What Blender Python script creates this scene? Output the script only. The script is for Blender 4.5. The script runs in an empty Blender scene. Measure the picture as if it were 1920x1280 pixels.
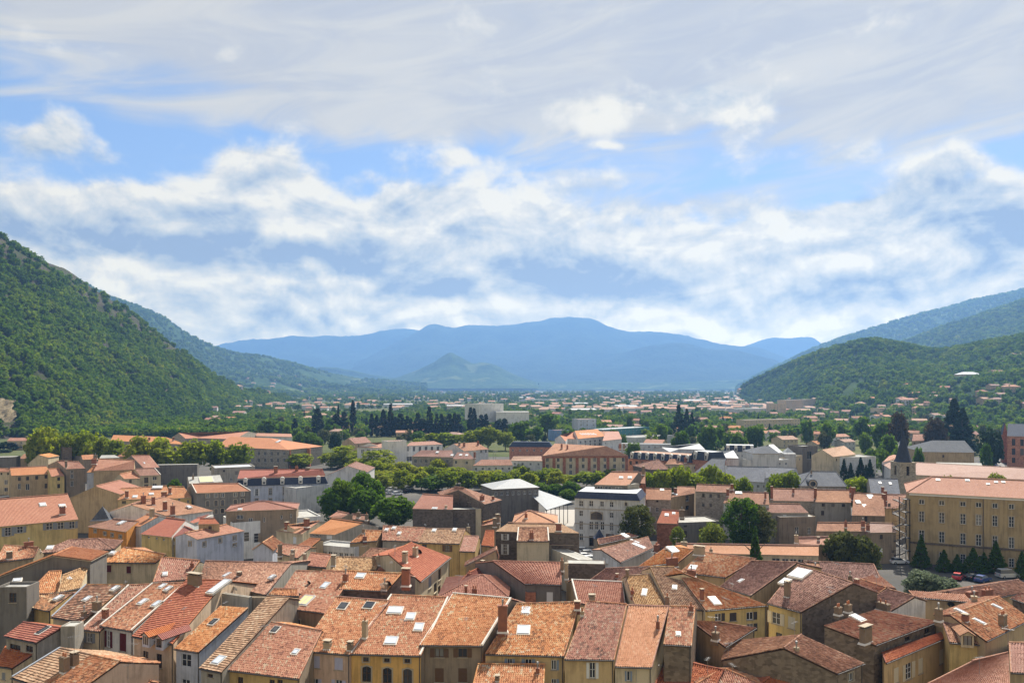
import bpy, math, random
import numpy as np
from mathutils import Vector, Matrix
from mathutils.bvhtree import BVHTree

random.seed(7)
RNG = np.random.default_rng(7)
SC = bpy.context.scene
COL = SC.collection

# ------------------------------------------------------------------ camera
F, CX, HY, H = 1500.0, 960.0, 722.0, 42.0          # focal length / horizon in photo pixels, eye height in metres
CAM = Vector((0, 0, H))
cd = bpy.data.cameras.new('camera')
cd.sensor_width = 36.0
cd.lens = F / 1920 * 36
cd.shift_y = (HY - 640) / 1920
cd.clip_start = 0.5
cd.clip_end = 60000
cam = bpy.data.objects.new('camera', cd)
cam.location = CAM
cam.rotation_euler = (math.radians(90), 0, 0)
COL.objects.link(cam)
SC.camera = cam

# ------------------------------------------------------------------ sun, sky, exposure
SUN_AZ, SUN_EL = math.radians(24), math.radians(48)
sdir = Vector((math.sin(SUN_AZ) * math.cos(SUN_EL), math.cos(SUN_AZ) * math.cos(SUN_EL), math.sin(SUN_EL)))
sl = bpy.data.lights.new('sun', 'SUN')
sl.energy = 5.0
sl.angle = math.radians(0.5)
sl.color = (1.0, 0.94, 0.84)
so = bpy.data.objects.new('sun', sl)
so.rotation_euler = sdir.to_track_quat('Z', 'Y').to_euler()
so.location = (0, 0, 900)
COL.objects.link(so)
SC.view_settings.view_transform = 'Standard'
SC.view_settings.look = 'None'
SC.view_settings.exposure = 0.95
SC.view_settings.gamma = 1.0
SC.cycles.use_denoising = True
SC.cycles.max_bounces = 6
SC.cycles.diffuse_bounces = 3
SC.cycles.transparent_max_bounces = 6
SC.cycles.volume_bounces = 0


class NG:
    """small helper to write node graphs as expressions"""
    def __init__(self, tree):
        self.t = tree
        self.n = tree.nodes
        self.l = tree.links

    def new(self, typ, **kw):
        nd = self.n.new(typ)
        for k, v in kw.items():
            setattr(nd, k, v)
        return nd

    def set(self, sock, v):
        if isinstance(v, bpy.types.NodeSocket):
            self.l.new(v, sock)
        elif v is not None:
            if isinstance(v, (int, float)) and sock.type in ('RGBA',):
                v = (v, v, v, 1)
            if sock.type == 'RGBA' and len(v) == 3:
                v = (*v, 1)
            sock.default_value = v

    def m(self, op, a, b=None, c=None, clamp=False):
        nd = self.new('ShaderNodeMath', operation=op, use_clamp=clamp)
        self.set(nd.inputs[0], a)
        if b is not None: self.set(nd.inputs[1], b)
        if c is not None: self.set(nd.inputs[2], c)
        return nd.outputs[0]

    def v(self, op, a, b=None, out=0):
        nd = self.new('ShaderNodeVectorMath', operation=op)
        self.set(nd.inputs[0], a)
        if b is not None: self.set(nd.inputs[1], b)
        return nd.outputs['Value'] if op in ('DOT_PRODUCT', 'LENGTH') else nd.outputs[0]

    def comb(self, x, y, z=0.0):
        nd = self.new('ShaderNodeCombineXYZ')
        for i, q in enumerate((x, y, z)): self.set(nd.inputs[i], q)
        return nd.outputs[0]

    def sep(self, v):
        nd = self.new('ShaderNodeSeparateXYZ')
        self.set(nd.inputs[0], v)
        return nd.outputs

    def noise(self, v, scale, detail=4, rough=.55, dist=0.0, dim='3D'):
        nd = self.new('ShaderNodeTexNoise', noise_dimensions=dim)
        self.set(nd.inputs['Vector'], v)
        nd.inputs['Scale'].default_value = scale
        nd.inputs['Detail'].default_value = detail
        nd.inputs['Roughness'].default_value = rough
        nd.inputs['Distortion'].default_value = dist
        return nd.outputs[0]

    def ramp(self, f, stops, interp='LINEAR'):
        nd = self.new('ShaderNodeValToRGB')
        nd.color_ramp.interpolation = interp
        e = nd.color_ramp.elements
        while len(e) < len(stops): e.new(.5)
        for i, (p, c) in enumerate(stops):
            e[i].position = p
            e[i].color = (*c, 1) if len(c) == 3 else c
        self.set(nd.inputs[0], f)
        return nd.outputs[0]

    def mix(self, f, a, b, mode='MIX'):
        nd = self.new('ShaderNodeMix', data_type='RGBA', blend_type=mode)
        self.set(nd.inputs[0], f)
        self.set(nd.inputs[6], a)
        self.set(nd.inputs[7], b)
        return nd.outputs[2]

    def sstep(self, x, a, b):
        nd = self.new('ShaderNodeMapRange', interpolation_type='SMOOTHSTEP')
        self.set(nd.inputs[0], x)
        self.set(nd.inputs[1], a); self.set(nd.inputs[2], b)
        nd.inputs[3].default_value = 0; nd.inputs[4].default_value = 1
        return nd.outputs[0]


def sky_uv(px, py):
    """photo pixel -> (azimuth, elevation) in units of 1/1500 rad"""
    return (math.atan((px - CX) / F) * 1500, math.atan((HY - py) / math.hypot(F, px - CX)) * 1500)


SKY_STRENGTH = 0.062
world = bpy.data.worlds.new('World')
SC.world = world
world.use_nodes = True


def build_world():
    g = NG(world.node_tree)
    world.node_tree.nodes.clear()
    out = g.new('ShaderNodeOutputWorld')
    bg = g.new('ShaderNodeBackground')
    bg.inputs[1].default_value = SKY_STRENGTH
    g.l.new(bg.outputs[0], out.inputs[0])
    sky = g.new('ShaderNodeTexSky', sky_type='NISHITA', sun_disc=False)
    sky.sun_elevation = SUN_EL
    sky.sun_rotation = SUN_AZ
    sky.altitude = 400
    sky.air_density = 1.0
    sky.dust_density = 0.6
    sky.ozone_density = 1.6
    tc = g.new('ShaderNodeTexCoord').outputs['Generated']
    s = g.sep(g.v('NORMALIZE', tc))
    az = g.m('MULTIPLY', g.m('ARCTAN2', s[0], s[1]), 1500)
    el = g.m('MULTIPLY', g.m('ARCSINE', s[2]), 1500)
    p = g.comb(az, el)
    ps = g.comb(g.m('MULTIPLY', az, .001), g.m('MULTIPLY', el, .001))
    # gentle domain warp
    wn = g.new('ShaderNodeTexNoise', noise_dimensions='2D')
    g.set(wn.inputs['Vector'], ps)
    wn.inputs['Scale'].default_value = 9
    wn.inputs['Detail'].default_value = 3
    warp = g.v('MULTIPLY', g.v('SUBTRACT', wn.outputs['Color'], (.5, .5, .5)), (95, 60, 0))
    pw = g.v('ADD', p, warp)

    def blobs(lst):
        tot = None
        for (px, py, rx, ry, w) in lst:
            u, v = sky_uv(px, py)
            q = g.v('MULTIPLY', g.v('SUBTRACT', pw, (u, v, 0)), (1 / rx, 1 / ry, 0))
            e = g.m('MULTIPLY', g.m('EXPONENT', g.m('MULTIPLY', g.v('DOT_PRODUCT', q, q), -1)), w)
            tot = e if tot is None else g.m('ADD', tot, e)
        return tot
    cum = blobs([(90, 440, 190, 55, 1.0), (300, 385, 150, 55, .55), (460, 310, 100, 42, .75), (520, 445, 240, 75, 1.1),
                 (760, 430, 200, 70, 1.1), (940, 470, 190, 75, .95), (400, 545, 420, 50, .95), (850, 590, 420, 50, 1.0),
                 (1110, 510, 170, 60, .85), (1330, 505, 150, 45, .80), (1540, 520, 160, 55, .82), (1560, 425, 200, 35, .62),
                 (1480, 600, 330, 50, .85), (1800, 440, 160, 90, .75), (1060, 345, 130, 40, .62), (1230, 400, 300, 20, .5), (1640, 420, 200, 50, .45), (1140, 215, 120, 40, .72),
                 (1340, 205, 90, 40, .70), (60, 250, 120, 35, .62), (1880, 560, 180, 60, .8), (1760, 310, 90, 30, .52),
                 (880, 300, 60, 22, .5), (1560, 300, 60, 22, .5), (1120, 270, 40, 10, .55)])
    # low stratocumulus fills the sky towards the horizon
    low = g.m('MULTIPLY', g.sstep(el, 350, 170), 1.05)
    cum = g.m('ADD', cum, low)
    psq = g.v('MULTIPLY', ps, (1.0, 1.45, 1))
    n1 = g.noise(psq, 5.6, 10, .57, .15, '2D')
    n2 = g.noise(g.v('ADD', psq, (.008, .030, 0)), 5.6, 10, .57, .15, '2D')
    band = g.noise(g.v('MULTIPLY', ps, (1.9, 4.6, 1)), 2.8, 7, .57, .6, '2D')
    dens = g.m('ADD', cum, g.m('MULTIPLY', g.m('SUBTRACT', n1, .5), 1.9))
    alpha = g.sstep(dens, .14, .70)
    thick = g.sstep(dens, .60, 1.7)
    rim = g.m('MULTIPLY', g.m('SUBTRACT', n1, n2), 2.7)
    darkb = blobs([(600, 482, 270, 30, .62), (400, 470, 120, 30, .42), (1060, 520, 160, 34, .60), (300, 552, 170, 16, .30), (850, 548, 230, 18, .38), (1890, 450, 110, 70, .45),
                   (120, 436, 120, 22, .42), (460, 328, 80, 16, .40), (60, 256, 110, 22, .5), (1500, 565, 130, 18, .22), (1720, 360, 110, 40, .25)])
    brightb = blobs([(230, 505, 190, 34, .35), (620, 375, 140, 22, .40), (860, 412, 120, 16, .35), (480, 525, 220, 14, .3), (1290, 468, 110, 16, .35), (1560, 488, 90, 14, .4), (920, 575, 190, 14, .35), (1180, 215, 140, 30, .3), (1340, 620, 260, 22, .4)])
    lit = g.m('ADD', g.m('ADD', g.m('SUBTRACT', .80, g.m('MULTIPLY', thick, .20)), rim), g.m('MULTIPLY', g.m('SUBTRACT', band, .5), 1.6))
    lit = g.m('SUBTRACT', g.m('ADD', lit, brightb), darkb, clamp=True)
    ccol = g.ramp(lit, [(0.0, (2.5, 3.35, 4.9)), (.3, (3.7, 4.35, 5.3)), (.6, (5.0, 5.3, 5.65)), (.85, (6.2, 6.15, 6.0)), (1.0, (7.1, 6.85, 6.25))])
    # high veil: streaks that run gently up to the right, thick towards the top
    ang = math.radians(9)
    rot = g.comb(g.m('ADD', g.m('MULTIPLY', az, math.cos(ang) * .001), g.m('MULTIPLY', el, math.sin(ang) * .001)),
                 g.m('ADD', g.m('MULTIPLY', az, -math.sin(ang) * .001), g.m('MULTIPLY', el, math.cos(ang) * .001)))
    st = g.noise(g.v('MULTIPLY', rot, (1.3, 6.5, 1)), 2.6, 7, .55, .5, '2D')
    veil = blobs([(1000, 90, 700, 130, .75), (1600, 120, 560, 130, .75), (300, 30, 500, 70, .40), (700, 190, 420, 60, .42),
                  (1750, 220, 300, 60, .35), (1250, 395, 330, 26, .55), (400, 215, 260, 22, .25), (1100, -300, 2500, 260, .7)])
    vd = g.m('ADD', veil, g.m('MULTIPLY', g.m('SUBTRACT', st, .5), 1.3))
    veil_up = g.m('MULTIPLY', g.sstep(el, 430, 800), .75)
    va = g.m('MULTIPLY', g.sstep(g.m('ADD', vd, veil_up), .05, .85), .92)
    vcol = g.mix(g.sstep(st, .3, .75), (4.3, 4.5, 5.0), (5.6, 5.5, 5.3))
    # blue of the sky, then veil, then cumulus
    blue = g.mix(.62, g.v('MULTIPLY', sky.outputs[0], (.95, 1.0, 1.1)), (2.35, 3.85, 6.6))
    c = g.mix(va, blue, vcol)
    c = g.mix(g.m('MULTIPLY', alpha, .94), c, ccol)
    # sky colour made brighter and warmer low down, to offset the haze box
    se = g.m('MAXIMUM', g.m('SINE', g.m('DIVIDE', el, 1500)), .055)
    T = g.m('EXPONENT', g.m('DIVIDE', -.092, se))
    k = g.m('SUBTRACT', 1.0, T)
    air = g.v('MULTIPLY', g.comb(k, k, k), (1.9, 3.55, 6.6))
    c = g.v('DIVIDE', g.v('SUBTRACT', c, air), g.comb(T, T, T))
    c = g.v('MAXIMUM', c, (.8, .8, .8))
    # below the horizon: plain ground colour
    c = g.mix(g.sstep(el, -60, -5), (1.6, 1.5, 1.2), c)
    g.l.new(c, bg.inputs[0])


build_world()
world.cycles.sampling_method = 'MANUAL'
world.cycles.sample_map_resolution = 512

# ------------------------------------------------------------------ pixels -> places
BL = {}
for i in range(6): BL['K%d' % i] = (320 * i, 1080, 6.0)
for i in range(4): BL['J%d' % i] = (480 * i, 980, 4.0)
for i in range(4): BL['U%d' % i] = (480 * i, 760, 4.0)
BL['P'] = (0, 0, 1.0)


def px(blk, p):
    if len(p) == 3 and isinstance(p[0], str):
        blk, p = p[0], p[1:]
    o = BL[blk]
    return (o[0] + p[0] / o[2], o[1] + p[1] / o[2])


def ray(p): return Vector(((p[0] - CX) / F, 1.0, -(p[1] - HY) / F))
def at_z(p, z):
    d = ray(p)
    return CAM + d * ((z - H) / d.z)
def at_y(p, y): return CAM + ray(p) * y
def on_plane(p, P, N):
    d = ray(p)
    return CAM + d * ((P - CAM).dot(N) / d.dot(N))


# ------------------------------------------------------------------ objects
def tag(o, label=None, cat=None, group=None, kind=None):
    if label: o['label'] = label
    if cat: o['category'] = cat
    if group: o['group'] = group
    if kind: o['kind'] = kind
    return o


def empty(name, loc, label, cat, group=None, rz=0.0):
    o = bpy.data.objects.new(name, None)
    o.empty_display_size = .5
    o.location = loc
    o.rotation_euler = (0, 0, rz)
    COL.objects.link(o)
    return tag(o, label, cat, group)


def obj(name, me, parent=None, loc=None, rz=None):
    o = bpy.data.objects.new(name, me)
    COL.objects.link(o)
    if parent: o.parent = parent
    if loc is not None: o.location = loc
    if rz is not None: o.rotation_euler = (0, 0, rz)
    return o


class MB:
    """collects faces; build() links them as one mesh object"""
    def __init__(s, o=(0, 0, 0)):
        s.v = []; s.f = []; s.m = []; s.uv = []; s.o = Vector(o)

    def face(s, pts, m=0, uv=None):
        k = len(s.v)
        for p in pts: s.v.append((p[0] - s.o.x, p[1] - s.o.y, p[2] - s.o.z))
        s.f.append(tuple(range(k, k + len(pts))))
        s.m.append(m)
        s.uv.extend(uv if uv else [(0, 0)] * len(pts))

    def box(s, c, sx, sy, sz, ang=0.0, m=0, skip_bottom=False, taper=1.0):
        """box standing on c (centre of its bottom), turned by ang"""
        ca, sa = math.cos(ang), math.sin(ang)
        def q(x, y, z): return (c[0] + ca * x - sa * y, c[1] + sa * x + ca * y, c[2] + z)
        hx, hy = sx / 2, sy / 2
        lo = [q(-hx, -hy, 0), q(hx, -hy, 0), q(hx, hy, 0), q(-hx, hy, 0)]
        hx *= taper; hy *= taper
        hi = [q(-hx, -hy, sz), q(hx, -hy, sz), q(hx, hy, sz), q(-hx, hy, sz)]
        for i in range(4):
            j = (i + 1) % 4
            s.face([lo[i], lo[j], hi[j], hi[i]], m)
        s.face(hi, m)
        if not skip_bottom: s.face(lo[::-1], m)

    def cyl(s, a, b, ra, rb=None, n=8, m=0, cap=True):
        a = Vector(a); b = Vector(b); rb = ra if rb is None else rb
        t = (b - a).normalized()
        u = t.orthogonal().normalized(); w = t.cross(u)
        A = []; B = []
        for i in range(n):
            q = 2 * math.pi * i / n
            e = u * math.cos(q) + w * math.sin(q)
            A.append(a + e * ra); B.append(b + e * rb)
        for i in range(n):
            j = (i + 1) % n
            s.face([A[i], A[j], B[j], B[i]], m)
        if cap:
            s.face(B, m); s.face(A[::-1], m)

    def mesh(s, name, mats):
        me = bpy.data.meshes.new(name)
        me.from_pydata(s.v, [], s.f)
        for mt in mats: me.materials.append(mt)
        if any(s.m): me.polygons.foreach_set('material_index', s.m)
        if any(u != (0, 0) for u in s.uv):
            l = me.uv_layers.new(name='UVMap')
            l.data.foreach_set('uv', np.array(s.uv, dtype=np.float32).ravel())
        me.update()
        return me

    def build(s, name, mats, parent=None, loc=None, rz=None):
        return obj(name, s.mesh(name, mats), parent, loc, rz)


def np_mesh(name, V, Q, mats, uv=None, smooth=False):
    """numpy quads -> mesh"""
    me = bpy.data.meshes.new(name)
    V = np.asarray(V, dtype=np.float32); Q = np.asarray(Q, dtype=np.int32)
    k = Q.shape[1]
    me.vertices.add(len(V)); me.vertices.foreach_set('co', V.ravel())
    me.loops.add(Q.size); me.loops.foreach_set('vertex_index', Q.ravel())
    me.polygons.add(len(Q))
    me.polygons.foreach_set('loop_start', np.arange(0, Q.size, k, dtype=np.int32))
    me.polygons.foreach_set('loop_total', np.full(len(Q), k, dtype=np.int32))
    me.polygons.foreach_set('use_smooth', np.full(len(Q), bool(smooth)))
    for mt in mats: me.materials.append(mt)
    if uv is not None:
        l = me.uv_layers.new(name='UVMap')
        l.data.foreach_set('uv', np.asarray(uv, dtype=np.float32).ravel())
    me.update(calc_edges=True)
    me.validate()
    return me


# ------------------------------------------------------------------ materials
MATS = {}


def new_mat(name):
    m = bpy.data.materials.new(name)
    m.use_nodes = True
    g = NG(m.node_tree)
    b = m.node_tree.nodes['Principled BSDF']
    return m, g, b


def plain(name, col, rough=.8, metal=0.0, var=.12, spec=.3):
    if name in MATS: return MATS[name]
    m, g, b = new_mat(name)
    tc = g.new('ShaderNodeTexCoord').outputs['Object']
    n = g.noise(tc, 1.7, 5, .6)
    c = g.mix(n, tuple(x * (1 - var) for x in col), tuple(min(1, x * (1 + var)) for x in col))
    g.set(b.inputs['Base Color'], c)
    b.inputs['Roughness'].default_value = rough
    b.inputs['Metallic'].default_value = metal
    b.inputs['Specular IOR Level'].default_value = spec
    MATS[name] = m
    return m


WALLC = dict(cream=(.58, .48, .32), white=(.70, .68, .63), lav=(.50, .52, .58), grey=(.34, .31, .26), dgrey=(.19, .172, .15),
             brown=(.29, .225, .16), dbrown=(.15, .12, .095), yellow=(.62, .47, .20), ochre=(.50, .35, .15), tan=(.45, .335, .20),
             pink=(.60, .42, .31), peach=(.64, .48, .33), olive=(.39, .295, .165), orange=(.58, .25, .06), stone=(.33, .29, .23),
             brick=(.36, .15, .09), pale=(.58, .565, .53), dstone=(.20, .155, .11), blue=(.22, .32, .50), tealw=(.10, .26, .28),
             amber=(.64, .385, .13), buff=(.56, .405, .21), redb=(.42, .20, .13))


def wall_mat(k):
    nm = 'render_' + k
    if nm in MATS: return MATS[nm]
    m, g, b = new_mat(nm)
    col = WALLC[k]
    tc = g.new('ShaderNodeTexCoord').outputs['Object']
    big = g.noise(tc, .35, 5, .6)
    streak = g.noise(g.v('MULTIPLY', tc, (2.2, 2.2, .18)), 1.0, 4, .6)
    fine = g.noise(tc, 6, 4, .6)
    stain = g.m('MULTIPLY', g.sstep(g.m('ADD', g.m('MULTIPLY', big, .5), g.m('MULTIPLY', streak, .5)), .44, .62), .72)
    a = g.mix(big, tuple(x * .84 for x in col), tuple(min(1, x * 1.12) for x in col))
    a = g.mix(stain, a, tuple(x * .55 for x in col))
    if k in ('stone', 'dstone', 'brick', 'redb', 'dbrown'):
        vo = g.new('ShaderNodeTexVoronoi')
        g.set(vo.inputs['Vector'], g.v('MULTIPLY', tc, (1, 1, 1.7)))
        vo.inputs['Scale'].default_value = 1.9
        w = g.new('ShaderNodeTexWhiteNoise', noise_dimensions='3D')
        g.set(w.inputs['Vector'], vo.outputs['Position'])
        a = g.mix(.5, a, g.mix(w.outputs['Value'], tuple(x * .45 for x in col), tuple(min(1, x * 1.5) for x in col)))
    g.set(b.inputs['Base Color'], g.mix(.12, a, fine, 'OVERLAY'))
    b.inputs['Roughness'].default_value = .92
    b.inputs['Specular IOR Level'].default_value = .15
    bp = g.new('ShaderNodeBump')
    bp.inputs['Strength'].default_value = .25
    bp.inputs['Distance'].default_value = .03
    g.set(bp.inputs['Height'], fine)
    g.l.new(bp.outputs[0], b.inputs['Normal'])
    MATS[nm] = m
    return m


# tile palettes: (position, colour) picked per tile
TILE = dict(
    old=[(0, (0.113, 0.061, 0.043)), (.16, (0.248, 0.106, 0.056)), (.36, (0.396, 0.150, 0.070)), (.62, (0.455, 0.184, 0.087)), (.82, (0.472, 0.288, 0.163)), (1, (0.472, 0.341, 0.244))],
    dark=[(0, (0.067, 0.047, 0.037)), (.28, (0.163, 0.083, 0.049)), (.55, (0.279, 0.116, 0.060)), (.8, (0.346, 0.169, 0.089)), (1, (0.443, 0.346, 0.225))],
    bright=[(0, (0.190, 0.077, 0.045)), (.2, (0.363, 0.135, 0.064)), (.5, (0.432, 0.172, 0.084)), (.78, (0.459, 0.218, 0.114)), (.92, (0.459, 0.342, 0.216)), (1, (0.459, 0.340, 0.253))],
    new=[(0, (0.315, 0.107, 0.057)), (.4, (0.394, 0.149, 0.078)), (.8, (0.438, 0.180, 0.098)), (1, (0.456, 0.225, 0.139))],
    salmon=[(0, (0.356, 0.167, 0.108)), (.4, (0.440, 0.206, 0.133)), (.8, (0.475, 0.245, 0.168)), (1, (0.491, 0.315, 0.228))],
    red=[(0, (0.229, 0.054, 0.031)), (.4, (0.314, 0.082, 0.043)), (.8, (0.362, 0.105, 0.053)), (1, (0.400, 0.154, 0.081))],
    brown=[(0, (0.132, 0.066, 0.049)), (.3, (0.239, 0.113, 0.076)), (.6, (0.316, 0.151, 0.101)), (.85, (0.377, 0.197, 0.136)), (1, (0.457, 0.311, 0.224))],
    tan=[(0, (0.137, 0.083, 0.048)), (.3, (0.301, 0.166, 0.092)), (.6, (0.392, 0.219, 0.120)), (.85, (0.456, 0.292, 0.173)), (1, (0.484, 0.349, 0.237))],
    pink=[(0, (0.342, 0.198, 0.141)), (.5, (0.414, 0.252, 0.185)), (1, (0.468, 0.315, 0.238))],
    slate=[(0, (.055, .06, .072)), (.5, (.09, .097, .112)), (1, (.14, .148, .162))],
    slateb=[(0, (.028, .038, .06)), (.5, (.04, .05, .078)), (1, (.06, .072, .1))],
    zinc=[(0, (0.302, 0.317, 0.331)), (.5, (0.360, 0.374, 0.382)), (1, (0.403, 0.410, 0.418))],
    grey=[(0, (.26, .25, .23)), (.5, (.34, .33, .30)), (1, (.42, .40, .36))],
)


def tile_mat(k, geo, flat=False):
    nm = 'tiles_%s%s%s' % (k, '_relief' if geo else '', '_flat' if flat else '')
    if nm in MATS: return MATS[nm]
    m, g, b = new_mat(nm)
    uvn = g.new('ShaderNodeUVMap').outputs[0]
    s = g.sep(uvn)
    oi = g.new('ShaderNodeObjectInfo').outputs['Random']
    seed = g.m('MULTIPLY', oi, 91.7)
    cell = g.comb(g.m('FLOOR', s[0]), g.m('FLOOR', s[1]), seed)
    w = g.new('ShaderNodeTexWhiteNoise', noise_dimensions='3D')
    g.set(w.inputs['Vector'], cell)
    tc = g.new('ShaderNodeTexCoord').outputs['Object']
    big = g.noise(g.v('ADD', tc, g.comb(seed, seed)), .30, 5, .62)
    mid = g.noise(tc, 1.3, 4, .6)
    # per tile colour, drifting with large weathered patches
    wc = g.new('ShaderNodeTexWhiteNoise', noise_dimensions='2D')
    g.set(wc.inputs['Vector'], g.comb(g.m('FLOOR', s[0]), seed))
    f = g.m('ADD', g.m('ADD', g.m('MULTIPLY', w.outputs['Value'], .72 if geo else .36), g.m('MULTIPLY', wc.outputs['Value'], .12)), -.02 if geo else .15)
    f = g.m('ADD', f, g.m('MULTIPLY', g.m('SUBTRACT', big, .36), .8 if geo else .8))
    f = g.m('ADD', f, g.m('MULTIPLY', g.m('SUBTRACT', mid, .5), .45 if geo else .7), clamp=True)
    c = g.ramp(f, TILE[k])
    if k in ('old', 'dark', 'bright', 'brown', 'tan', 'new', 'red'):
        moss = g.m('MULTIPLY', g.sstep(mid, .58, .80), .30 if geo else .25)
        c = g.mix(moss, c, (.09, .066, .04))
    hue = g.m('SUBTRACT', oi, .5)
    hs = g.new('ShaderNodeHueSaturation')
    g.set(hs.inputs['Hue'], g.m('ADD', .503, g.m('MULTIPLY', hue, .020)))
    g.set(hs.inputs['Saturation'], g.m('ADD', .90, g.m('MULTIPLY', hue, .24)))
    g.set(hs.inputs['Value'], g.m('ADD', .96, g.m('MULTIPLY', hue, .34)))
    g.set(hs.inputs['Color'], c)
    g.set(b.inputs['Base Color'], hs.outputs[0])
    b.inputs['Roughness'].default_value = .85 if k in ('slate', 'slateb') else .6 if k == 'zinc' else .88
    b.inputs['Specular IOR Level'].default_value = .12 if k in ('slate', 'slateb') else .25 if k == 'zinc' else .12
    bp = g.new('ShaderNodeBump')
    if geo:
        bp.inputs['Strength'].default_value = .2
        bp.inputs['Distance'].default_value = .01
        g.set(bp.inputs['Height'], g.noise(tc, 9, 2, .6))
    else:
        fv = g.m('FRACT', s[1])
        if k in ('slate', 'slateb', 'zinc', 'grey') or flat:
            h = g.m('ADD', g.m('MULTIPLY', g.m('SUBTRACT', 1.0, fv), .8), g.m('MULTIPLY', w.outputs['Value'], .25))
            bp.inputs['Distance'].default_value = .03
        else:
            h = g.m('ADD', g.m('MULTIPLY', g.m('ABSOLUTE', g.m('SINE', g.m('MULTIPLY', s[0], math.pi))), 1.0),
                    g.m('MULTIPLY', g.m('SUBTRACT', 1.0, fv), .45))
            bp.inputs['Distance'].default_value = .09
        bp.inputs['Strength'].default_value = .9
        g.set(bp.inputs['Height'], h)
    g.l.new(bp.outputs[0], b.inputs['Normal'])
    MATS[nm] = m
    return m


def glass_mat():
    if 'window_glass' in MATS: return MATS['window_glass']
    m, g, b = new_mat('window_glass')
    oi = g.new('ShaderNodeObjectInfo').outputs['Random']
    g.set(b.inputs['Base Color'], g.ramp(oi, [(0, (.012, .014, .017)), (.6, (.03, .034, .04)), (.85, (.07, .07, .07)), (1, (.22, .21, .19))]))
    b.inputs['Roughness'].default_value = .07
    b.inputs['Specular IOR Level'].default_value = .6
    MATS['window_glass'] = m
    return m


M_GLASS = glass_mat()
M_SKYGL = plain('skylight_glass', (.55, .60, .66), .12, 0, .1, .8)
M_SKYW = plain('skylight_sheet', (.60, .61, .62), .45, 0, .05)
M_SKYY = plain('skylight_yellow', (.66, .56, .30), .5, 0, .08)
M_LEAD = plain('lead_flashing', (.40, .43, .48), .5, .2, .15)
M_MORTAR = plain('mortar', (.62, .57, .50), .9, 0, .2)
M_GUT = plain('gutter_metal', (.10, .09, .085), .5, .3, .2)
M_WOODD = plain('dark_wood', (.06, .035, .022), .8, 0, .3)
M_FRAME = plain('white_frame', (.66, .65, .62), .6, 0, .06)
M_FRAMEB = plain('brown_frame', (.10, .055, .03), .6, 0, .15)
M_STONE = plain('cut_stone', (.36, .30, .22), .9, 0, .2)
M_BRICKC = plain('chimney_brick', (.25, .105, .065), .9, 0, .35)
M_CHREN = plain('chimney_render', (.21, .155, .105), .9, 0, .35)
M_CHLT = plain('chimney_pale', (.36, .285, .195), .9, 0, .25)
M_POT = plain('chimney_pot', (.40, .16, .08), .85, 0, .2)
M_METAL = plain('galvanised', (.30, .30, .30), .5, .5, .1)
M_BLACK = plain('black_metal', (.02, .02, .022), .5, .4, .1)
SHUT = dict(white=(.62, .62, .60), grey=(.22, .23, .24), bg=(.21, .26, .33), lav=(.42, .41, .52), red=(.095, .012, .016), brown=(.12, .065, .035),
            cream=(.58, .52, .38), dark=(.055, .05, .05), green=(.08, .12, .08))


def shut_mat(k): return plain('shutter_' + k, SHUT[k], .65, 0, .1)

# ------------------------------------------------------------------ windows
WCACHE = {}


def cached(key, fn):
    if key not in WCACHE: WCACHE[key] = fn()
    return WCACHE[key]


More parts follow.
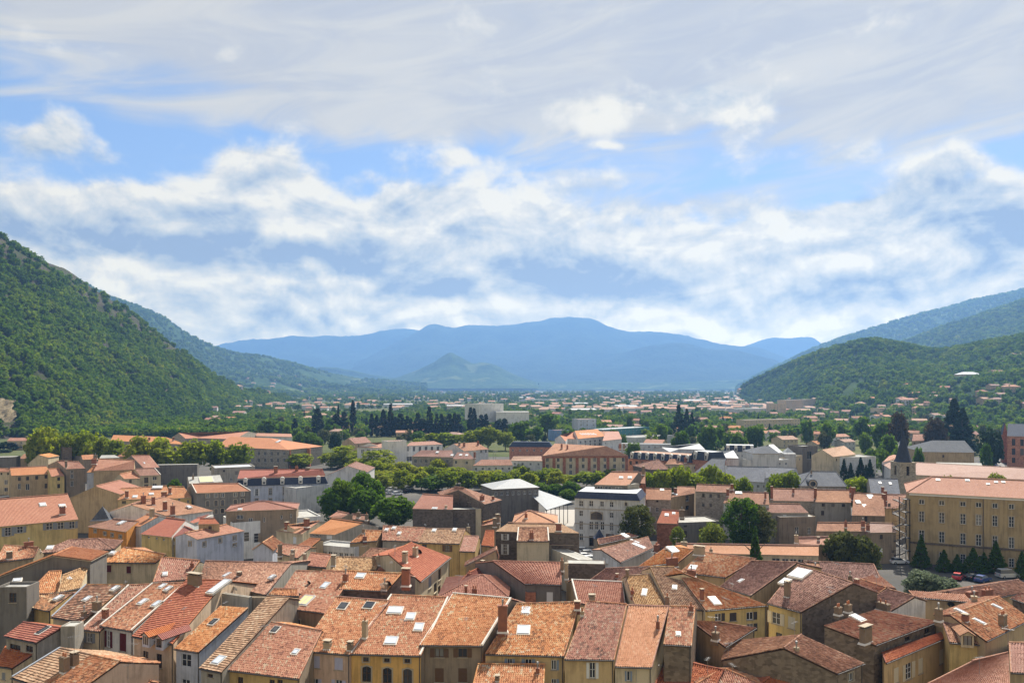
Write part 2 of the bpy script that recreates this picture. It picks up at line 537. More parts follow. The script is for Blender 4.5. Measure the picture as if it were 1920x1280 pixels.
def window(parent, loc, ang, w, h, style='p', color='white', far=False):
    """loc: centre of the opening on the outer wall face, local to parent; local -y looks out"""
    w = max(.3, round(w, 1)); h = max(.3, round(h, 1))
    brown = style in ('d', 'a') or color == 'brown'
    def frame():
        b = MB()
        t = .07
        y = .13
        for x in (-w / 2 + t / 2, w / 2 - t / 2): b.box((x, y, -h / 2), t, .06, h)
        for z in (-h / 2, h / 2 - t): b.box((0, y, z), w - 2 * t - .004, .06, t)
        if w > .55: b.box((0, y - .004, -h / 2 + t), .08, .06, h - 2 * t)
        if h > 1.2 and not far:
            for z in ((h * .02,) if h < 2 else (-h * .12, h * .18)):
                for q in (-1, 1): b.box((q * w / 4, y, z), w / 2 - .15, .045, .05)
        return b.mesh('window', [M_FRAMEB if brown else M_FRAME])
    o = obj('window', cached(('fr', w, h, brown, far), frame), parent, loc, ang)
    def pane():
        b = MB()
        b.face([(-w / 2, .165, -h / 2), (w / 2, .165, -h / 2), (w / 2, .165, h / 2), (-w / 2, .165, h / 2)])
        return b.mesh('pane', [M_GLASS])
    obj('pane', cached(('pn', w, h), pane), o)
    if far: return o
    def sill():
        b = MB()
        b.box((0, -.04, -h / 2 - .09), w + .24, .16, .088)
        return b.mesh('sill', [M_STONE])
    if style not in ('n',): obj('sill', cached(('si', w, h), sill), o)
    if style in ('s', 'r', 'l', 'c'):
        closed = style == 'c'
        def shutter():
            b = MB()
            sw = w / 2 - .01
            b.box((0, 0, -h / 2), sw, .04, h)
            n = max(2, int(h / .35))
            for i in range(n):
                b.box((0, -.0265, -h / 2 + h * (i + .18) / n), sw - .12, .012, h / n * .68)
            return b.mesh('shutter', [shut_mat(color)])
        me = cached(('sh', w, h, color), shutter)
        for q in (-1, 1):
            if (style == 'r' and q < 0) or (style == 'l' and q > 0): continue
            if closed: obj('shutter', me, o, (q * w / 4, .04, 0))
            else: obj('shutter', me, o, (q * (w * .75 + .03), -.035, 0), random.uniform(-.08, .08) * q)
    if style in ('f', 'a'):
        def sur():
            b = MB()
            t = .17
            for x in (-w / 2 - t / 2, w / 2 + t / 2): b.box((x, -.02, -h / 2), t, .08, h)
            if style == 'f': b.box((0, -.02, h / 2), w + 2 * t, .08, t)
            else:
                n = 8
                r0, r1 = w / 2, w / 2 + t
                rise = w * .22
                for i in range(n):
                    q0 = -1 + 2 * i / n; q1 = -1 + 2 * (i + 1) / n
                    def pt(q, k, y):
                        rr = w / 2 + (t if k else 0)
                        return (q * rr, y, h / 2 - rise + (rise + (t if k else 0)) * (1 - q * q) + (0 if k else 0))
                    b.face([pt(q0, 0, -.06), pt(q1, 0, -.06), pt(q1, 1, -.06), pt(q0, 1, -.06)])
                    b.face([pt(q0, 1, -.06), pt(q1, 1, -.06), pt(q1, 1, .02), pt(q0, 1, .02)])
                    b.face([pt(q0, 0, .1), pt(q1, 0, .1), pt(q1, 0, -.06), pt(q0, 0, -.06)])
                    # masonry between the arch and the square head
                    b.face([pt(q0, 0, -.01), pt(q1, 0, -.01), (q1 * w / 2, -.01, h / 2 + .02), (q0 * w / 2, -.01, h / 2 + .02)][::-1])
            return b.mesh('surround', [M_STONE])
        obj('surround', cached(('su', w, h, style), sur), o)
    return o


def wall_panel(mb, P, Q, z0, z1, holes=(), m=0, rev=.2):
    """vertical wall from P to Q (interior on the left) with real openings; holes = (s0, s1, za, zb)"""
    L = math.hypot(Q[0] - P[0], Q[1] - P[1])
    if L < .02: return
    dx, dy = (Q[0] - P[0]) / L, (Q[1] - P[1]) / L
    ix, iy = -dy, dx
    hs = []
    for (a, b, c, d) in holes:
        a = max(.05, a); b = min(L - .05, b); c = max(z0 + .05, c); d = min(z1 - .05, d)
        if b - a > .15 and d - c > .15: hs.append((a, b, c, d))
    def pt(s, z, k=0.0): return (P[0] + dx * s + ix * k, P[1] + dy * s + iy * k, z)
    xs = sorted({0.0, L, *[h[0] for h in hs], *[h[1] for h in hs]})
    zs = sorted({z0, z1, *[h[2] for h in hs], *[h[3] for h in hs]})
    for i in range(len(xs) - 1):
        run = None
        for j in range(len(zs) - 1):
            xm, zm = (xs[i] + xs[i + 1]) / 2, (zs[j] + zs[j + 1]) / 2
            if any(h[0] < xm < h[1] and h[2] < zm < h[3] for h in hs):
                if run is not None:
                    mb.face([pt(xs[i], run), pt(xs[i + 1], run), pt(xs[i + 1], zs[j]), pt(xs[i], zs[j])], m)
                run = None
            elif run is None: run = zs[j]
        if run is not None:
            mb.face([pt(xs[i], run), pt(xs[i + 1], run), pt(xs[i + 1], z1), pt(xs[i], z1)], m)
    for (a, b, c, d) in hs:
        mb.face([pt(a, c), pt(b, c), pt(b, c, rev), pt(a, c, rev)], m)
        mb.face([pt(a, d, rev), pt(b, d, rev), pt(b, d), pt(a, d)], m)
        mb.face([pt(a, c), pt(a, c, rev), pt(a, d, rev), pt(a, d)], m)
        mb.face([pt(b, c, rev), pt(b, c), pt(b, d), pt(b, d, rev)], m)


def pix_windows(blk, lst, P, Q):
    """windows given in pixels -> (s, z, w, h, style, color) on the vertical wall P-Q"""
    d = Vector((Q[0] - P[0], Q[1] - P[1], 0)).normalized()
    N = Vector((-d.y, d.x, 0))
    P3 = Vector((P[0], P[1], 0))
    L = (Vector((Q[0], Q[1], 0)) - P3).length
    res = []
    for e in lst:
        b = blk
        if isinstance(e[0], str) and e[0] in BL: b, e = e[0], e[1:]
        x, y, w, h = e[:4]
        st = e[4] if len(e) > 4 else 'p'
        co = e[5] if len(e) > 5 else 'white'
        l = on_plane(px(b, (x - w / 2, y)), P3, N); r = on_plane(px(b, (x + w / 2, y)), P3, N)
        t = on_plane(px(b, (x, y - h / 2)), P3, N); bo = on_plane(px(b, (x, y + h / 2)), P3, N)
        s = ((l + r) / 2 - P3).dot(d)
        W = min(abs((r - l).dot(d)), 3.0); Hh = min(abs(t.z - bo.z), 4.0)
        z = (t.z + bo.z) / 2
        if W / 2 + .1 < s < L - W / 2 - .1 and z - Hh / 2 > .3: res.append((s, z, W, Hh, st, co))
    return res


def auto_windows(L, ztop, spec):
    nc, nr = spec[0], spec[1]
    st = spec[2] if len(spec) > 2 else 'p'
    co = spec[3] if len(spec) > 3 else 'white'
    res = []
    for r in range(nr):
        z = ztop - 1.5 - 3.0 * r
        if z < 1.3: break
        for c in range(nc):
            s = L * (c + .5) / nc
            hh = 1.1 if r == 0 and st != 's' else 1.5
            sk = st
            if st == 's' and random.random() < .3: sk = 'c'
            if random.random() < .06: continue
            res.append((s, z, .95, hh, sk, co))
    return res


def put_windows(parent, P, Q, lst, o, far=False):
    d = Vector((Q[0] - P[0], Q[1] - P[1], 0)).normalized()
    a = math.atan2(d.y, d.x)
    for (s, z, w, h, st, co) in lst:
        window(parent, (P[0] + d.x * s - o.x, P[1] + d.y * s - o.y, z - o.z), a, w, h, st, co, far)


# ------------------------------------------------------------------ roofs
TW, TL = .26, .37


def slope_uv(pts, e0, e1, k=1.0):
    d = (e1 - e0).normalized()
    n = None
    for p in pts:
        q = (p - e0) - d * (p - e0).dot(d)
        if n is None or q.length > n.length: n = q
    n = n.normalized() if n.length > 1e-6 else Vector((0, 0, 1))
    return [((p - e0).dot(d) / TW / k, (p - e0).dot(n) / TL / k) for p in pts]


def tile_relief(name, quad, mat, o, style='canal', bilinear=True, poly=None):
    """corrugated clay tiles laid over a roof slope as real relief. quad = eave left, eave right, ridge right, ridge left"""
    a, b, c, d = [np.array(q, dtype=float) for q in quad]
    ex = b - a
    Lu = np.linalg.norm(ex); Lv = (np.linalg.norm(d - a) + np.linalg.norm(c - b)) / 2
    tw, tl = (.27, .38) if style == 'canal' else (.30, .40)
    nc = max(2, int(round(Lu / tw))); nr = max(2, int(round(Lv / tl)))
    if style == 'canal':
        T = np.array([0, .14, .32, .5, .68, .86]); Hh = np.array([-.058, -.050, .032, .062, .032, -.050]); lift = .032
    else:
        T = np.array([0, .25, .75]); Hh = np.array([.0, .022, .010]); lift = .07
    k = len(T)
    cols = (np.arange(nc)[:, None] + T[None]).ravel()
    cols = np.append(cols, nc)
    hh = np.append(np.tile(Hh, nc), Hh[0])
    ci = np.minimum(np.floor(cols + 1e-6).astype(int), nc - 1)
    rl = np.repeat(np.arange(nr), 2)
    rf = np.tile([0., 1.], nr)
    V_ = (rl + rf) / nr
    U_ = cols / nc
    jit = RNG.normal(0, .013 if style == 'canal' else .004, (nr, nc))
    lat = RNG.normal(0, .010, (nr, 1))
    Z = hh[None, :] + (1 - rf)[:, None] * lift + jit[rl][:, ci]
    Uj = np.clip(U_[None, :] + lat[rl] / Lu, -.002, 1.002)
    Vj = V_[:, None] + RNG.normal(0, .025, (nr, nc))[rl][:, ci] / Lv * (1 - rf)[:, None] + 0 * U_[None, :]
    # slow sag of an old roof
    ph = RNG.uniform(0, 6, 4)
    Z = Z + .05 * np.sin(Uj * Lu * .55 + ph[0]) * np.sin(V_[:, None] * math.pi)
    nrm = np.cross(b - a, d - a); nrm /= np.linalg.norm(nrm)
    if nrm[2] < 0: nrm = -nrm
    if bilinear:
        P = (a * (1 - Uj)[..., None] + b * Uj[..., None]) * (1 - Vj)[..., None] + (d * (1 - Uj)[..., None] + c * Uj[..., None]) * Vj[..., None]
    else:
        eu = ex / Lu; ev = np.cross(nrm, eu); 
        if ev[2] < 0: ev = -ev
        P = a + eu * (Uj * Lu)[..., None] + ev * (Vj * Lv)[..., None]
    P = P + nrm * (Z + .13)[..., None]
    nrow, ncol = P.shape[:2]
    idx = np.arange(nrow * ncol).reshape(nrow, ncol)
    Q = np.stack([idx[:-1, :-1], idx[:-1, 1:], idx[1:, 1:], idx[1:, :-1]], -1).reshape(-1, 4)
    cu = np.broadcast_to(cols[None, :], (nrow, ncol))
    cv = np.broadcast_to((rl + rf * .96 + .02)[:, None], (nrow, ncol))
    UV = np.stack([cu, cv], -1).reshape(-1, 2)
    Pf = P.reshape(-1, 3)
    if poly is not None:
        cen = Pf[Q].mean(1)
        keep = np.ones(len(Q), bool)
        pl = [np.array(q, float) for q in poly]
        pc = sum(pl) / len(pl)
        for i in range(len(pl)):
            p0, p1 = pl[i], pl[(i + 1) % len(pl)]
            nn = np.cross(p1 - p0, nrm)
            if np.dot(pc - p0, nn) < 0: nn = -nn
            nn /= np.linalg.norm(nn)
            keep &= (cen - p0) @ nn > -.06
        Q = Q[keep]
    me = np_mesh(name, Pf - np.array(o), Q, [mat], UV[Q].reshape(-1, 2))
    return me


def ridge_run(mb, p, q, r=.13, m=0):
    p = Vector(p); q = Vector(q)
    L = (q - p).length
    if L < .3: return
    n = max(1, int(L / .42))
    t = (q - p) / L
    s = Vector((-t.y, t.x, 0)).normalized()
    up = t.cross(s)
    if up.z < 0: up = -up
    for i in range(n):
        a = p + t * (L * i / n); b = p + t * (L * (i + 1) / n + .03)
        ra = r * random.uniform(.95, 1.08); rb = ra * .9
        k = 5
        A = [a + s * math.cos(math.pi * j / (k - 1)) * ra + up * (math.sin(math.pi * j / (k - 1)) * ra - .02) for j in range(k)]
        B = [b + s * math.cos(math.pi * j / (k - 1)) * rb + up * (math.sin(math.pi * j / (k - 1)) * rb - .02) for j in range(k)]
        uo = random.random() * 500
        for j in range(k - 1):
            mb.face([A[j], A[j + 1], B[j + 1], B[j]], m, [(uo, i + .1), (uo + .2, i + .1), (uo + .2, i + .9), (uo, i + .9)])
        mb.face(A[::-1], m, [(uo, i + .2)] * k)


def make_chimney(parent, loc, ang, w, d, h, kind, o, sink=.6):
    """brick or rendered stack with a stone slab on short legs or clay pots"""
    b = MB(o)
    if len(kind) == 1 and random.random() < .45: kind += random.choice('pm')
    body = {'b': 0, 'r': 1, 'l': 2}[kind[0]]
    b.box((loc[0], loc[1], loc[2] - sink), w, d, h + sink, ang, body, taper=.96)
    b.box((loc[0], loc[1], loc[2] + h - .16), w * 1.12, d * 1.14, .10, ang, body)
    b.box((loc[0], loc[1], loc[2] - .10), w * 1.25, d * 1.35, .22, ang, 4, taper=.85)
    ca, sa = math.cos(ang), math.sin(ang)
    if kind[-1] == 'p':
        n = 2 if w > .7 else 1
        for i in range(n):
            x = (i - (n - 1) / 2) * w * .45
            c = (loc[0] + ca * x, loc[1] + sa * x, loc[2] + h)
            b.cyl(c, (c[0], c[1], c[2] + .45), .13, .10, 8, 3)
    elif kind[-1] == 'm':
        c = (loc[0], loc[1], loc[2] + h)
        b.cyl(c, (c[0], c[1], c[2] + .5), .1, .1, 8, 5)
        b.cyl((c[0], c[1], c[2] + .5), (c[0], c[1], c[2] + .75), .17, .12, 10, 5)
    else:
        for x in (-.38, .38):
            for y in (-.36, .36):
                b.box((loc[0] + ca * x * w - sa * y * d, loc[1] + sa * x * w + ca * y * d, loc[2] + h), .12, .12, .2, ang, body)
        b.box((loc[0], loc[1], loc[2] + h + .2), w * 1.15, d * 1.2, .07, ang, 6)
    return b.build('chimney', [M_BRICKC, M_CHREN, M_CHLT, M_POT, M_MORTAR, M_METAL, M_STONE], parent)


def make_skylight(parent, c, d, n, w, h, o, kind='g', near=False):
    """roof window on the slope: c centre, d along the eave, n up the slope"""
    up = d.cross(n)
    if up.z < 0: up = -up
    b = MB(o)
    def q(x, y, z): return c + d * x + n * y + up * z
    def bar(x0, x1, y0, y1, z0, z1, m):
        P = [q(x0, y0, z0), q(x1, y0, z0), q(x1, y1, z0), q(x0, y1, z0), q(x0, y0, z1), q(x1, y0, z1), q(x1, y1, z1), q(x0, y1, z1)]
        for f in ((4, 5, 6, 7), (0, 1, 5, 4), (1, 2, 6, 5), (2, 3, 7, 6), (3, 0, 4, 7)): b.face([P[i] for i in f], m)
    t = .09
    X, Y = w / 2, h / 2
    z0, z1 = -.02, .34 if near else .2
    fm = 1 if kind in 'gwy' else 4
    bar(-X - .12, X + .12, -Y - .2, Y + .16, -.06, .26 if near else .1, 3)
    bar(-X, -X + t, -Y, Y, z0, z1, fm); bar(X - t, X, -Y, Y, z0, z1, fm)
    bar(-X + t, X - t, -Y, -Y + t, z0, z1 - .003, fm); bar(-X + t, X - t, Y - t, Y, z0, z1 - .003, fm)
    gm = {'g': 0, 'w': 2, 'y': 5, 'd': 6}[kind]
    b.face([q(-X + t, -Y + t, z1 - .03), q(X - t, -Y + t, z1 - .03), q(X - t, Y - t, z1 - .03), q(-X + t, Y - t, z1 - .03)], gm)
    if kind in 'wy' and w > 1.2: bar(-.03, .03, -Y + t, Y - t, z1 - .05, z1, fm)
    return b.build('skylight', [M_SKYGL, M_LEAD, M_SKYW, M_MORTAR, M_BLACK, M_SKYY, M_GLASS], parent)


NEAR = 165.0
STAT = []


def house(blk, A, B, C, D, ze=9.0, roof='old', wall='cream', label='', win=(), win1=(), win3=(), sky=(), ch=(), hips='', back=1.0,
          pitch=.33, auto=None, auto1=None, auto3=None, name='house', cat='house', group=None, over=.28, style='canal', verge='',
          rwhite=False, z0=0.0, flat=False, dorm=(), zr=None, quoin=None, tilek=1.0, gwall=None):
    pA, pB, pC, pD = [px(blk, q) for q in (A, B, C, D)]
    a, b = at_z(pA, ze), at_z(pB, ze)
    d = (b - a); d.z = 0; d.normalize()
    n = Vector((-d.y, d.x, 0))
    cm = at_z(((pC[0] + pD[0]) / 2, (pC[1] + pD[1]) / 2), ze)
    if (cm - a).dot(n) < 0:
        a, b = b, a; pC, pD = pD, pC
        win1, win3 = win3, win1; auto1, auto3 = auto3, auto1
        hips = ''.join({'L': 'R', 'R': 'L'}[q] for q in hips)
        verge = ''.join({'L': 'R', 'R': 'L'}.get(q, q) for q in verge)
        d = -d; n = -n
    N = Vector((-pitch * n.x, -pitch * n.y, 1.0))
    c, e = on_plane(pC, a, N), on_plane(pD, a, N)
    zr_ = (c.z + e.z) / 2 if zr is None else zr
    zr_ = max(zr_, ze + .25)
    if (c - a).dot(n) < .5 or (e - a).dot(n) < .5 or min(pC[1], pD[1]) < 800:
        dep = max(1.5, ((c - a).dot(n) + (e - a).dot(n)) / 2)
        s1 = (c - a).dot(d); s0 = (e - a).dot(d)
        c = a + d * s1 + n * dep; e = a + d * s0 + n * dep
        zr_ = ze + pitch * dep
    else:
        c, e = at_z(pC, zr_), at_z(pD, zr_)
    if hips:
        dep = ((c - a).dot(n) + (e - a).dot(n)) / 2
        c = a + d * (c - a).dot(d) + n * dep; e = a + d * (e - a).dot(d) + n * dep
    c.z = e.z = zr_
    dc, de = (c - a).dot(n), (e - a).dot(n)
    rise = zr_ - ze
    if 'R' in hips: rb = b + n * (2 * dc)
    else: rb = c + (c - b) * back; rb.z = zr_ - back * rise
    if 'L' in hips: lb = a + n * (2 * de)
    else: lb = e + (e - a) * back; lb.z = zr_ - back * rise
    dist = (a.y + b.y) / 2
    near = dist < NEAR
    STAT.append((label, round((b - a).length, 1), round(dc, 1), round(rise, 1), round(dist)))
    o = (a + b + rb + lb) / 4; o.z = z0
    root = empty(name, o, label, cat, group)
    # ---- walls
    si = .04
    fa = a + n * over + d * (over if 'L' in hips else si); fb = b + n * over - d * (over if 'R' in hips else si)
    if back > 0 or hips:
        wr = rb - n * over - d * (over if 'R' in hips else si); wl = lb - n * over + d * (over if 'L' in hips else si)
    else:
        wr = c - d * si - n * .05; wl = e + d * si - n * .05
    zt = ze + pitch * over - .10
    zb = (lb.z + rb.z) / 2 + (pitch * over if (back > 0) else 0) - .10
    W = MB(o)
    fw = pix_windows(blk, win, fa, fb) if win else []
    if auto: fw += auto_windows((fb - fa).length, zt, auto)
    rw = pix_windows(blk, win1, fb, wr) if win1 else []
    if auto1: rw += auto_windows((wr - fb).length, zt, auto1)
    lw = pix_windows(blk, win3, wl, fa) if win3 else []
    if auto3: lw += auto_windows((wl - fa).length, zt, auto3)
    def holes(l): return [(s - w / 2, s + w / 2, z - h / 2, z + h / 2) for (s, z, w, h, _, _) in l]
    wall_panel(W, fa, fb, z0, zt, holes(fw))
    for (P, Q, R, lst, hip) in ((fb, wr, c - d * si, rw, 'R' in hips), (wl, fa, e + d * si, lw, 'L' in hips)):
        zl = min(zt, zb)
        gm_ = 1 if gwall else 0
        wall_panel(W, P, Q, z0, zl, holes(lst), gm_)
        if not hip:
            t1 = zt if P is fb else zb
            t2 = zb if P is fb else zt
            top = [(P.x, P.y, zl), (Q.x, Q.y, zl)]
            if t2 > zl + .01: top.append((Q.x, Q.y, t2))
            if back > 0: top.append((R.x, R.y, zr_ - .10))
            if t1 > zl + .01: top.append((P.x, P.y, t1))
            if len(top) > 2: W.face(top, gm_)
    wall_panel(W, wr, wl, z0, zb)
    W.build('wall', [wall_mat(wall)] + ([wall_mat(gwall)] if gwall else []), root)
    far = dist > 260
    put_windows(root, fa, fb, fw, o, far); put_windows(root, fb, wr, rw, o, far); put_windows(root, wl, fa, lw, o, far)
    # ---- roof slab
    R_ = MB(o)
    faces = [([a, b, c, e], a, b)]
    if back > 0 or hips: faces.append(([rb, lb, e, c], rb, lb))
    if 'R' in hips: faces.append(([b, rb, c], b, rb))
    if 'L' in hips: faces.append(([lb, a, e], lb, a))
    th = Vector((0, 0, .13))
    for pts, e0, e1 in faces:
        if near and roof not in ('zinc', 'grey') and len(pts) == 4 and not hips and (pts[0] is not rb or (back > 0 and dist < 130)):
            # under the laid tiles: boarding that follows the slope
            def bl(i, j, p=pts): return p[0].lerp(p[1], i / 6).lerp(p[3].lerp(p[2], i / 6), j / 6) - th
            for i in range(6):
                for j in range(6): R_.face([bl(i, j + 1), bl(i + 1, j + 1), bl(i + 1, j), bl(i, j)], 1)
            continue
        uv = slope_uv(pts, e0, e1, tilek)
        tris = [(0, 1, 2)] if len(pts) == 3 else [(0, 1, 2), (0, 2, 3)]
        for t in tris:
            R_.face([pts[i] for i in t], 0, [uv[i] for i in t])
            R_.face([pts[i] - th for i in t][::-1], 1)
    loop = [a, b] + ([] if 'R' in hips else [c]) + ([rb, lb] if (back > 0 or hips) else []) + ([] if 'L' in hips else [e])
    for i in range(len(loop)):
        p, q = loop[i], loop[(i + 1) % len(loop)]
        R_.face([p - th, q - th, q, p], 1)
    fl = flat or style != 'canal'
    ro = R_.build('roof', [tile_mat(roof, False, fl), M_WOODD if near else M_STONE], root)
    ridge = MB(o)
    if near and roof not in ('zinc', 'grey'):
        tm = tile_mat(roof, True)
        for pts, e0, e1 in faces:
            back_face = pts[0] is rb
            if back_face and not (back > 0 and dist < 130): continue
            if len(pts) == 4 and not hips:
                me = tile_relief('roof_tiles', pts, tm, o, style)
            else:
                ed = (e1 - e0); L = ed.length
                dd = ed / L
                if len(pts) == 4: dep = max((p - e0 - dd * (p - e0).dot(dd)).length for p in pts)
                else: dep = (pts[2] - e0 - dd * (pts[2] - e0).dot(dd)).length
                if dep < .4 or L < .6: continue
                top = pts[2] - e0 - dd * (pts[2] - e0).dot(dd)
                top = top.normalized() * dep
                me = tile_relief('roof_tiles', [e0, e1, e1 + top, e0 + top], tm, o, style, False, pts)
            if len(me.polygons): tag(obj('roof_tiles', me, ro), kind='stuff')
    if dist < 330 and roof not in ('zinc', 'grey'):
        up = Vector((0, 0, .17 if near else .10))
        if back > 0 or hips: ridge_run(ridge, e + up, c + up, .14 if near else .17)
        if 'R' in hips: ridge_run(ridge, b + up, c + up, .13); ridge_run(ridge, rb + up, c + up, .13)
        if 'L' in hips: ridge_run(ridge, a + up, e + up, .13); ridge_run(ridge, lb + up, e + up, .13)
        if near and 'R' not in hips and 'x' not in verge: ridge_run(ridge, b - d * .06 + up * .6, c - d * .06 + up * .6, .10)
        if near and 'L' not in hips and 'x' not in verge: ridge_run(ridge, a + d * .06 + up * .6, e + d * .06 + up * .6, .10)
        if ridge.f:
            tag(ridge.build('ridge_tiles', [M_MORTAR if rwhite else tile_mat(roof, True)], ro), kind='stuff')
    for vk, p, q, sg in (('L', a, e, 1), ('R', b, c, -1)):
        if vk in verge:
            fbm = MB(o)
            u = Vector((0, 0, .15 if near else .08)); w_ = d * (.22 * sg)
            k0 = [p + u, p + w_ + u, q + w_ + u, q + u]
            if sg < 0: k0 = k0[::-1]
            hgt = Vector((0, 0, .14))
            fbm.face([x + hgt for x in k0])
            for i in range(4):
                x, y = k0[i], k0[(i + 1) % 4]
                fbm.face([x, y, y + hgt, x + hgt])
            fbm.build('verge_flashing', [M_LEAD if 'b' in verge else M_MORTAR], ro)
    if near:
        gm = MB(o)
        p, q = a - n * .09 + Vector((0, 0, .0)), b - n * .09 + Vector((0, 0, .0))
        gm.cyl(p, q, .075, .075, 8)
        gm.build('gutter', [M_GUT], ro)
        if dist < 140:
            dp = MB(o)
            c0 = fb - n * .07 - d * .15
            dp.cyl((c0.x, c0.y, z0), (c0.x, c0.y, zt), .055, .055, 8)
            dp.build('downpipe', [M_GUT], root)
    # ---- chimneys, skylights
    ns = Vector((n.x, n.y, pitch)).normalized()
    PN = Vector((-rise / max(.5, (dc + de) / 2) * n.x, -rise / max(.5, (dc + de) / 2) * n.y, 1.0))
    ang = math.atan2(d.y, d.x)
    for q in ch:
        bk = blk
        if isinstance(q[0], str) and q[0] in BL: bk, q = q[0], q[1:]
        P = on_plane(px(bk, q[:2]), a, PN)
        sc_ = P.y / F / BL[bk][2]
        kd = q[4] if len(q) > 4 else random.choice(['b', 'r', 'r', 'l', 'rp', 'bp', 'rm'])
        w_ = min(2.2, max(.45, q[2] * sc_))
        make_chimney(ro, P, ang, w_, min(w_, .75), max(.5, min(4.5, q[3] * sc_)), kd, o)
    slope_n = (Vector((n.x, n.y, 0)) - PN * (Vector((n.x, n.y, 0)).dot(PN) / PN.length_squared)).normalized()
    for q in sky:
        bk = blk
        if isinstance(q[0], str) and q[0] in BL: bk, q = q[0], q[1:]
        P = on_plane(px(bk, q[:2]), a, PN)
        t, bo = on_plane(px(bk, (q[0], q[1] - q[3] / 2)), a, PN), on_plane(px(bk, (q[0], q[1] + q[3] / 2)), a, PN)
        w_ = min(4.0, max(.45, q[2] * P.y / F / BL[bk][2])); h_ = min(4.0, max(.5, (t - bo).length))
        make_skylight(ro, P, d, slope_n, w_, h_, o, q[4] if len(q) > 4 else 'g', near)
    for q in dorm:
        P = on_plane(px(blk, q[:2]), a, PN)
        make_dormer(ro, P, d, n, q[2], q[3], roof, o, q[4] if len(q) > 4 else 'cream')
    return dict(root=root, roof=ro, a=a, b=b, c=c, e=e, d=d, n=n, o=o, PN=PN)


def make_dormer(parent, P, d, n, w, h, roof, o, wk):
    """small gabled roof dormer; P on the slope at the middle of its front sill"""
    b = MB(o)
    up = Vector((0, 0, 1))
    f = P
    L = h / .33 + .5
    def q(x, y, z): return f + d * x + n * y + up * z
    X = w / 2
    b.face([q(-X, 0, -.3), q(X, 0, -.3), q(X, 0, h), q(0, 0, h + w * .28), q(-X, 0, h)], 1)
    b.face([q(X, 0, -.3), q(X, L, h), q(X, 0, h)], 1)
    b.face([q(-X, 0, -.3), q(-X, 0, h), q(-X, L, h)], 1)
    b.face([q(-X * .62, -.02, .05), q(X * .62, -.02, .05), q(X * .62, -.02, h * .88), q(-X * .62, -.02, h * .88)], 2)
    for x in (-.62, 0, .62): b.box(q(X * x, -.035, .05), .07, .05, h * .83, math.atan2(d.y, d.x), 3)
    r = w * .34
    for s in (-1, 1):
        e0, e1, r0, r1 = q(s * (X + .25), -.3, h - .12), q(s * (X + .25), L, h - .12), q(0, -.3, h + r), q(0, L + .4, h + r)
        pts = [e0, e1, r1, r0] if s > 0 else [e1, e0, r0, r1]
        b.face(pts, 0, slope_uv(pts, pts[0], pts[1]))
        t = up * .1
        b.face([p - t for p in pts][::-1], 3)
        b.face([e0 - t, r0 - t, r0, e0] if s > 0 else [r0 - t, e0 - t, e0, r0], 3)
    return b.build('dormer', [tile_mat(roof, False), wall_mat(wk), M_GLASS, M_WOODD], parent)


def gable(blk, A, Fp, B, depth=9.0, ze=9.0, ang=0.0, roof='old', wall='cream', label='', win=(), ch=(), name='house', cat='house', group=None,
          z0=0.0):
    """house whose gable looks at the viewer: left eave A (at height ze), apex Fp, right eave B"""
    a = at_z(px(blk, A), ze)
    d = Vector((math.cos(ang), math.sin(ang), 0)); n = Vector((-d.y, d.x, 0))
    f, b = on_plane(px(blk, Fp), a, n), on_plane(px(blk, B), a, n)
    o = (a + b) / 2 + n * depth / 2; o.z = z0
    STAT.append((label, round((b - a).length, 1), round(f.z - a.z, 1), round(b.z, 1), round(a.y)))
    root = empty(name, o, label, cat, group)
    W = MB(o)
    zl = min(a.z, b.z) - .1
    fw = pix_windows(blk, win, a, b)
    wall_panel(W, a, b, z0, zl, [(s - w / 2, s + w / 2, z - h / 2, z + h / 2) for (s, z, w, h, _, _) in fw])
    g = [Vector((a.x, a.y, zl)), Vector((b.x, b.y, zl)), b - Vector((0, 0, .1)), f - Vector((0, 0, .1)), a - Vector((0, 0, .1))]
    W.face(g)
    W.face([p + n * depth for p in g][::-1])
    wall_panel(W, b, b + n * depth, z0, b.z - .1); wall_panel(W, b + n * depth, a + n * depth, z0, zl); wall_panel(W, a + n * depth, a, z0, a.z - .1)
    W.build('wall', [wall_mat(wall)], root)
    put_windows(root, a, b, fw, o, a.y > 260)
    R_ = MB(o)
    s1 = (f - a); s2 = (f - b)
    e1, e2 = a - s1.normalized() * .25, b - s2.normalized() * .25
    k = -n * .15; kk = n * (depth + .15); th = Vector((0, 0, .13))
    for pts in ([e1 + kk, e1 + k, f + k, f + kk], [e2 + k, e2 + kk, f + kk, f + k]):
        R_.face(pts, 0, slope_uv(pts, pts[0], pts[1]))
        R_.face([p - th for p in pts][::-1], 1)
        for i in range(4):
            p, q = pts[i], pts[(i + 1) % 4]
            R_.face([p - th, q - th, q, p], 1)
    ro = R_.build('roof', [tile_mat(roof, False), M_STONE], root)
    if a.y < NEAR:
        for pts in ([e1 + kk, e1 + k, f + k, f + kk], [e2 + k, e2 + kk, f + kk, f + k]):
            tag(obj('roof_tiles', tile_relief('roof_tiles', pts, tile_mat(roof, True), o), ro), kind='stuff')
    if a.y < 330:
        rr = MB(o)
        ridge_run(rr, f + k + Vector((0, 0, .1)), f + kk + Vector((0, 0, .1)), .15)
        tag(rr.build('ridge_tiles', [tile_mat(roof, True)], ro), kind='stuff')
    for q in ch:
        P = on_plane(px(blk, q[:2]), f, Vector((0, 0, 1))) if False else None
    return dict(root=root, roof=ro, o=o)


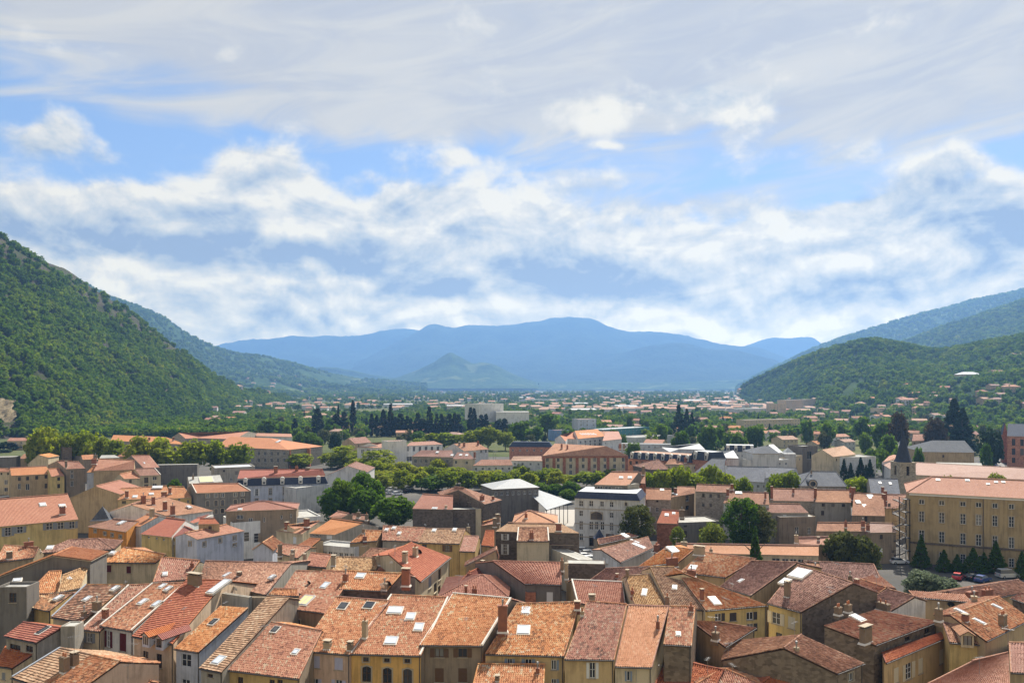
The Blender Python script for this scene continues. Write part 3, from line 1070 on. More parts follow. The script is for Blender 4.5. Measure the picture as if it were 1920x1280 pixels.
def block(blk, A, B, ztop=10.0, depth=8.0, wall='white', top='grey', label='', win=(), win1=(), win3=(), auto=None, auto1=None, name='house', cat='house',
          group=None, parapet=.35, z0=0.0, right=None):
    """flat roofed volume: A, B = its front top edge in pixels at height ztop"""
    a, b = at_z(px(blk, A), ztop), at_z(px(blk, B), ztop)
    d = (b - a).normalized(); n = Vector((-d.y, d.x, 0))
    r, l = b + n * depth, a + n * depth
    o = (a + b + r + l) / 4; o.z = z0
    STAT.append((label, round((b - a).length, 1), depth, ztop, round(a.y)))
    root = empty(name, o, label, cat, group)
    W = MB(o)
    fw = pix_windows(blk, win, a, b) if win else []
    if auto: fw += auto_windows((b - a).length, ztop - .3, auto)
    rw = pix_windows(blk, win1, b, r) if win1 else []
    if auto1: rw += auto_windows(depth, ztop - .3, auto1)
    lw = pix_windows(blk, win3, l, a) if win3 else []
    def holes(q): return [(s - w / 2, s + w / 2, z - h / 2, z + h / 2) for (s, z, w, h, _, _) in q]
    wall_panel(W, a, b, z0, ztop, holes(fw)); wall_panel(W, b, r, z0, ztop, holes(rw)); wall_panel(W, r, l, z0, ztop); wall_panel(W, l, a, z0, ztop, holes(lw))
    cs = [a, b, r, l]
    t = .22
    ins = [a + d * t + n * t, b - d * t + n * t, r - d * t - n * t, l + d * t - n * t]
    dn = Vector((0, 0, parapet))
    for i in range(4):
        j = (i + 1) % 4
        W.face([cs[i], cs[j], ins[j], ins[i]])
        W.face([ins[i], ins[j], ins[j] - dn, ins[i] - dn])
    W.build('wall', [wall_mat(wall)], root)
    R_ = MB(o)
    pts = [p - dn for p in ins]
    R_.face(pts, 0, slope_uv(pts, pts[0], pts[1], 3))
    R_.build('roof', [tile_mat(top, False, True)], root)
    far = a.y > 260
    put_windows(root, a, b, fw, o, far); put_windows(root, b, r, rw, o, far); put_windows(root, l, a, lw, o, far)
    return dict(root=root, a=a, b=b, d=d, n=n, o=o)

# ================================================================== LAND
def vnoise(x, y, seed):
    """smooth value noise on numpy arrays"""
    r = np.random.default_rng(seed)
    T = r.random((256, 256))
    xi = np.floor(x).astype(int); yi = np.floor(y).astype(int)
    fx = x - xi; fy = y - yi
    fx = fx * fx * (3 - 2 * fx); fy = fy * fy * (3 - 2 * fy)
    a = T[xi & 255, yi & 255]; b = T[(xi + 1) & 255, yi & 255]; c = T[xi & 255, (yi + 1) & 255]; d = T[(xi + 1) & 255, (yi + 1) & 255]
    return (a * (1 - fx) + b * fx) * (1 - fy) + (c * (1 - fx) + d * fx) * fy


def fbm(x, y, scale, octv=5, seed=1, ridged=False):
    t = np.zeros_like(x); a = 1.0; s = 0
    for i in range(octv):
        n = vnoise(x / scale * 2 ** i + 17 * i, y / scale * 2 ** i - 9 * i, seed + i)
        if ridged: n = 1 - np.abs(2 * n - 1)
        t += a * n; s += a; a *= .5
    return t / s - .5


def catmull(P, t):
    n = len(P)
    x = t * (n - 1)
    i = np.minimum(np.floor(x).astype(int), n - 2); f = (x - i)[:, None]
    f = f.reshape((-1,) + (1,) * (P.ndim - 1))
    p0, p1, p2, p3 = P[np.maximum(i - 1, 0)], P[i], P[i + 1], P[np.minimum(i + 2, n - 1)]
    return .5 * (2 * p1 + (p2 - p0) * f + (2 * p0 - 5 * p1 + 4 * p2 - p3) * f ** 2 + (3 * p1 - p0 - 3 * p2 + p3) * f ** 3)


HILLS = {}


def lattice(name, rows, nu, nv, amp, scale, mat, seed, foot=True, ridged=False, lift=0):
    """hillside through control points (photo px, photo py, metres away)"""
    P = np.array([[list(at_y((p[0], p[1]), p[2])) for p in r] for r in rows])
    G = catmull(P, np.linspace(0, 1, nv))
    G = np.swapaxes(catmull(np.swapaxes(G, 0, 1), np.linspace(0, 1, nu)), 0, 1)       # nv x nu x 3
    v = np.linspace(0, 1, nv)[:, None] * np.ones((1, nu))
    w = np.clip(v * 4, 0, 1) if foot else np.ones_like(v)
    G[..., 2] += fbm(G[..., 0], G[..., 1], scale, 6, seed, ridged) * amp * w
    G[..., 0] += fbm(G[..., 0] + 999, G[..., 1], scale, 5, seed + 50) * amp * .6 * w
    idx = np.arange(nu * nv).reshape(nv, nu)
    Q = np.stack([idx[:-1, :-1], idx[:-1, 1:], idx[1:, 1:], idx[1:, :-1]], -1).reshape(-1, 4)
    me = np_mesh(name, G.reshape(-1, 3), Q, [mat], None, True)
    o = obj(name, me)
    tag(o, kind='structure')
    HILLS[o.name] = (G, v)
    return o, G, v


def ground_mat():
    m, g, b = new_mat('valley_floor')
    tc = g.new('ShaderNodeTexCoord').outputs['Object']
    n1 = g.noise(tc, .006, 6, .6); n2 = g.noise(tc, .05, 5, .6); n3 = g.noise(tc, .9, 4, .6)
    c = g.ramp(n1, [(.32, (.035, .06, .018)), (.48, (.06, .085, .026)), (.60, (.12, .12, .045)), (.72, (.04, .07, .02))])
    c = g.mix(.35, c, g.ramp(n2, [(.35, (.04, .06, .02)), (.65, (.18, .16, .09))]))
    c = g.mix(.25, c, g.ramp(n3, [(.3, (.03, .045, .015)), (.7, (.16, .15, .09))]))
    g.set(b.inputs['Base Color'], c)
    b.inputs['Roughness'].default_value = 1
    b.inputs['Specular IOR Level'].default_value = .05
    return m


def paving_mat():
    m, g, b = new_mat('street_asphalt')
    tc = g.new('ShaderNodeTexCoord').outputs['Object']
    n1 = g.noise(tc, .05, 5, .6); n3 = g.noise(tc, 2.5, 4, .6)
    c = g.ramp(n1, [(.35, (.055, .054, .052)), (.6, (.11, .10, .09)), (.75, (.17, .155, .13))])
    g.set(b.inputs['Base Color'], g.mix(.3, c, g.ramp(n3, [(.3, (.04, .04, .04)), (.7, (.15, .14, .12))])))
    b.inputs['Roughness'].default_value = .95
    b.inputs['Specular IOR Level'].default_value = .15
    return m


def hill_mat(name, lo, hi, rock=None, tex=.02, bumpd=0.0, clear=None):
    m, g, b = new_mat(name)
    tc = g.new('ShaderNodeTexCoord').outputs['Object']
    n1 = g.noise(tc, tex, 8, .68); n2 = g.noise(tc, tex * 9, 5, .65)
    c = g.mix(g.sstep(g.m('ADD', g.m('MULTIPLY', n1, .6), g.m('MULTIPLY', n2, .4)), .38, .62), lo, hi)
    if clear:
        c = g.mix(g.sstep(g.noise(tc, tex * .35, 4, .5), .58, .66), c, clear)
    if rock:
        r = g.noise(g.v('MULTIPLY', tc, (1, 1, 2.5)), .09, 7, .72)
        c = g.mix(g.sstep(r, .42, .56), c, g.ramp(g.noise(tc, .5, 5, .7), [(.3, (.022, .02, .018)), (.5, (.06, .05, .042)), (.7, (.13, .11, .09))]))
    g.set(b.inputs['Base Color'], c)
    b.inputs['Roughness'].default_value = 1
    b.inputs['Specular IOR Level'].default_value = .03
    if bumpd:
        bp = g.new('ShaderNodeBump')
        bp.inputs['Strength'].default_value = 1
        bp.inputs['Distance'].default_value = bumpd
        g.set(bp.inputs['Height'], g.m('ADD', n1, g.m('MULTIPLY', n2, .5)))
        g.l.new(bp.outputs[0], b.inputs['Normal'])
    return m


def sheet(name, pts, z, mat, cut=1):
    b = MB()
    b.face([(p[0], p[1], z) for p in pts])
    return tag(b.build(name, [mat]), kind='structure')


sheet('ground', [(-13500, -300), (13500, -300), (13500, 14600), (-13500, 14600)], 0, ground_mat())
M_PAVE = paving_mat()
sheet('street', [(-115, 40), (115, 40), (330, 470), (-290, 470)], .012, M_PAVE)

M_WOODS = hill_mat('wooded_slope', (.018, .035, .010), (.045, .075, .02), tex=.02)
M_WROCK = hill_mat('rocky_wooded_slope', (.03, .038, .016), (.06, .07, .028), True, .02)
M_FAR = hill_mat('far_forest', (.010, .022, .012), (.035, .055, .026), tex=.004, bumpd=30)
M_HILL2 = hill_mat('middle_forest', (.020, .042, .012), (.06, .10, .024), tex=.012, bumpd=14, clear=(.12, .15, .05))


def toe(p, d): return (p, HY + H * F / d, d)


# steep wooded hill on the left with its rocky crest
LX = [-420, -200, -60, 40, 130, 220, 300, 370, 430, 480, 540]
ld = [520, 560, 600, 640, 700, 790, 900, 1060, 1300, 1560, 1900]
rows = [[toe(p, d) for p, d in zip(LX, ld)]]
ridge_y = [250, 345, 405, 455, 510, 572, 632, 680, 722, 743, 752]
ridge_d = [880, 900, 930, 980, 1050, 1140, 1250, 1400, 1560, 1760, 2000]
for t in (.2, .45, .72):
    rows.append([])
    for i, p in enumerate(LX):
        y0 = HY + H * F / ld[i]
        tt = t ** .92
        rows[-1].append((p, y0 + (ridge_y[i] - y0) * tt, ld[i] + (ridge_d[i] - ld[i]) * t))
rows.append([(p, y, d) for p, y, d in zip(LX, ridge_y, ridge_d)])
rows.append([(p + 60, y + 60, d * 1.35) for p, y, d in zip(LX, ridge_y, ridge_d)])
hill_left, GL, VL = lattice('hill_left', rows, 280, 140, 46, 150, M_WROCK, 3)

# second hill behind it, falling to the valley
X2 = [60, 180, 255, 300, 350, 395, 440, 500, 560, 620, 700, 800]
y2 = [500, 545, 576, 594, 628, 652, 662, 668, 682, 702, 716, 722]
d2 = [q * 1.3 for q in (2600, 2700, 2800, 2900, 3000, 3150, 3300, 3450, 3600, 3800, 4000, 4200)]
t2 = [q * 1.15 for q in (1700, 1750, 1800, 1850, 1900, 1950, 2050, 2200, 2350, 2500, 2800, 3100)]
rows = [[toe(p, d) for p, d in zip(X2, t2)]]
for t in (.33, .66):
    rows.append([(p, (HY + H * F / t2[i]) + (y2[i] - (HY + H * F / t2[i])) * t ** 1.15, t2[i] + (d2[i] - t2[i]) * t) for i, p in enumerate(X2)])
rows.append([(p, y, d) for p, y, d in zip(X2, y2, d2)])
rows.append([(p, y + 40, d * 1.3) for p, y, d in zip(X2, y2, d2)])
hill_mid, G2, V2 = lattice('hill_behind', rows, 200, 90, 60, 260, M_HILL2, 13)

# wooded knoll and slope on the right
XR = [1388, 1422, 1456, 1506, 1570, 1640, 1700, 1760, 1840, 1930, 2060, 2300]
tr = [2150, 2000, 1750, 1400, 1120, 980, 900, 860, 800, 760, 720, 700]
ym = [736, 728, 722, 722, 722, 720, 722, 728, 724, 716, 706, 690]
dm = [2200, 2120, 1950, 1650, 1400, 1280, 1200, 1150, 1080, 1040, 1000, 980]
yr = [732, 712, 696, 674, 652, 642, 652, 662, 650, 632, 606, 570]
dr = [2250, 2220, 2120, 1950, 1780, 1680, 1650, 1620, 1560, 1500, 1450, 1400]
rows = [[toe(p, d) for p, d in zip(XR, tr)],
        [(p, (HY + H * F / tr[i]) * .45 + ym[i] * .55, tr[i] * .45 + dm[i] * .55) for i, p in enumerate(XR)],
        [(p, y, d) for p, y, d in zip(XR, ym, dm)],
        [(p, ym[i] * .4 + yr[i] * .6, dm[i] * .45 + dr[i] * .55) for i, p in enumerate(XR)],
        [(p, y, d) for p, y, d in zip(XR, yr, dr)],
        [(p, y + (34 if p < 1690 else 6), d * 1.22) for p, y, d in zip(XR, yr, dr)]]
hill_right, GR, VR = lattice('hill_right', rows, 220, 120, 14, 130, M_WOODS, 23)

# higher ridges behind the right slope
XH = [1380, 1450, 1520, 1580, 1640, 1700, 1760, 1820, 1860, 1920, 2050, 2300]
yh = [728, 692, 657, 636, 618, 600, 584, 568, 558, 541, 505, 450]
rows = [[(p, y + 95, 3900) for p, y in zip(XH, yh)], [(p, y + 45, 4700) for p, y in zip(XH, yh)], [(p, y, 5500) for p, y in zip(XH, yh)], [(p, y + 30, 6800) for p, y in zip(XH, yh)]]
_, GH, VH = lattice('hill_ridge', rows, 200, 70, 70, 380, M_HILL2, 33)
XN = [1560, 1620, 1690, 1750, 1810, 1870, 1930, 2050, 2300]
yn = [690, 664, 638, 616, 594, 574, 556, 520, 460]
rows = [[(p, y + 110, 2500) for p, y in zip(XN, yn)], [(p, y + 55, 3000) for p, y in zip(XN, yn)], [(p, y + 8, 3500) for p, y in zip(XN, yn)], [(p, y + 40, 4000) for p, y in zip(XN, yn)]]
hill_spur, GS, VS = lattice('hill_spur', rows, 180, 70, 40, 240, M_HILL2, 43)


def mountain(name, pts, depth, seed, back=1.25, front=.72, amp=70, mat=None, basey=724, scale=700):
    if depth > 4000: depth *= 1.5; amp *= 1.5; scale *= 1.5
    X = [p[0] for p in pts]
    rows = [[(p[0], basey, depth * front) for p in pts],
            [(p[0], basey + (p[1] - basey) * .30, depth * (front * .62 + .38)) for p in pts],
            [(p[0], basey + (p[1] - basey) * .68, depth * (front * .28 + .72)) for p in pts],
            [(p[0], p[1], depth) for p in pts],
            [(p[0], basey + (p[1] - basey) * .4, depth * back) for p in pts]]
    lattice(name, rows, 260, 70, amp, scale, mat or M_FAR, seed, True, True)


mountain('mountain_far', [(330, 672), (400, 656), (470, 645), (545, 634), (600, 636), (660, 634), (720, 628), (780, 622), (840, 640), (900, 660)], 7600, 61, amp=110)
mountain('mountain_peak', [(1290, 690), (1340, 668), (1390, 654), (1440, 638), (1480, 636), (1520, 634), (1540, 644), (1580, 668), (1640, 690)], 8200, 63, 1.1, .85, amp=60)
mountain('mountain_main', [(600, 716), (660, 692), (710, 664), (760, 638), (810, 617), (845, 622), (880, 612), (940, 608), (1000, 604), (1070, 604), (1120, 608), (1180, 621),
                           (1250, 634), (1300, 648), (1360, 656), (1420, 664), (1460, 676), (1520, 694), (1620, 712)], 6900, 65, 1.15, .70, amp=150, scale=900)
mountain('mountain_spur', [(930, 724), (1000, 712), (1080, 692), (1160, 668), (1230, 652), (1285, 648), (1340, 656), (1400, 664), (1440, 674), (1500, 700), (1560, 716)], 5800, 67, 1.15, .80, amp=70)
mountain('mountain_foothill', [(470, 716), (540, 700), (600, 690), (660, 696), (720, 708), (800, 714), (900, 718), (1000, 720), (1100, 716), (1250, 718), (1400, 714), (1500, 716), (1600, 720)], 4700, 69, 1.1, .92, amp=30, mat=M_HILL2, basey=730)
mountain('cone_hill', [(690, 722), (735, 712), (775, 698), (808, 682), (832, 667), (845, 662), (858, 668), (885, 682), (905, 680), (930, 686), (965, 704), (1010, 720)], 4300, 71, 1.12, .86, amp=26, mat=M_HILL2, basey=728, scale=300)


# quarry face at the foot of the left hill
def cliff():
    m, g, b = new_mat('quarry_rock')
    tc = g.new('ShaderNodeTexCoord').outputs['Object']
    n = g.noise(g.v('MULTIPLY', tc, (1, 1, .35)), .22, 7, .7)
    g.set(b.inputs['Base Color'], g.ramp(n, [(.3, (.05, .04, .022)), (.5, (.16, .12, .062)), (.7, (.33, .265, .15))]))
    b.inputs['Roughness'].default_value = 1
    P = np.array([[list(at_y((x, y), d)) for x in np.linspace(-14, 27, 40)] for y, d in zip(np.linspace(792, 746, 36), np.linspace(618, 656, 36))])
    P[..., 1] += fbm(P[..., 0] * 1.0, P[..., 2] * .4, 9, 5, 5, True) * 16
    idx = np.arange(36 * 40).reshape(36, 40)
    Q = np.stack([idx[:-1, :-1], idx[:-1, 1:], idx[1:, 1:], idx[1:, :-1]], -1).reshape(-1, 4)
    U, V = np.meshgrid(np.linspace(-1, 1, 40), np.linspace(-1, 1, 36))
    ins = (U ** 2 + V ** 2 + fbm(P[..., 0], P[..., 2], 8, 4, 15) * 1.6 < .95).ravel()
    Q = Q[ins[Q].all(1)]
    tag(obj('cliff', np_mesh('cliff', P.reshape(-1, 3), Q, [m])), kind='structure')
cliff()


# ================================================================== FOLIAGE
def leaf_mat(name, stops, trans=.35):
    m, g, b = new_mat(name)
    oi = g.new('ShaderNodeObjectInfo').outputs['Random']
    tc = g.new('ShaderNodeTexCoord').outputs['Object']
    ge = g.new('ShaderNodeNewGeometry').outputs['Random Per Island']
    loc = g.new('ShaderNodeObjectInfo').outputs['Location']
    pn = g.noise(loc, .011, 3, .6)
    f = g.m('ADD', g.m('ADD', g.m('MULTIPLY', oi, .48), g.m('MULTIPLY', ge, .30)), g.m('MULTIPLY', g.m('SUBTRACT', pn, .38), 1.0), clamp=True)
    c = g.ramp(f, stops)
    g.set(b.inputs['Base Color'], c)
    b.inputs['Roughness'].default_value = .75
    b.inputs['Specular IOR Level'].default_value = .12
    t = g.new('ShaderNodeBsdfTranslucent')
    hs = g.new('ShaderNodeHueSaturation')
    hs.inputs['Saturation'].default_value = 1.1
    hs.inputs['Value'].default_value = 1.25
    g.set(hs.inputs['Color'], c)
    g.l.new(hs.outputs[0], t.inputs[0])
    mx = g.new('ShaderNodeMixShader')
    mx.inputs[0].default_value = trans
    g.l.new(b.outputs[0], mx.inputs[1]); g.l.new(t.outputs[0], mx.inputs[2])
    g.l.new(mx.outputs[0], m.node_tree.nodes['Material Output'].inputs[0])
    return m


LEAF = dict(
    forest=leaf_mat('leaves_forest', [(0, (.030, .066, .011)), (.35, (.068, .130, .014)), (.65, (.130, .196, .020)), (.9, (.20, .25, .028)), (1, (.29, .27, .04))], .5),
    plane=leaf_mat('leaves_plane', [(0, (.12, .17, .018)), (.5, (.195, .24, .026)), (1, (.30, .30, .04))], .5),
    green=leaf_mat('leaves_green', [(0, (.045, .092, .013)), (.5, (.078, .140, .017)), (1, (.130, .190, .024))], .5),
    lime=leaf_mat('leaves_lime', [(0, (.12, .16, .025)), (1, (.22, .24, .045))]),
    olive=leaf_mat('leaves_olive', [(0, (.055, .070, .018)), (1, (.11, .115, .030))]),
    dark=leaf_mat('leaves_dark', [(0, (.014, .032, .014)), (1, (.036, .064, .024))], .25),
    cyp=leaf_mat('leaves_cypress', [(0, (.009, .020, .011)), (1, (.020, .036, .018))], .12),
    bronze=leaf_mat('leaves_bronze', [(0, (.045, .034, .020)), (1, (.075, .055, .028))], .3),
    silver=leaf_mat('leaves_silver', [(0, (.085, .115, .060)), (1, (.17, .20, .12))]),
)
M_BARK = plain('bark', (.11, .085, .06), .95, 0, .35)


def leaf_quads(C, Nn, size, rng):
    """one bent-free quad per centre, roughly facing Nn"""
    n = len(C)
    Nn = Nn + rng.normal(0, .55, (n, 3))
    Nn /= np.linalg.norm(Nn, axis=1)[:, None] + 1e-9
    r = rng.normal(0, 1, (n, 3))
    u = np.cross(Nn, r); u /= np.linalg.norm(u, axis=1)[:, None] + 1e-9
    v = np.cross(Nn, u)
    s = (size * rng.uniform(.6, 1.35, n))[:, None]
    V = np.stack([C - u * s - v * s * .62, C + u * s - v * s * .62, C + u * s * .7 + v * s * .62, C - u * s * .7 + v * s * .62], 1).reshape(-1, 3)
    return V, np.arange(n * 4).reshape(n, 4)


def crown_mesh(name, seed, kind, n_clump, per, leaf, mat):
    """unit crown: about 1 wide in radius; height per kind; foot of the crown at z = 0"""
    r = np.random.default_rng(seed)
    if kind == 'round':      # broad crown of many clumps with gaps
        cs = []
        while len(cs) < n_clump:
            p = r.uniform(-1, 1, 3)
            q = np.array([p[0], p[1], p[2]])
            if np.linalg.norm(q) < 1 and np.linalg.norm(q) > .42: cs.append(q)
        cs = np.array(cs)
        lob = 1 + .22 * np.sin(np.arctan2(cs[:, 1], cs[:, 0]) * r.integers(2, 5) + r.uniform(0, 6))
        cs[:, :2] *= (lob * .80)[:, None]
        cs[:, 2] = cs[:, 2] * .78 + .95
        rad = r.uniform(.14, .31, n_clump)
    elif kind == 'cypress':
        t = r.uniform(0, 1, n_clump)
        w = np.minimum(1, (1 - t) * 2.2) ** .8 * np.minimum(1, .55 + t * 2.5)
        a = r.uniform(0, 6.28, n_clump)
        cs = np.stack([np.cos(a) * w * .72, np.sin(a) * w * .72, t * 6.0], 1)
        rad = r.uniform(.26, .42, n_clump)
    elif kind == 'conifer':
        t = r.uniform(0, 1, n_clump) ** 1.2
        lay = np.floor(t * 9) / 9
        w = (1 - t) * .9 * (1 - .35 * ((t * 9) % 1))
        a = r.uniform(0, 6.28, n_clump)
        cs = np.stack([np.cos(a) * w, np.sin(a) * w, .2 + t * 3.3], 1)
        rad = r.uniform(.10, .22, n_clump) * (1.3 - t)
    else:                    # loose upright crown
        t = r.uniform(0, 1, n_clump)
        w = np.sin(np.clip(t, .05, 1) * 2.8) ** .7
        a = r.uniform(0, 6.28, n_clump)
        k = r.uniform(.2, 1, n_clump) ** .6
        cs = np.stack([np.cos(a) * w * k, np.sin(a) * w * k, .1 + t * 2.6], 1)
        rad = r.uniform(.18, .34, n_clump)
    d = r.normal(0, 1, (n_clump, per, 3))
    d[..., 2] += .25
    d /= np.linalg.norm(d, axis=2)[..., None]
    C = cs[:, None] + d * rad[:, None, None] * r.uniform(.72, 1.08, (n_clump, per, 1))
    V, Q = leaf_quads(C.reshape(-1, 3), d.reshape(-1, 3), leaf, r)
    return np_mesh(name, V, Q, [mat])


def proto(mesh):
    return bpy.data.objects.new(mesh.name, mesh)


FOREST = [proto(crown_mesh('forest_crown', 100 + i, 'round', 34, 13, .15, LEAF['forest'])) for i in range(5)]
FORESTF = [proto(crown_mesh('forest_crown', 130 + i, 'round', 20, 10, .21, LEAF['forest'])) for i in range(3)]
DARKF = [proto(crown_mesh('forest_fir', 150 + i, 'conifer', 60, 6, .16, LEAF['dark'])) for i in range(2)]


def scatter(name, pts, sc, protos, label, cat, seed=0):
    """a wood that reads as one mass: crowns placed on points by geometry nodes"""
    pts = np.asarray(pts, np.float32)
    coll = bpy.data.collections.new(name + '_crowns')
    for p in protos: coll.objects.link(p) if p.name not in coll.objects else None
    me = bpy.data.meshes.new(name)
    me.vertices.add(len(pts)); me.vertices.foreach_set('co', pts.ravel())
    at = me.attributes.new('size', 'FLOAT', 'POINT')
    at.data.foreach_set('value', np.asarray(sc, np.float32))
    o = obj(name, me)
    ng = bpy.data.node_groups.new(name, 'GeometryNodeTree')
    ng.interface.new_socket('Geometry', in_out='INPUT', socket_type='NodeSocketGeometry')
    ng.interface.new_socket('Geometry', in_out='OUTPUT', socket_type='NodeSocketGeometry')
    N, L = ng.nodes, ng.links
    i, u = N.new('NodeGroupInput'), N.new('NodeGroupOutput')
    ci = N.new('GeometryNodeCollectionInfo')
    ci.inputs[0].default_value = coll
    ci.inputs['Separate Children'].default_value = True
    ci.inputs['Reset Children'].default_value = True
    ip = N.new('GeometryNodeInstanceOnPoints')
    ip.inputs['Pick Instance'].default_value = True
    rv = N.new('FunctionNodeRandomValue'); rv.data_type = 'FLOAT_VECTOR'
    rv.inputs[0].default_value = (-.08, -.08, 0); rv.inputs[1].default_value = (.08, .08, 6.28)
    rv.inputs['Seed'].default_value = seed
    na = N.new('GeometryNodeInputNamedAttribute'); na.data_type = 'FLOAT'
    na.inputs[0].default_value = 'size'
    ri = N.new('FunctionNodeRandomValue'); ri.data_type = 'INT'
    ri.inputs[4].default_value = 0; ri.inputs[5].default_value = len(protos) - 1
    ri.inputs['Seed'].default_value = seed + 5
    L.new(i.outputs[0], ip.inputs['Points']); L.new(ci.outputs[0], ip.inputs['Instance'])
    L.new(ri.outputs[2], ip.inputs['Instance Index'])
    L.new(rv.outputs[0], ip.inputs['Rotation']); L.new(na.outputs[0], ip.inputs['Scale'])
    L.new(ip.outputs[0], u.inputs[0])
    md = o.modifiers.new('crowns', 'NODES'); md.node_group = ng
    return tag(o, label, cat, kind='stuff')


def on_grid(G, n, vlo, vhi, seed, keep=None):
    r = np.random.default_rng(seed)
    nv, nu = G.shape[:2]
    i = r.uniform(vlo * (nv - 1), vhi * (nv - 1) - 1.001, n * 3); j = r.uniform(0, nu - 1.001, n * 3)
    i0, j0 = i.astype(int), j.astype(int)
    # weight by cell area
    e1 = G[i0 + 1, j0] - G[i0, j0]; e2 = G[i0, j0 + 1] - G[i0, j0]
    ar = np.linalg.norm(np.cross(e1, e2), axis=1)
    ok = r.uniform(0, 1, len(i)) < ar / np.quantile(ar, .97)
    fi, fj = (i - i0)[:, None], (j - j0)[:, None]
    P = (G[i0, j0] * (1 - fj) + G[i0, j0 + 1] * fj) * (1 - fi) + (G[i0 + 1, j0] * (1 - fj) + G[i0 + 1, j0 + 1] * fj) * fi
    vv = i / (nv - 1)
    if keep is not None: ok &= keep(P, vv, r)
    return P[ok][:n], vv[ok][:n]


def in_view(P, m=260):
    x = CX + F * P[:, 0] / P[:, 1]
    return (x > -m) & (x < 1920 + m)


def left_keep(P, v, r):
    crest = fbm(P[:, 0], P[:, 1], 60, 4, 77)
    bare = np.clip((v - .69) / .08 + crest * 2.0, 0, .86)
    cliff = fbm(P[:, 0], P[:, 2] * 2, 45, 4, 88) > .19
    qx = CX + F * P[:, 0] / P[:, 1]; qy = HY - F * (P[:, 2] - H) / P[:, 1]
    ln = 818 - (qx - 225) * .16
    road = (qx > 222) & (qx < 450) & (qy > ln - 3) & (qy < ln + 17)
    quarry = (qx > 0) & (qx < 30) & (qy > 770) & (qy < 812)
    return in_view(P) & ~road & ~quarry & (r.uniform(0, 1, len(P)) > bare) & ~(cliff & (v < .6) & (r.uniform(0, 1, len(P)) < .8))


P, v = on_grid(GL, 11000, .0, .86, 5, left_keep)
s = RNG.uniform(2.4, 5.4, len(P)) + 3.2 * np.clip(fbm(P[:, 0], P[:, 1], 70, 4, 41) * 2 + .4, 0, 1) * RNG.uniform(.3, 1, len(P)) * np.where(v > .67, .5, 1.0) * np.where(v < .12, 1.1, 1)
P[:, 2] -= s * .25
scatter('hillside_forest', P, s, FOREST, 'dense green wood covering the steep rocky hillside', 'forest', 1)
P, v = on_grid(GR, 9000, .0, .97, 6, lambda P, v, r: in_view(P) & ~((fbm(P[:, 0], P[:, 1], 150, 4, 91) > .27) & (v < .4)) & (r.uniform(0, 1, len(P)) > np.where((v < .42) & (P[:, 0] / P[:, 1] > .40), .45, 0)))
s = RNG.uniform(3.6, 6.6, len(P)); P[:, 2] -= s * .3
scatter('knoll_forest', P, s, FOREST, 'rounded wood on the knoll above the villas', 'forest', 2)
P, v = on_grid(G2, 7000, .0, .85, 7, lambda P, v, r: in_view(P) & (fbm(P[:, 0], P[:, 1], 330, 4, 93) < .13))
s = RNG.uniform(5.5, 10.5, len(P)); P[:, 2] -= s * .35
scatter('second_hill_forest', P, s, FORESTF, 'bluish wood on the second hill falling to the valley', 'forest', 3)
P, v = on_grid(GS, 6000, .0, .8, 8, lambda P, v, r: in_view(P) & (fbm(P[:, 0], P[:, 1], 330, 4, 95) < .2))
s = RNG.uniform(7, 12, len(P)); P[:, 2] -= s * .35
scatter('spur_forest', P, s, FORESTF, 'hazy wood on the long spur behind the villas', 'forest', 4)

P, v = on_grid(GH, 7000, .0, .8, 9, lambda P, v, r: in_view(P))
s = RNG.uniform(9, 15, len(P)); P[:, 2] -= s * .4
scatter('ridge_forest', P, s, FORESTF, 'blue distant wood along the high right ridge', 'forest', 5)

HB = {}
for nm in ('hill_left', 'hill_right', 'hill_behind'):
    me = bpy.data.objects[nm].data
    HB[nm] = BVHTree.FromPolygons([v.co.copy() for v in me.vertices], [tuple(p.vertices) for p in me.polygons])


def ground_at(x, y):
    z = 0.0
    for b in HB.values():
        h = b.ray_cast(Vector((x, y, 900)), Vector((0, 0, -1)))
        if h[0] is not None: z = max(z, h[0].z)
    return z


def land_hit(p):
    """where the view ray through a photo pixel meets the land"""
    d = ray(p)
    best = None
    if d.z < -1e-5: best = CAM + d * (-H / d.z)
    for b in HB.values():
        h = b.ray_cast(CAM, d.normalized())
        if h[0] is not None and (best is None or (h[0] - CAM).length < (best - CAM).length): best = h[0]
    return best

# ================================================================== THE OLD TOWN, nearest roofs first
# --- foreground, left
house('K0', (130, 1145), (420, 1240), (1030, 895), (670, 815), 8, 'tan', 'pink', 'ochre striped flat-tiled roof carrying two slab chimneys', style='flat',
      ch=[(725, 1075, 95, 175, 'r'), (835, 1010, 75, 140, 'r')], verge='Lb')
house('K0', (420, 1240), (838, 1330), (1350, 965), (1030, 895), 8, 'old', 'pink', 'orange canal-tiled roof joined to the ochre striped roof, pink gable end')
house('K0', (1150, 1260), (1560, 1330), (1700, 1190), (1350, 1098), 5.5, 'bright', 'pink', 'low orange roof below the pink gable end', back=.8)
house('K0', (45, 680), (400, 755), (680, 590), (260, 525), 9, 'red', 'grey', 'small red-roofed house with open loggia and grey side wall', style='flat',
      win=[(170, 800, 120, 70, 'd'), (330, 815, 80, 70, 'd')], sky=[(490, 620, 60, 60, 'd')])
house('K0', (-60, 1010), (130, 1040), (390, 870), (60, 790), 6.3, 'red', 'cream', 'dark red lean-to roof under the loggia', style='flat', back=0, win=[(40, 1120, 40, 80, 'c', 'grey')])
block('K0', (682, 560), (842, 560), 10.5, 2.2, 'grey', 'grey', 'grey rendered stair block with a flat stone cap', name='stair_tower', cat='tower', parapet=.1)
block('K0', (-40, 120), (300, 118), 13, 3.2, 'dgrey', 'grey', 'dark grey house wall with a red drainpipe and covered balcony', win=[(145, 240, 80, 110, 'd'), (275, 215, 60, 100, 'd')])
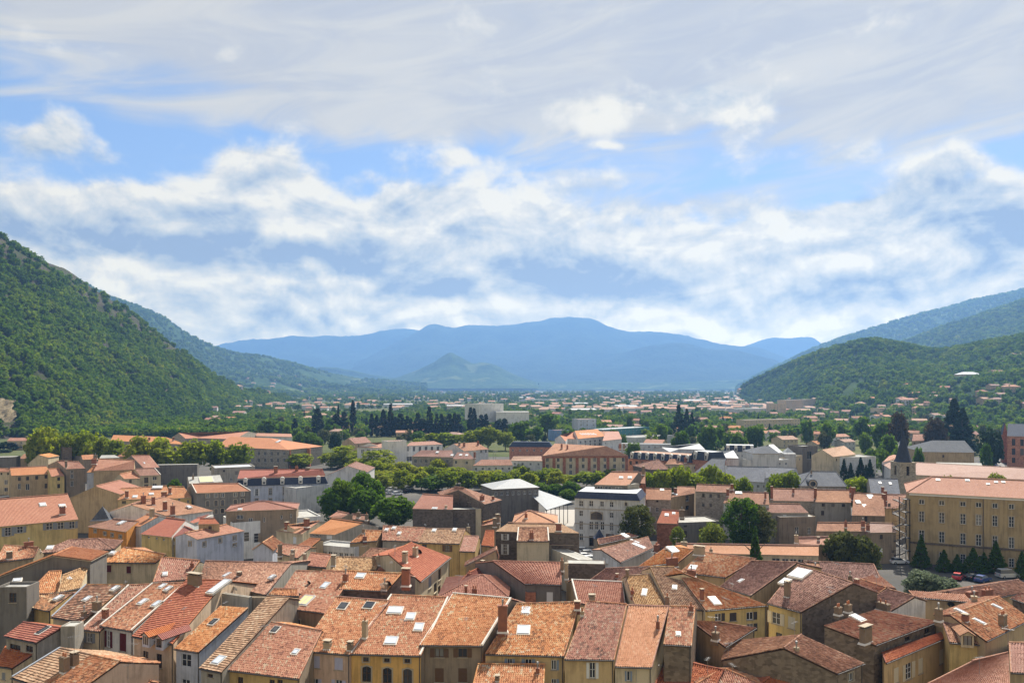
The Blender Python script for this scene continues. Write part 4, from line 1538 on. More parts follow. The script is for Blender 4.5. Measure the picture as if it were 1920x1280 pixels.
house('K0', (305, 345), (550, 395), (810, 195), (310, 215), 9.5, 'dark', 'ochre', 'dark brown roof over a stained ochre wall', sky=[(660, 250, 60, 35, 'w')], back=.6)
house('K0', (575, 465), (930, 520), (1420, 105), (960, 105), 9.5, 'dark', 'cream', 'brown striped roof with a blue lead verge and black flues', style='flat', verge='Lb',
      sky=[(985, 262, 55, 35, 'w'), (970, 158, 50, 35, 'w'), (1295, 145, 50, 35, 'w')], ch=[(1090, 390, 90, 110, 'rm'), (945, 460, 45, 70, 'rm')],
      win=[(805, 575, 60, 45, 'd')])
house('K0', (905, 605), (1120, 625), (1700, 100), (1440, 110), 9, 'old', 'cream', 'narrow mottled roof with a small red brick chimney', ch=[(1185, 480, 55, 95, 'b')],
      win=[(1005, 690, 60, 110, 's', 'grey')], verge='L')
house('K0', (1125, 560), (1480, 622), (2092, 82), (1710, 90), 9.5, 'old', 'pale', 'white house with dark red shutters and a mottled tile roof', verge='LR',
      win=[(1222, 705, 42, 180, 's', 'red'), (1382, 740, 75, 200, 'c', 'red')], sky=[(1610, 297, 60, 45, 'w'), (1765, 320, 60, 45, 'g'), (1830, 120, 50, 35, 'w'), (1895, 148, 45, 35, 'w')])
h2 = house('K0', (1485, 680), (1935, 768), (2535, 60), (2100, 45), 9.5, 'red', 'peach', 'peach house under a red striped roof with two little dormers', style='flat',
      win=[(1640, 890, 60, 100, 'd'), (1790, 950, 60, 160, 'd')],
      sky=[('K1', 545, 125, 95, 125, 'w'), (1910, 300, 40, 30, 'w')], ch=[(2190, 110, 170, 130, 'r')], dorm=[(1640, 770, 1.25, 1.25, 'lav'), (1790, 800, 1.25, 1.25, 'lav')])
house('K1', (40, 820), (310, 860), (870, 360), (560, 340), 8.9, 'bright', 'lav', 'pale blue house with one wide window under a narrow orange roof',
      win=[(175, 945, 110, 140, 'n'), (170, 1185, 90, 50, 'n')], sky=[(485, 525, 60, 50, 'd')], back=0)
block('K1', (575, 190), (880, 235), 12.4, .6, 'grey', 'grey', 'grey courtyard wall closing off the narrow orange roof', name='courtyard_wall', cat='wall', parapet=.1)
block('K1', (880, 235), (1085, 240), 12.2, .6, 'brown', 'grey', 'brown courtyard wall beside the ochre striped strip roof', name='courtyard_wall', cat='wall', parapet=.1)
house('K1', (320, 1040), (565, 1088), (1330, 250), (1085, 235), 8.2, 'tan', 'grey', 'long narrow ochre striped strip roof with one skylight', style='flat', sky=[(545, 955, 100, 70, 'g')],
      win=[(445, 1115, 60, 40, 'd')], back=.2)
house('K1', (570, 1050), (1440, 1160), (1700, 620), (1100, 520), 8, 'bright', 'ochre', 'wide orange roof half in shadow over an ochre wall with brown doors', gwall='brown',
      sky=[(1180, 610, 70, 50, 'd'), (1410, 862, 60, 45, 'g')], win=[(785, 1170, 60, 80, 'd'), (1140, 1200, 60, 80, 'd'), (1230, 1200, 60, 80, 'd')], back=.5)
house('K1', (1100, 212), (1440, 228), (1430, 150), (1160, 150), 12.3, 'bright', 'dbrown', 'tall dark-walled block with a slim tiled cap roof', back=1.0)
house('J1', (245, 645), (530, 682), (740, 372), (500, 362), 10.8, 'bright', 'brown', 'orange roof with a twin yellow skylight above a recessed window', sky=[(375, 588, 90, 60, 'y'), (520, 475, 45, 35, 'g')],
      win=[(310, 765, 45, 85, 'f')])
house('J1', (330, 960), (700, 992), (1000, 590), (600, 560), 9.4, 'bright', 'pink', 'pale pink house with lavender closed shutters', back=.7,
      ch=[(537, 945, 52, 55, 'l'), (707, 955, 38, 55, 'r'), (817, 860, 36, 130, 'l')], sky=[(655, 630, 60, 40, 'd'), (850, 625, 70, 40, 'd')],
      win=[(447, 1040, 62, 90, 'c', 'lav'), (620, 1055, 62, 90, 'c', 'lav'), (440, 1190, 50, 50, 's', 'lav'), (620, 1200, 50, 50, 's', 'lav')])
house('J1', (622, 500), (978, 515), (1092, 385), (680, 365), 12.6, 'bright', 'dbrown', 'raised orange roof with a dish and three chimneys over a dark wall',
      sky=[(785, 403, 60, 30, 'g')], ch=[(672, 440, 36, 60, 'bm'), (1125, 470, 60, 120, 'b'), (965, 500, 40, 50, 'rm')])
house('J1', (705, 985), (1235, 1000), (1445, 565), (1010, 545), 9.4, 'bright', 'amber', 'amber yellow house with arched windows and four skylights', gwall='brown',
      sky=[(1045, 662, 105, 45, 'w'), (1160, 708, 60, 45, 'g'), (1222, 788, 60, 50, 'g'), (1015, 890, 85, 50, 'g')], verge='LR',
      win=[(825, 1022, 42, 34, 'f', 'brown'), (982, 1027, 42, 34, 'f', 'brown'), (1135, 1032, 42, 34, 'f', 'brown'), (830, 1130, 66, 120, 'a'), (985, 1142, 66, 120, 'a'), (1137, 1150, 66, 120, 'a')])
house('J1', (1225, 920), (1700, 925), (1915, 572), (1475, 533), 10.2, 'bright', 'brown', 'drab brown house with closed shutters beside the amber house', rwhite=True,
      ch=[(1850, 815, 70, 200, 'b')], verge='R',
      win=[(1375, 972, 66, 66, 's', 'brown'), (1550, 972, 66, 66, 's', 'brown'), (1375, 1140, 66, 105, 'c', 'brown'), (1550, 1140, 66, 105, 'c', 'brown')])
house('K3', (-305, 880), (585, 905), (765, 300), (50, 318), 9.4, 'old', 'buff', 'ochre house with blue-grey shutters and two big skylights',
      sky=[(155, 397, 85, 70, 'g'), (130, 615, 130, 90, 'g')], ch=[(735, 370, 65, 75, 'b')],
      win=[(185, 970, 70, 80, 's', 'bg'), (470, 995, 55, 115, 'r', 'bg'), (-25, 965, 60, 80, 's', 'bg'), (470, 1180, 55, 60, 'r', 'bg')])
house('K3', (590, 938), (1150, 945), (1290, 325), (840, 290), 9.3, 'old', 'buff', 'plain ochre house with one tall white-shuttered window', win=[(905, 1055, 62, 180, 's', 'white')],
      ch=[(790, 440, 40, 50, 'l')])
house('K3', (1158, 1020), (1575, 1030), (1765, 350), (1310, 335), 8.6, 'salmon', 'cream', 'beige house with a clean salmon roof and one thin brick chimney', win=[(1310, 1120, 42, 110, 's', 'bg')],
      ch=[(1640, 600, 34, 95, 'b')])
house('K3', (1705, 770), (2020, 788), (2062, 352), (1772, 350), 10.6, 'old', 'dstone', 'weathered roof strip over a rough stone wall beside the salmon roof', ch=[('K4', 95, 400, 50, 70, 'b')], sky=[(1870, 660, 40, 35, 'w')], back=.6)
house('K3', (-470, 1330), (350, 1330), (372, 1000), (-385, 1000), 6.8, 'bright', 'cream', 'low orange roof in front of the blue-grey shutters', ch=[(288, 1100, 45, 70, 'bm'), (-165, 1180, 50, 50, 'r')])
block('K3', (382, 915), (440, 915), 9.0, 1.0, 'dbrown', 'grey', 'tall dark party wall end between two ochre houses', name='party_wall', cat='wall', parapet=.05)
house('K3', (1590, 1250), (2250, 1330), (2380, 1062), (1745, 930), 5.6, 'red', 'stone', 'red courtyard roof with a round white vent', sky=[(1775, 1085, 50, 45, 'w')], back=.6)
house('K4', (150, 1225), (890, 1225), (480, 1050), (440, 1050), 6.2, 'bright', 'tan', 'little orange hipped roof with a white aerial', hips='LR')
house('K4', (850, 1235), (1280, 1235), (1090, 1085), (1050, 1085), 6.0, 'red', 'tan', 'little dark red hipped roof by the stone gable', hips='LR')
house('K4', (1740, 1100), (2045, 985), (1335, 665), (1140, 815), 8.2, 'brown', 'dstone', 'reddish roof with a rough stone gable patched in blue render', back=1.25, ch=[(1280, 865, 48, 70, 'l')],
      win=[(1890, 1130, 60, 90, 'f')])
house('K4', (480, 800), (825, 585), (430, 520), (95, 505), 8.6, 'brown', 'tan', 'triangular brown roof wedged below the mustard house', ch=[(370, 715, 75, 90, 'r')], back=0, pitch=.30)
house('J2', (1455, 660), (1915, 622), (1290, 380), (1225, 350), 10.4, 'old', 'yellow', 'mustard yellow house with dark grey shutters', back=.4, gwall='cream',
      win=[('K4', 400, 460, 75, 90, 'r', 'dark'), ('K4', 567, 455, 78, 95, 'c', 'dark'), ('K4', 757, 445, 80, 90, 'r', 'dark'), ('K4', 760, 575, 80, 90, 'r', 'dark')],
      ch=[(1425, 580, 26, 75, 'b')], sky=[(1517, 590, 55, 50, 'w')])
house('J2', (1180, 640), (1440, 658), (1215, 335), (1035, 335), 10.2, 'tan', 'cream', 'steep stripe of pale and dark tiles left of the mustard house', sky=[(1220, 490, 28, 25, 'w')], ch=[(1165, 620, 32, 70, 'r')], back=.5)
house('J2', (915, 612), (1160, 632), (1030, 392), (850, 400), 10.0, 'tan', 'cream', 'pale and dark striped roof with a broken white skylight', sky=[(993, 527, 30, 45, 'w')], ch=[(865, 420, 24, 60, 'r'), (903, 545, 24, 40, 'b')], back=.5)
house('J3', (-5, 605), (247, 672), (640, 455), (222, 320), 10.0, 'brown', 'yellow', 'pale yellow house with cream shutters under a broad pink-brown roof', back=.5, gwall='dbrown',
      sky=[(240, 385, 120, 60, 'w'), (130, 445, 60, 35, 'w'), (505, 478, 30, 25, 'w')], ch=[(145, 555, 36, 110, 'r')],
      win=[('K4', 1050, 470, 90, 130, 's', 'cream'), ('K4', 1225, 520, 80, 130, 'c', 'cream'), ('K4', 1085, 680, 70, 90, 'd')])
house('J2', (1560, 480), (1790, 548), (2140, 300), (1790, 290), 10.0, 'brown', 'tan', 'broad dusty brown roof with one tiny skylight', sky=[(1717, 440, 26, 20, 'w')], back=.6)
house('K5', (250, 780), (955, 515), (240, 385), (-330, 560), 9.0, 'old', 'dstone', 'hill of ruddy tiles with a great square chimney', back=0, pitch=.27,
      sky=[(45, 480, 110, 50, 'w')], ch=[(140, 745, 165, 175, 'r'), (-170, 430, 70, 90, 'r'), (-60, 400, 70, 90, 'rp')], win=[(830, 610, 60, 60, 'd'), (610, 700, 60, 50, 'd')])
house('K5', (370, 980), (1110, 670), (1000, 628), (320, 860), 7.4, 'red', 'buff', 'ochre house front with cream shutters under a red lean-to', back=0, pitch=.36,
      win=[(485, 1110, 55, 170, 'c', 'cream'), (622, 1065, 66, 180, 's', 'cream'), (757, 1005, 50, 170, 'c', 'cream'), (992, 900, 50, 160, 'c', 'cream')])
house('K5', (95, 305), (412, 400), (692, 235), (385, 150), 9.6, 'brown', 'white', 'pink-brown roof with a white gable and pots on its chimney', ch=[(335, 385, 150, 90, 'rp')], back=.5)
house('J3', (300, 680), (700, 612), (885, 490), (690, 425), 9.2, 'old', 'tan', 'ruddy patched roof next to the pots', ch=[(625, 610, 35, 60, 'r'), (665, 470, 28, 40, 'b')], back=.4)
house('K5', (690, 240), (1330, 295), (1250, 210), (620, 165), 10.0, 'salmon', 'tan', 'sunlit salmon slope above a curved beige wall', back=0, pitch=.25, ch=[(1360, 340, 60, 120, 'l')])
house('K5', (1500, 735), (1990, 490), (1640, 235), (1090, 440), 9.2, 'old', 'tan', 'large ruddy roof with three chimneys and small vents', back=.5, pitch=.30,
      sky=[(1210, 410, 50, 45, 'w'), (1412, 520, 50, 40, 'w'), (1610, 352, 45, 30, 'w')], ch=[(1680, 560, 100, 135, 'r'), (1258, 510, 60, 70, 'b'), (960, 500, 70, 140, 'r')])
house('K5', (1085, 750), (1480, 778), (1400, 640), (1005, 520), 8.4, 'brown', 'yellow', 'yellow house with a single cream-shuttered dormer', dorm=[(1285, 775, 1.5, 1.4, 'cream')], back=.3)
house('K5', (740, 1260), (1770, 1260), (1770, 860), (1335, 962), 6.6, 'salmon', 'tan', 'broad salmon-tan roof at the corner with a ragged eave', pitch=.28)
house('K5', (1772, 1085), (2010, 1100), (2020, 762), (1752, 755), 9.0, 'salmon', 'tan', 'rosy corrugated roof on a taller tan corner house')
house('J3', (1580, 590), (2020, 505), (1880, 430), (1345, 520), 8.6, 'brown', 'tan', 'long brown ridge roof with two dark brick stacks', ch=[(1530, 560, 110, 50, 'b'), (1645, 555, 90, 60, 'b')], pitch=.3)
house('K5', (1770, 250), (2060, 350), (2110, 230), (1890, 190), 9.5, 'old', 'dbrown', 'small roof on a dark wall at the far corner of the ruddy roofs', back=.5)

# --- second rank, left
gable('J0', (-60, 425), (400, 246), (676, 282), 7, 9.5, 0.10, 'new', 'dgrey', 'long dark grey gable wall with an orange coping')
house('J0', (205, 540), (432, 522), (452, 374), (378, 360), 9.2, 'bright', 'cream', 'sunlit orange hipped roof with a white hip line', hips='L', sky=[(130, 435, 50, 20, 'w')])
house('J0', (432, 525), (600, 490), (668, 322), (470, 398), 9.4, 'tan', 'cream', 'tan striped roof with one skylight beside a ruined white wall', sky=[(503, 417, 36, 22, 'w')], back=.4)
house('J0', (762, 298), (1165, 302), (1245, 240), (930, 186), 9.6, 'old', 'cream', 'beige house with two small dark red shutters', win=[(817, 342, 34, 52, 'c', 'red'), (965, 350, 34, 52, 'c', 'red')], sky=[(845, 228, 30, 15, 'w')])
house('J0', (285, 228), (852, 200), (748, 112), (500, 140), 9.8, 'brown', 'tan', 'broad brown hipped roof with white hip line', hips='R', sky=[(375, 190, 40, 22, 'w'), (250, 250, 34, 18, 'w')])
house('J0', (-40, 300), (255, 262), (292, 188), (30, 172), 9.6, 'old', 'tan', 'orange roof with two stubby chimneys by a round dark shed', ch=[(215, 190, 60, 50, 'b'), (70, 270, 38, 48, 'r')], sky=[(285, 215, 26, 14, 'w')])
house('J0', (1145, 447), (1395, 427), (1500, 287), (1210, 262), 10, 'bright', 'cream', 'sunlit striped roof with a ragged white edge', sky=[(1237, 388, 28, 22, 'w')], ch=[(1440, 360, 26, 60, 'b')], back=.6)
house('J0', (1500, 427), (1990, 542), (2185, 305), (1540, 290), 10, 'brown', 'grey', 'wide mottled brown roof with three small skylights', sky=[(1582, 387, 36, 22, 'w'), (1703, 395, 34, 24, 'w'), ('J1', 122, 410, 30, 18, 'w')], ch=[(1795, 400, 30, 24, 'r')])
house('J1', (205, 497), (392, 548), (500, 372), (298, 362), 10, 'old', 'grey', 'orange roof with a dish between the mottled and twin-skylight roofs', back=.4)
house('J1', (555, 360), (897, 362), (930, 268), (605, 258), 10.2, 'tan', 'grey', 'striped tan roof with two end chimneys', ch=[(582, 320, 34, 70, 'l'), (920, 315, 30, 70, 'l')], back=.6)
house('J1', (1235, 445), (1460, 262), (1168, 150), (995, 238), 11, 'red', 'cream', 'cream house with a smooth red hipped roof and two chimneys', style='flat', pitch=.30,
      ch=[(1117, 300, 40, 75, 'l'), (1195, 255, 46, 75, 'l')], win=[(1305, 445, 22, 80, 'c', 'grey'), (1378, 385, 20, 80, 'd'), (1345, 485, 22, 70, 'd'), (1375, 500, 18, 60, 'd')], back=.6)
house('J1', (905, 362), (1096, 368), (1085, 330), (1000, 252), 10.2, 'new', 'pink', 'small clean orange roof against the red hipped roof', back=.2)
house('J1', (1210, 150), (1525, 160), (1570, 50), (1272, 45), 10, 'tan', 'ochre', 'ochre house with brown shutters and a tan striped roof', win=[(1435, 190, 36, 50, 's', 'brown'), (1262, 172, 36, 26, 'd')], sky=[(1337, 60, 25, 18, 'w'), (1490, 55, 25, 18, 'w')])
house('J1', (945, 132), (1215, 142), (1270, 42), (952, 25), 10.1, 'old', 'grey', 'orange red roof with tiny skylights above a blank wall', sky=[(1075, 82, 20, 16, 'w'), (1035, 42, 22, 14, 'w'), (980, 55, 22, 14, 'w')])
house('J1', (705, 152), (905, 136), (950, 62), (820, 58), 9.8, 'old', 'tan', 'crooked orange roof with two pots', ch=[(815, 135, 28, 36, 'b'), (805, 80, 20, 36, 'r')], back=.5)
house('U1', (398, 958), (590, 968), (800, 882), (568, 848), 9.6, 'new', 'grey', 'orange roof with a row of small attic windows', sky=[(718, 888, 28, 14, 'w')], win=[(430, 972, 14, 14, 'n'), (455, 974, 14, 14, 'n'), (480, 976, 14, 14, 'n'), (550, 985, 40, 30, 'c', 'white')], back=.6)
house('U1', (145, 938), (345, 962), (475, 868), (240, 900), 9.6, 'old', 'cream', 'cream house with two red brick chimneys', ch=[(232, 935, 28, 55, 'b'), (380, 910, 38, 55, 'b')], win=[(290, 1010, 24, 50, 'c', 'white')], back=.5)
house('U1', (300, 1058), (412, 1064), (484, 1005), (400, 998), 9.2, 'new', 'tan', 'small orange roof below the attic windows', back=.4)
house('U1', (150, 1100), (312, 1146), (412, 1064), (180, 1040), 9.5, 'old', 'cream', 'ruddy roof with a tall thin chimney and cream flank', ch=[(180, 1130, 24, 90, 'r'), (275, 1140, 24, 50, 'l')], back=.5)
gable('U1', (-20, 1078), (48, 1030), (124, 1084), 7, 8.5, 0.0, 'old', 'lav', 'little lavender gable house')
block('J1', (455, 160), (740, 185), 9.0, 5, 'pale', 'grey', 'low pale shed with a flat beige roof and glazed front', auto=(7, 1, 'n'))
house('J1', (775, 264), (965, 264), (1005, 200), (858, 195), 9.6, 'brown', 'tan', 'small brown roof behind the striped tan roof', back=.5)
house('J1', (365, 322), (522, 336), (566, 245), (410, 228), 9.6, 'new', 'tan', 'red strip roof with pots beside the striped tan roof', ch=[(365, 290, 22, 50, 'l'), (270, 290, 24, 60, 'l')], back=.5)
house('J1', (1365, 556), (1895, 560), (1705, 395), (1685, 395), 9.0, 'new', 'tan', 'clean orange hipped roof with a dark hip line', hips='LR', ch=[(1640, 540, 38, 50, 'b'), (1575, 530, 20, 50, 'b')], style='canal')
house('J2', (95, 460), (372, 467), (365, 303), (-145, 290), 10.4, 'new', 'dgrey', 'rosy roof over a dark grey wall with one white shutter', win=[(283, 560, 46, 84, 'c', 'white'), (120, 540, 40, 80, 'd')], ch=[(375, 360, 26, 80, 'r'), (408, 420, 26, 110, 'l')], back=.6)
house('J1', (1500, 478), (1690, 420), (1775, 295), (1590, 380), 9.6, 'red', 'tan', 'smooth dark red side slope with two pots', style='flat', ch=[(1600, 420, 26, 45, 'b'), (1700, 335, 26, 45, 'b')], back=.3)
gable('J1', (1575, 320), (1800, 208), (1812, 262), 3, 10, 0.0, 'old', 'tan', 'ruined stone gable with a black flue')
block('J2', (100, 520), (178, 520), 9.2, 1.2, 'brick', 'grey', 'square red brick stack in the dark yard', name='chimney_stack', cat='chimney', parapet=.1)
house('J2', (490, 612), (852, 617), (828, 448), (445, 430), 9, 'new', 'tan', 'orange roof edged in white mortar with a stub chimney', rwhite=True, verge='L', ch=[(600, 590, 46, 45, 'l')])
house('J2', (580, 432), (882, 442), (1022, 332), (700, 347), 9.6, 'brown', 'brown', 'dull brown roof behind the white-edged orange roof', back=.5, ch=[(788, 415, 14, 26, 'b')])
block('J2', (410, 302), (700, 308), 11.2, 3, 'dbrown', 'grey', 'low dark blank wall behind the rosy roof', name='party_wall', cat='wall', parapet=.05)
house('J2', (35, 140), (280, 140), (272, 40), (45, 40), 11, 'brown', 'cream', 'plain cream house with a brown roof and no windows', verge='LR', ch=[(147, 125, 32, 55, 'b')])
house('U2', (-125, 942), (505, 955), (375, 888), (-30, 880), 11, 'tan', 'dbrown', 'dark-walled house with white shutters behind the plain cream house',
      win=[('J1', 1868, 105, 28, 46, 's', 'white'), ('J1', 1868, 197, 28, 78, 's', 'white')], ch=[(350, 940, 42, 50, 'b')], back=.4)
house('U2', (0, 885), (345, 888), (140, 790), (118, 790), 12, 'salmon', 'tan', 'salmon hipped roof behind the tan eave', hips='LR', ch=[(105, 845, 22, 36, 'b')])
house('J2', (280, 163), (462, 165), (460, 142), (280, 142), 8.4, 'brown', 'stone', 'small brown lean-to against the cream house', back=.5)
block('J2', (284, 190), (545, 292), 7.5, 3, 'white', 'grey', 'low whitewashed sloping yard wall', name='yard_wall', cat='wall', parapet=.05)
house('J2', (815, 300), (1060, 190), (1020, 108), (665, 200), 9.6, 'brown', 'pale', 'dark red-brown roof over a pale wall with white shutters', style='flat', sky=[(948, 178, 50, 28, 'w'), (920, 145, 22, 20, 'w')], back=.5,
      win3=[(688, 260, 18, 60, 'c', 'white'), (712, 275, 18, 60, 'c', 'white'), (773, 315, 30, 50, 'c', 'white')], ch=[(1085, 240, 50, 80, 'b')], pitch=.28)
house('J2', (650, 165), (945, 100), (880, 84), (640, 128), 10.4, 'brown', 'tan', 'curved brown roof with a white roof light', back=.4, sky=[(845, 100, 46, 20, 'w')])
house('J2', (940, 335), (1245, 300), (1362, 205), (1165, 178), 9.8, 'old', 'tan', 'orange roof with a single metal-framed skylight', sky=[(1205, 205, 66, 36, 'w')], back=.5, ch=[(1200, 330, 90, 70, 'b')])
house('J2', (1260, 370), (1600, 412), (1832, 275), (1435, 222), 9.8, 'old', 'tan', 'weathered rust roof with a small white skylight', sky=[(1358, 340, 50, 28, 'w')], ch=[(1345, 400, 60, 50, 'b'), (1405, 240, 80, 60, 'l')], back=.6)
house('J2', (1240, 222), (2300, 245), (2300, 172), (1228, 156), 5.0, 'salmon', 'cream', 'long low salmon roof over a row of dark openings', back=.8,
      win=[('J3', 60, 295, 60, 60, 'n'), ('J3', 130, 297, 50, 60, 'n'), ('J3', 190, 298, 50, 60, 'n'), ('J3', 250, 300, 50, 60, 'n'), ('J3', 315, 302, 50, 60, 'n')], ch=[(1290, 190, 44, 50, 'l'), (1492, 220, 22, 26, 'l')])
house('J3', (235, 155), (440, 165), (472, 105), (228, 110), 6.4, 'salmon', 'tan', 'small salmon cottage roof with a tan stack', ch=[(212, 150, 26, 60, 'l'), (378, 130, 18, 18, 'r')])
house('J3', (420, 425), (852, 446), (755, 280), (285, 326), 9.6, 'brown', 'pink', 'brown hipped roof with a ragged white hip line', hips='R', ch=[(615, 440, 26, 46, 'r'), (355, 365, 26, 36, 'r')])

# --- third rank, left of the square
house('U0', (-20, 908), (587, 852), (508, 664), (-60, 708), 10, 'new', 'yellow', 'long yellow hall with a uniform rust-orange roof', win=[(60, 945, 46, 66, 's', 'grey'), (150, 930, 46, 50, 's', 'grey'), (370, 905, 46, 50, 's', 'grey'), (455, 900, 46, 50, 's', 'grey'), (540, 895, 42, 54, 's', 'grey')],
      sky=[(320, 742, 40, 22, 'w'), (468, 752, 40, 22, 'w')], ch=[(468, 815, 38, 55, 'b')])
gable('U0', (520, 692), (720, 604), (896, 662), 14, 10, 0.0, 'new', 'tan', 'large blank tan gable wall')
house('U0', (655, 906), (942, 946), (1035, 868), (850, 850), 9, 'brown', 'orange', 'bright orange-walled house with four tiny white windows', win=[(714, 940, 20, 26, 'f'), (787, 960, 20, 26, 'f'), (842, 970, 20, 26, 'f'), (903, 984, 20, 26, 'f')], sky=[(912, 878, 44, 16, 'w')], back=.6)
house('U0', (945, 895), (1050, 906), (1192, 830), (1100, 815), 9.6, 'new', 'white', 'narrow white house between the orange and yellow walls', win=[(1000, 965, 14, 60, 'c', 'lav'), (1002, 918, 10, 10, 'n')], ch=[(1140, 840, 30, 60, 'l')])
house('U0', (1052, 962), (1282, 986), (1392, 860), (1250, 842), 9, 'red', 'yellow', 'lemon yellow house with three tiny windows and a red roof', gwall='white', win=[(1115, 988, 14, 18, 'n'), (1175, 995, 14, 18, 'n'), (1228, 1004, 14, 18, 'n')], style='flat')
house('U0', (1282, 985), (1378, 998), (1460, 940), (1370, 900), 8.8, 'red', 'yellow', 'pale lemon annex with closed shutters', win=[(1303, 1030, 14, 26, 'c', 'white'), (1345, 1032, 14, 26, 'c', 'white'), (1300, 1075, 14, 26, 'c', 'white'), (1345, 1080, 14, 26, 'c', 'white')], back=.5)
house('U0', (1480, 1002), (1835, 938), (1700, 892), (1385, 958), 9.4, 'old', 'lav', 'lilac-white house with square white-framed windows', win=[(1533, 1040, 22, 34, 'f'), (1652, 1012, 22, 34, 'f'), (1760, 994, 22, 34, 'f'), (1760, 1045, 22, 20, 'f')],
      win3=[(1425, 1035, 20, 34, 'f')], back=.8, pitch=.28)
house('U0', (1485, 888), (1645, 886), (1610, 846), (1500, 846), 11.6, 'red', 'tan', 'red-roofed lookout on top of the lilac-white house', win=[(1575, 915, 26, 24, 'd')])
house('U0', (1345, 908), (1480, 872), (1620, 846), (1440, 828), 10, 'red', 'white', 'flat red roof behind the lookout', style='flat', back=.4)
house('U0', (1265, 830), (1602, 788), (1235, 685), (985, 745), 10, 'brown', 'white', 'wide pink-brown roof with four thin chimneys over white walls', ch=[(1150, 745, 20, 55, 'b'), (1237, 785, 26, 60, 'b'), (1295, 820, 28, 70, 'b'), (1075, 745, 30, 70, 'b')], sky=[(1418, 760, 26, 14, 'w')], pitch=.25, back=.6)
house('U0', (880, 706), (1292, 692), (1250, 604), (905, 622), 9.6, 'old', 'buff', 'speckled orange roof with a bright skylight strip', sky=[(1180, 612, 66, 16, 'w'), (1012, 682, 30, 14, 'w')], ch=[(952, 690, 24, 46, 'b'), (1275, 660, 22, 40, 'b')], win=[(930, 725, 30, 20, 'd')])
house('U0', (1250, 698), (1437, 688), (1382, 612), (1270, 606), 9.4, 'old', 'ochre', 'rust roof with a small ochre front', win=[(1345, 705, 14, 18, 'd'), (1410, 720, 14, 22, 'd')], sky=[(1135, 662, 30, 12, 'w')], ch=[(1230, 690, 40, 40, 'b')])
house('U0', (83, 526), (387, 511), (347, 455), (75, 468), 9, 'new', 'tan', 'tan terrace with a fresh orange roof and dark square windows', win=[(145, 550, 22, 28, 'd'), (207, 546, 22, 28, 'd'), (275, 540, 22, 28, 'd'), (345, 533, 22, 28, 'd'), (145, 606, 22, 42, 's', 'white'), (207, 610, 28, 46, 'c', 'white'), (345, 602, 22, 36, 'd')])
house('U0', (385, 532), (484, 527), (442, 470), (360, 475), 8.6, 'new', 'yellow', 'small yellow-washed house next to the tan terrace', win=[(440, 550, 22, 26, 'd'), (440, 603, 22, 32, 'd')])
house('U0', (495, 476), (640, 470), (592, 420), (425, 415), 11, 'old', 'brown', 'tall brown house with white closed shutters in a column', win=[(540, 495, 24, 22, 'c', 'white'), (540, 530, 24, 32, 'c', 'white'), (540, 586, 24, 40, 'c', 'white')], ch=[(495, 465, 16, 46, 'r')])
house('U0', (650, 500), (838, 495), (832, 448), (690, 460), 10, 'old', 'lav', 'bluish white house with pale closed shutters', win=[(725, 570, 30, 40, 'c', 'white'), (775, 566, 30, 40, 'c', 'white'), (728, 525, 20, 20, 'c', 'white')])
house('U0', (700, 490), (1005, 480), (1010, 412), (742, 400), 11, 'old', 'tan', 'rambling rust roofs behind the bluish white house', sky=[(925, 458, 36, 12, 'w')], ch=[(705, 440, 34, 40, 'b')])
house('U0', (932, 550), (1052, 545), (1010, 490), (895, 515), 8.6, 'old', 'cream', 'small tan house with a dark gable flank', win=[(978, 568, 20, 26, 'd'), (965, 605, 18, 14, 'd')])
house('U0', (1050, 526), (1207, 520), (1162, 470), (1012, 475), 9.4, 'brown', 'cream', 'cream house with a balcony window', win=[(1097, 560, 32, 44, 'd'), (1160, 545, 32, 26, 'n'), (1160, 595, 32, 22, 'n'), (1097, 598, 32, 16, 'd')], verge='R')
house('U0', (1078, 470), (1197, 462), (1122, 373), (985, 375), 10, 'old', 'dgrey', 'dark gabled roof in front of the plane trees', sky=[(1090, 432, 20, 10, 'w')])
block('U0', (1170, 445), (1480, 440), 9.5, 3, 'dgrey', 'grey', 'long dark cement yard wall', name='yard_wall', cat='wall', parapet=.05)
block('U0', (1610, 468), (1912, 455), 12, 12, 'grey', 'zinc', 'grey flat-roofed house with a pale terrace roof', win=[(1775, 505, 24, 26, 'd'), (1875, 520, 24, 40, 'd'), (1680, 490, 16, 16, 'd'), (1735, 555, 20, 26, 'c', 'white')])
house('U0', (1470, 657), (1882, 640), (1792, 585), (1435, 590), 11, 'new', 'dgrey', 'charcoal house with cream arched window surrounds',
      win=[(1558, 676, 24, 30, 'f'), (1620, 674, 24, 30, 'f'), (1670, 672, 24, 30, 'f'), (1765, 668, 24, 30, 'f'), (1820, 662, 24, 30, 'f'), (1558, 735, 26, 44, 'a'), (1620, 732, 26, 44, 'a'), (1670, 728, 26, 44, 'a'), (1765, 724, 26, 40, 'a'), (1818, 718, 26, 40, 'a'), (1620, 792, 26, 36, 'a'), (1668, 788, 26, 36, 'a')], verge='LR')
house('U0', (1420, 585), (1672, 572), (1650, 520), (1408, 535), 11.4, 'grey', 'grey', 'grey sheet roof with a yellowed translucent panel', sky=[(1545, 555, 100, 44, 'y')], ch=[(1448, 555, 12, 30, 'rm')], back=.5)
house('U0', (362, 346), (548, 350), (622, 312), (500, 308), 9, 'new', 'white', 'white-gabled house with a light red roof', sky=[(448, 330, 26, 12, 'w')], back=.6)
gable('U0', (208, 436), (290, 368), (362, 388), 8, 8.6, 0.0, 'old', 'cream', 'cream gabled house with two little windows', win=[(295, 402, 12, 24, 'd'), (358, 412, 16, 16, 'd')])
block('U0', (470, 315), (540, 312), 14, 5, 'dbrown', 'grey', 'tall narrow brown tower-like chimney house', parapet=.2)
